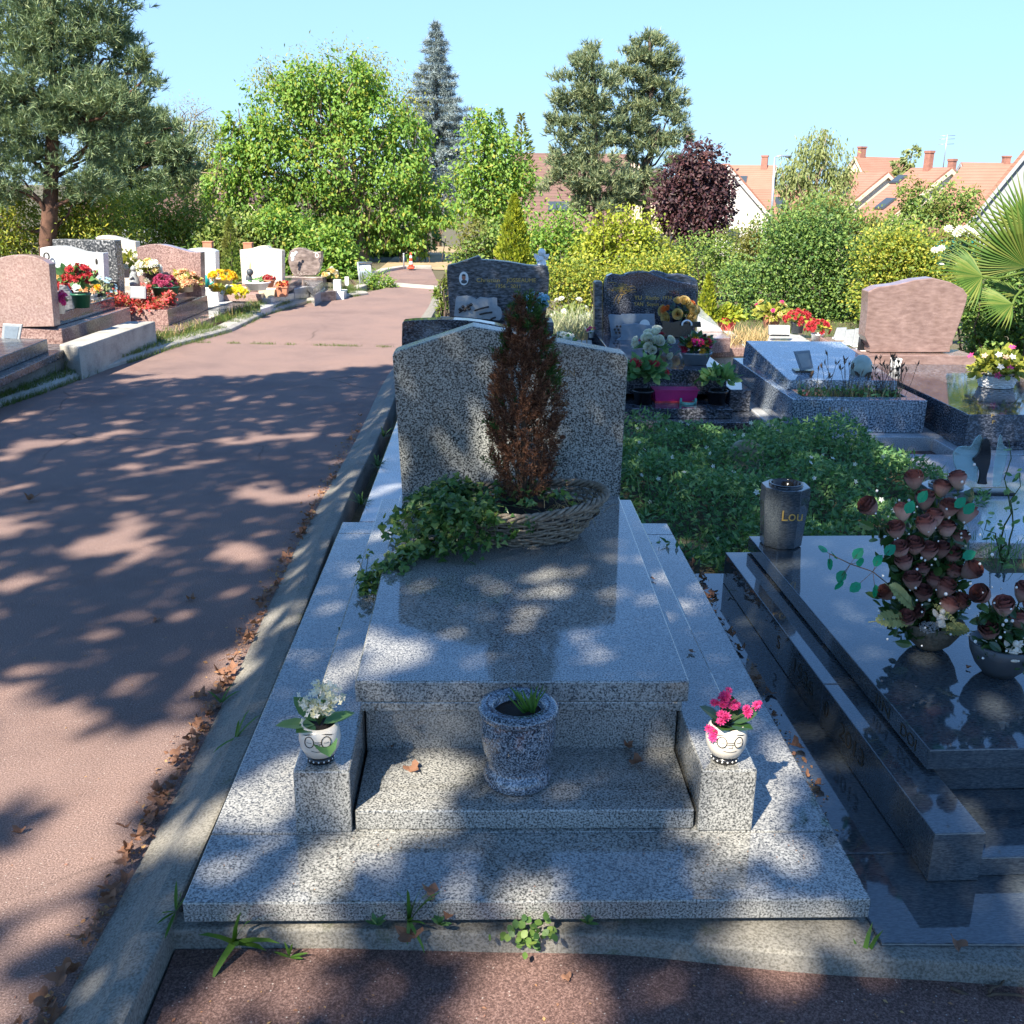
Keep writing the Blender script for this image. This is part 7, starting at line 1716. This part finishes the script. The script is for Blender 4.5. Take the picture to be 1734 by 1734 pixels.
# ------------------------------------------------------------------ fallen leaves
FM = []
for i in range(12):
    mb = MB(); V, F = _curl(i); mb.add(V, [list(f) for f in F[0]]); FM.append(mkmesh('fallen_leaf', mb, M['f_fallen'], False, (0, 0, 0)))
def fallen(p, s, label, group, tilt=.35):
    o = bpy.data.objects.new('fallen_leaf', FM[rng.integers(0, 12)]); COL.objects.link(o)
    o.location = [float(v) for v in p]; o.rotation_euler = (rng.normal()*tilt, rng.normal()*tilt, rng.uniform(0, 6.28)); o.scale = (s, s, s*rng.uniform(.35, .9))
    return tag(o, label, 'fallen leaf', group)
for i in range(215):
    y = rng.choice([rng.uniform(-.6, 1.4), rng.uniform(1.2, 3), rng.uniform(-.4, 5.5)], p=[.6, .25, .15])
    y += rng.normal()*.05
    x = -.90-abs(rng.normal())*.028
    fallen((x, y, rng.uniform(.002, .03)), rng.uniform(.014, .040), 'dry curled brown leaf in the drift along the gutter kerb', 'fallen leaves drifted along the gutter kerb')
for i in range(26):
    fallen((.72+abs(rng.normal())*.02+.02*rng.random(), rng.uniform(.5, 2.3), .088), rng.uniform(.02, .042), 'dry brown leaf in the dark gap between the two tombs', 'fallen leaves in the gap between the tombs')
for px, py, z, lb, s in ((690, 1585, .08, 'single tan leaf under the upright grass tuft', .05), (728, 1510, .142, 'tan leaf on the front slab beside the upright grass tuft', .035), (765, 1548, .1, 'long tan leaf caught under the front edge of the tomb', .05), (1078, 1290, .193, 'orange dry leaf on the step right of the urn', .035), (1062, 1265, .193, 'small brown leaf at the riser right of the urn', .025), (700, 1300, .193, 'dark shrivelled leaf on the step left of the urn', .035), (665, 1260, .193, 'tan leaf by the riser at the left end of the step', .03), (1240, 1165, .142, 'curled tan leaf on the slab edge near the pink flowered pot', .0), (1170, 1103, .30, 'dark dead leaf on the right side kerb of the tomb', .022), (1105, 980, .30, 'thin dark dead leaf on the right side kerb near the basket', .02), (1620, 1600, .085, 'brown curled leaf on the kerb before the dark tomb', .035), (690, 720+870, .03, 'x', 0), (52, 848, .0, 'grey green crumpled leaf lying alone on the shaded road', .06), (1440, 1640, .03, 'tan leaf on the front pavement by the coarse grass weed', .03), (960, 1655, .03, 'pale leaf scrap on the front pavement', .02), (265, 1050, 0, 'orange leaf scrap in a sunny patch of the road', .03), (30, 1410, 0, 'thin orange leaf scrap at the sunny left road edge', .03), (325, 1015, 0, 'orange leaf in the sunny patch beside the gutter', .035), (1640, 1130, .266, 'pair of dry scraps on the dark ledger', .016), (150, 840+0, 0, 'x', 0)):
    if s: fallen(at(px, py, z=z+.003), s, lb, None, .2)
mb = MB(); n = 900
X = rng.uniform(-3.4, -.9, n); Yy = rng.uniform(-1, 7, n); P = np.stack([X, Yy, np.full(n, .002)], 1); mb.scatter(LEAF, P, norm(rng.normal(size=(n, 3))*[1, 1, .05]), rng.normal(size=(n, 3))*.15+[0, 0, 1], rng.uniform(.004, .012, n))
n = 900; yy = rng.uniform(-.6, 5, n); P = np.stack([-.9-np.abs(rng.normal(size=n))*.035, yy, rng.uniform(.002, .012, n)], 1); mb.scatter(LEAF, P, norm(rng.normal(size=(n, 3))*[1, 1, .3]), rng.normal(size=(n, 3))*.5+[0, 0, 1], rng.uniform(.006, .022, n))
n = 300; P = np.stack([.71+np.abs(rng.normal(size=n))*.025, rng.uniform(.3, 2.3, n), np.full(n, .084)], 1); mb.scatter(LEAF, P, norm(rng.normal(size=(n, 3))*[1, 1, .3]), rng.normal(size=(n, 3))*.5+[0, 0, 1], rng.uniform(.005, .016, n))
n = 160; P = np.stack([rng.uniform(-.65, .65, n), rng.uniform(.02, .22, n), np.full(n, .142)], 1); mb.scatter(LEAF, P, norm(rng.normal(size=(n, 3))*[1, 1, .05]), rng.normal(size=(n, 3))*.15+[0, 0, 1], rng.uniform(.002, .006, n))
n = 260; P = np.stack([rng.uniform(-.7, 1.3, n), rng.uniform(-.5, -.1, n), np.full(n, .03)], 1); mb.scatter(LEAF, P, norm(rng.normal(size=(n, 3))*[1, 1, .05]), rng.normal(size=(n, 3))*.15+[0, 0, 1], rng.uniform(.004, .012, n))
stuff(tag(obj('leaf_crumbs', mb, M['f_fallen'], fix=False), 'tiny leaf crumbs and chips scattered over road and slabs', 'litter'))
for px, py, px2, py2, z in ((1610, 1672, 1740, 1690, .035),):
    T = thing('dry_twig', 'dry twig with leaf scraps on the pavement before the dark tomb', 'twig', at(px, py, z=z)); mb = MB(); a = at(px, py, z=z); b = at(px2, py2, z=z); limb(mb, a, b, .004, .003, .08, 5); limb(mb, (a+b)/2, (a+b)/2+[.05, .03, .005], .003, .002, .1, 4); obj('stick', mb, M['twig'], T)

# ------------------------------------------------------------------ the tree whose shade falls over the foreground
def lat(seed):
    r = np.random.default_rng(seed); G = r.random((64, 64))
    def f(x, y):
        xi = np.floor(x).astype(int); yi = np.floor(y).astype(int); u = x-xi; v = y-yi; u = u*u*(3-2*u); v = v*v*(3-2*v); g = lambda a, b: G[a % 64, b % 64]
        return (g(xi, yi)*(1-u)+g(xi+1, yi)*u)*(1-v)+(g(xi, yi+1)*(1-u)+g(xi+1, yi+1)*u)*v
    return f
n1, n2, n3 = lat(11), lat(12), lat(13)
sh = SD[:2]/np.linalg.norm(SD[:2]); shp = np.array([-sh[1], sh[0]])
def gapfield(x, y):
    a = (x*sh[0]+y*sh[1])/1.75; b = x*shp[0]+y*shp[1]
    return n1(a/.42+9, b/.42+5)*.27+n2(a/.20+3, b/.20+7)*.45+n3(a/.10, b/.10)*.28
def shade(x, y):
    s = np.full(np.shape(x), .96)
    rd = x < -.8
    s = np.where(rd & (y < 4.8), .80, s); s = np.where(rd & (y < 3.0), .72, s); s = np.where(rd & (y < .95), .64, s)
    s = np.where(rd & (y < .62) & (x < -.8), .42, s)
    gr = (x >= -.8) & (x < .72)
    s = np.where(gr & (y < .65), .66, s); s = np.where(gr & (y >= .65) & (y < 2.6), .87, s); s = np.where((x >= -.8) & (y < -.08), .60, s)
    s = np.where((x >= .72) & (y >= -.1), .93, s)
    far = np.interp(x, [-4, -1.2, -.4, 1.9, 2.7, 3.3, 4, 6], [6.4, 7.0, 8.4, 8.3, 6.1, 5.0, 4.8, 4.6])+.5*(n1(x/.7+20, y/.7)-.5)+.5*(n2(x/.25, y/.25+9)-.5)
    return s*(1-np.clip((y-far)/.25+.5, 0, 1))
NL = 52000
gx = rng.uniform(-4.6, 6.0, NL*2); gy = rng.uniform(-2.0, 9.2, NL*2)
gstep = .04; GX, GY = np.meshgrid(np.arange(-5, 6.6, gstep), np.arange(-2.6, 9.8, gstep)); GF = gapfield(GX, GY)
def boxblur(A, r):
    for ax_ in (0, 1):
        A = np.concatenate([np.repeat(np.take(A, [0], ax_), r, ax_), A, np.repeat(np.take(A, [-1], ax_), r+1, ax_)], ax_)
        C = np.cumsum(A, ax_); n_ = C.shape[ax_]
        A = (np.take(C, range(2*r+1, n_), ax_)-np.take(C, range(0, n_-2*r-1), ax_))/(2*r+1)
    return A
for _ in range(1):
    mu = boxblur(boxblur(GF, 9), 9); dv = GF-mu; sdv = np.sqrt(boxblur(boxblur(dv*dv, 12), 12)); mm = [min(a, b) for a, b in zip(dv.shape, sdv.shape)]; Z = dv[:mm[0], :mm[1]]/sdv[:mm[0], :mm[1]]
QF = .5*(1+np.tanh(.8*Z+.036*Z**3))
q = QF[np.clip(((gy+2.6)/gstep).astype(int), 0, QF.shape[0]-1), np.clip(((gx+5)/gstep).astype(int), 0, QF.shape[1]-1)]
ok = q < shade(gx, gy); gx, gy = gx[ok], gy[ok]
if len(gx) > NL: gx, gy = gx[:NL], gy[:NL]
m = len(gx); hz = rng.uniform(4.6, 7.2, m)
P = np.stack([gx, gy, np.zeros(m)], 1)+SD*(hz/SD[2])[:, None]
ST = thing('shade_tree', 'broad leafy shade tree standing behind the viewer, casting dappled shadow', 'tree', (-8.6, -8.0, 0))
mb = MB(); mb.scatter(MAPLE, P, norm(rng.normal(size=(m, 3))*[1, 1, .4]), norm(rng.normal(size=(m, 3))*.35+SD*.6+[0, 0, .5]), rng.uniform(.09, .14, m))
obj('crown', mb, M['f_shade'], ST, fix=False)
mb = MB(); tr = limb(mb, (-8.6, -8.0, -.1), (-7.6, -6.6, 6.5), .28, .10, .03, 12)
near = np.argsort(np.linalg.norm(P-tr[-1], axis=1))[:600]
for i in range(7): limb(mb, tr[rng.integers(3, 6)], P[rng.choice(near)], .04, .01, .08, 6)
obj('trunk', mb, M['bark'], ST)
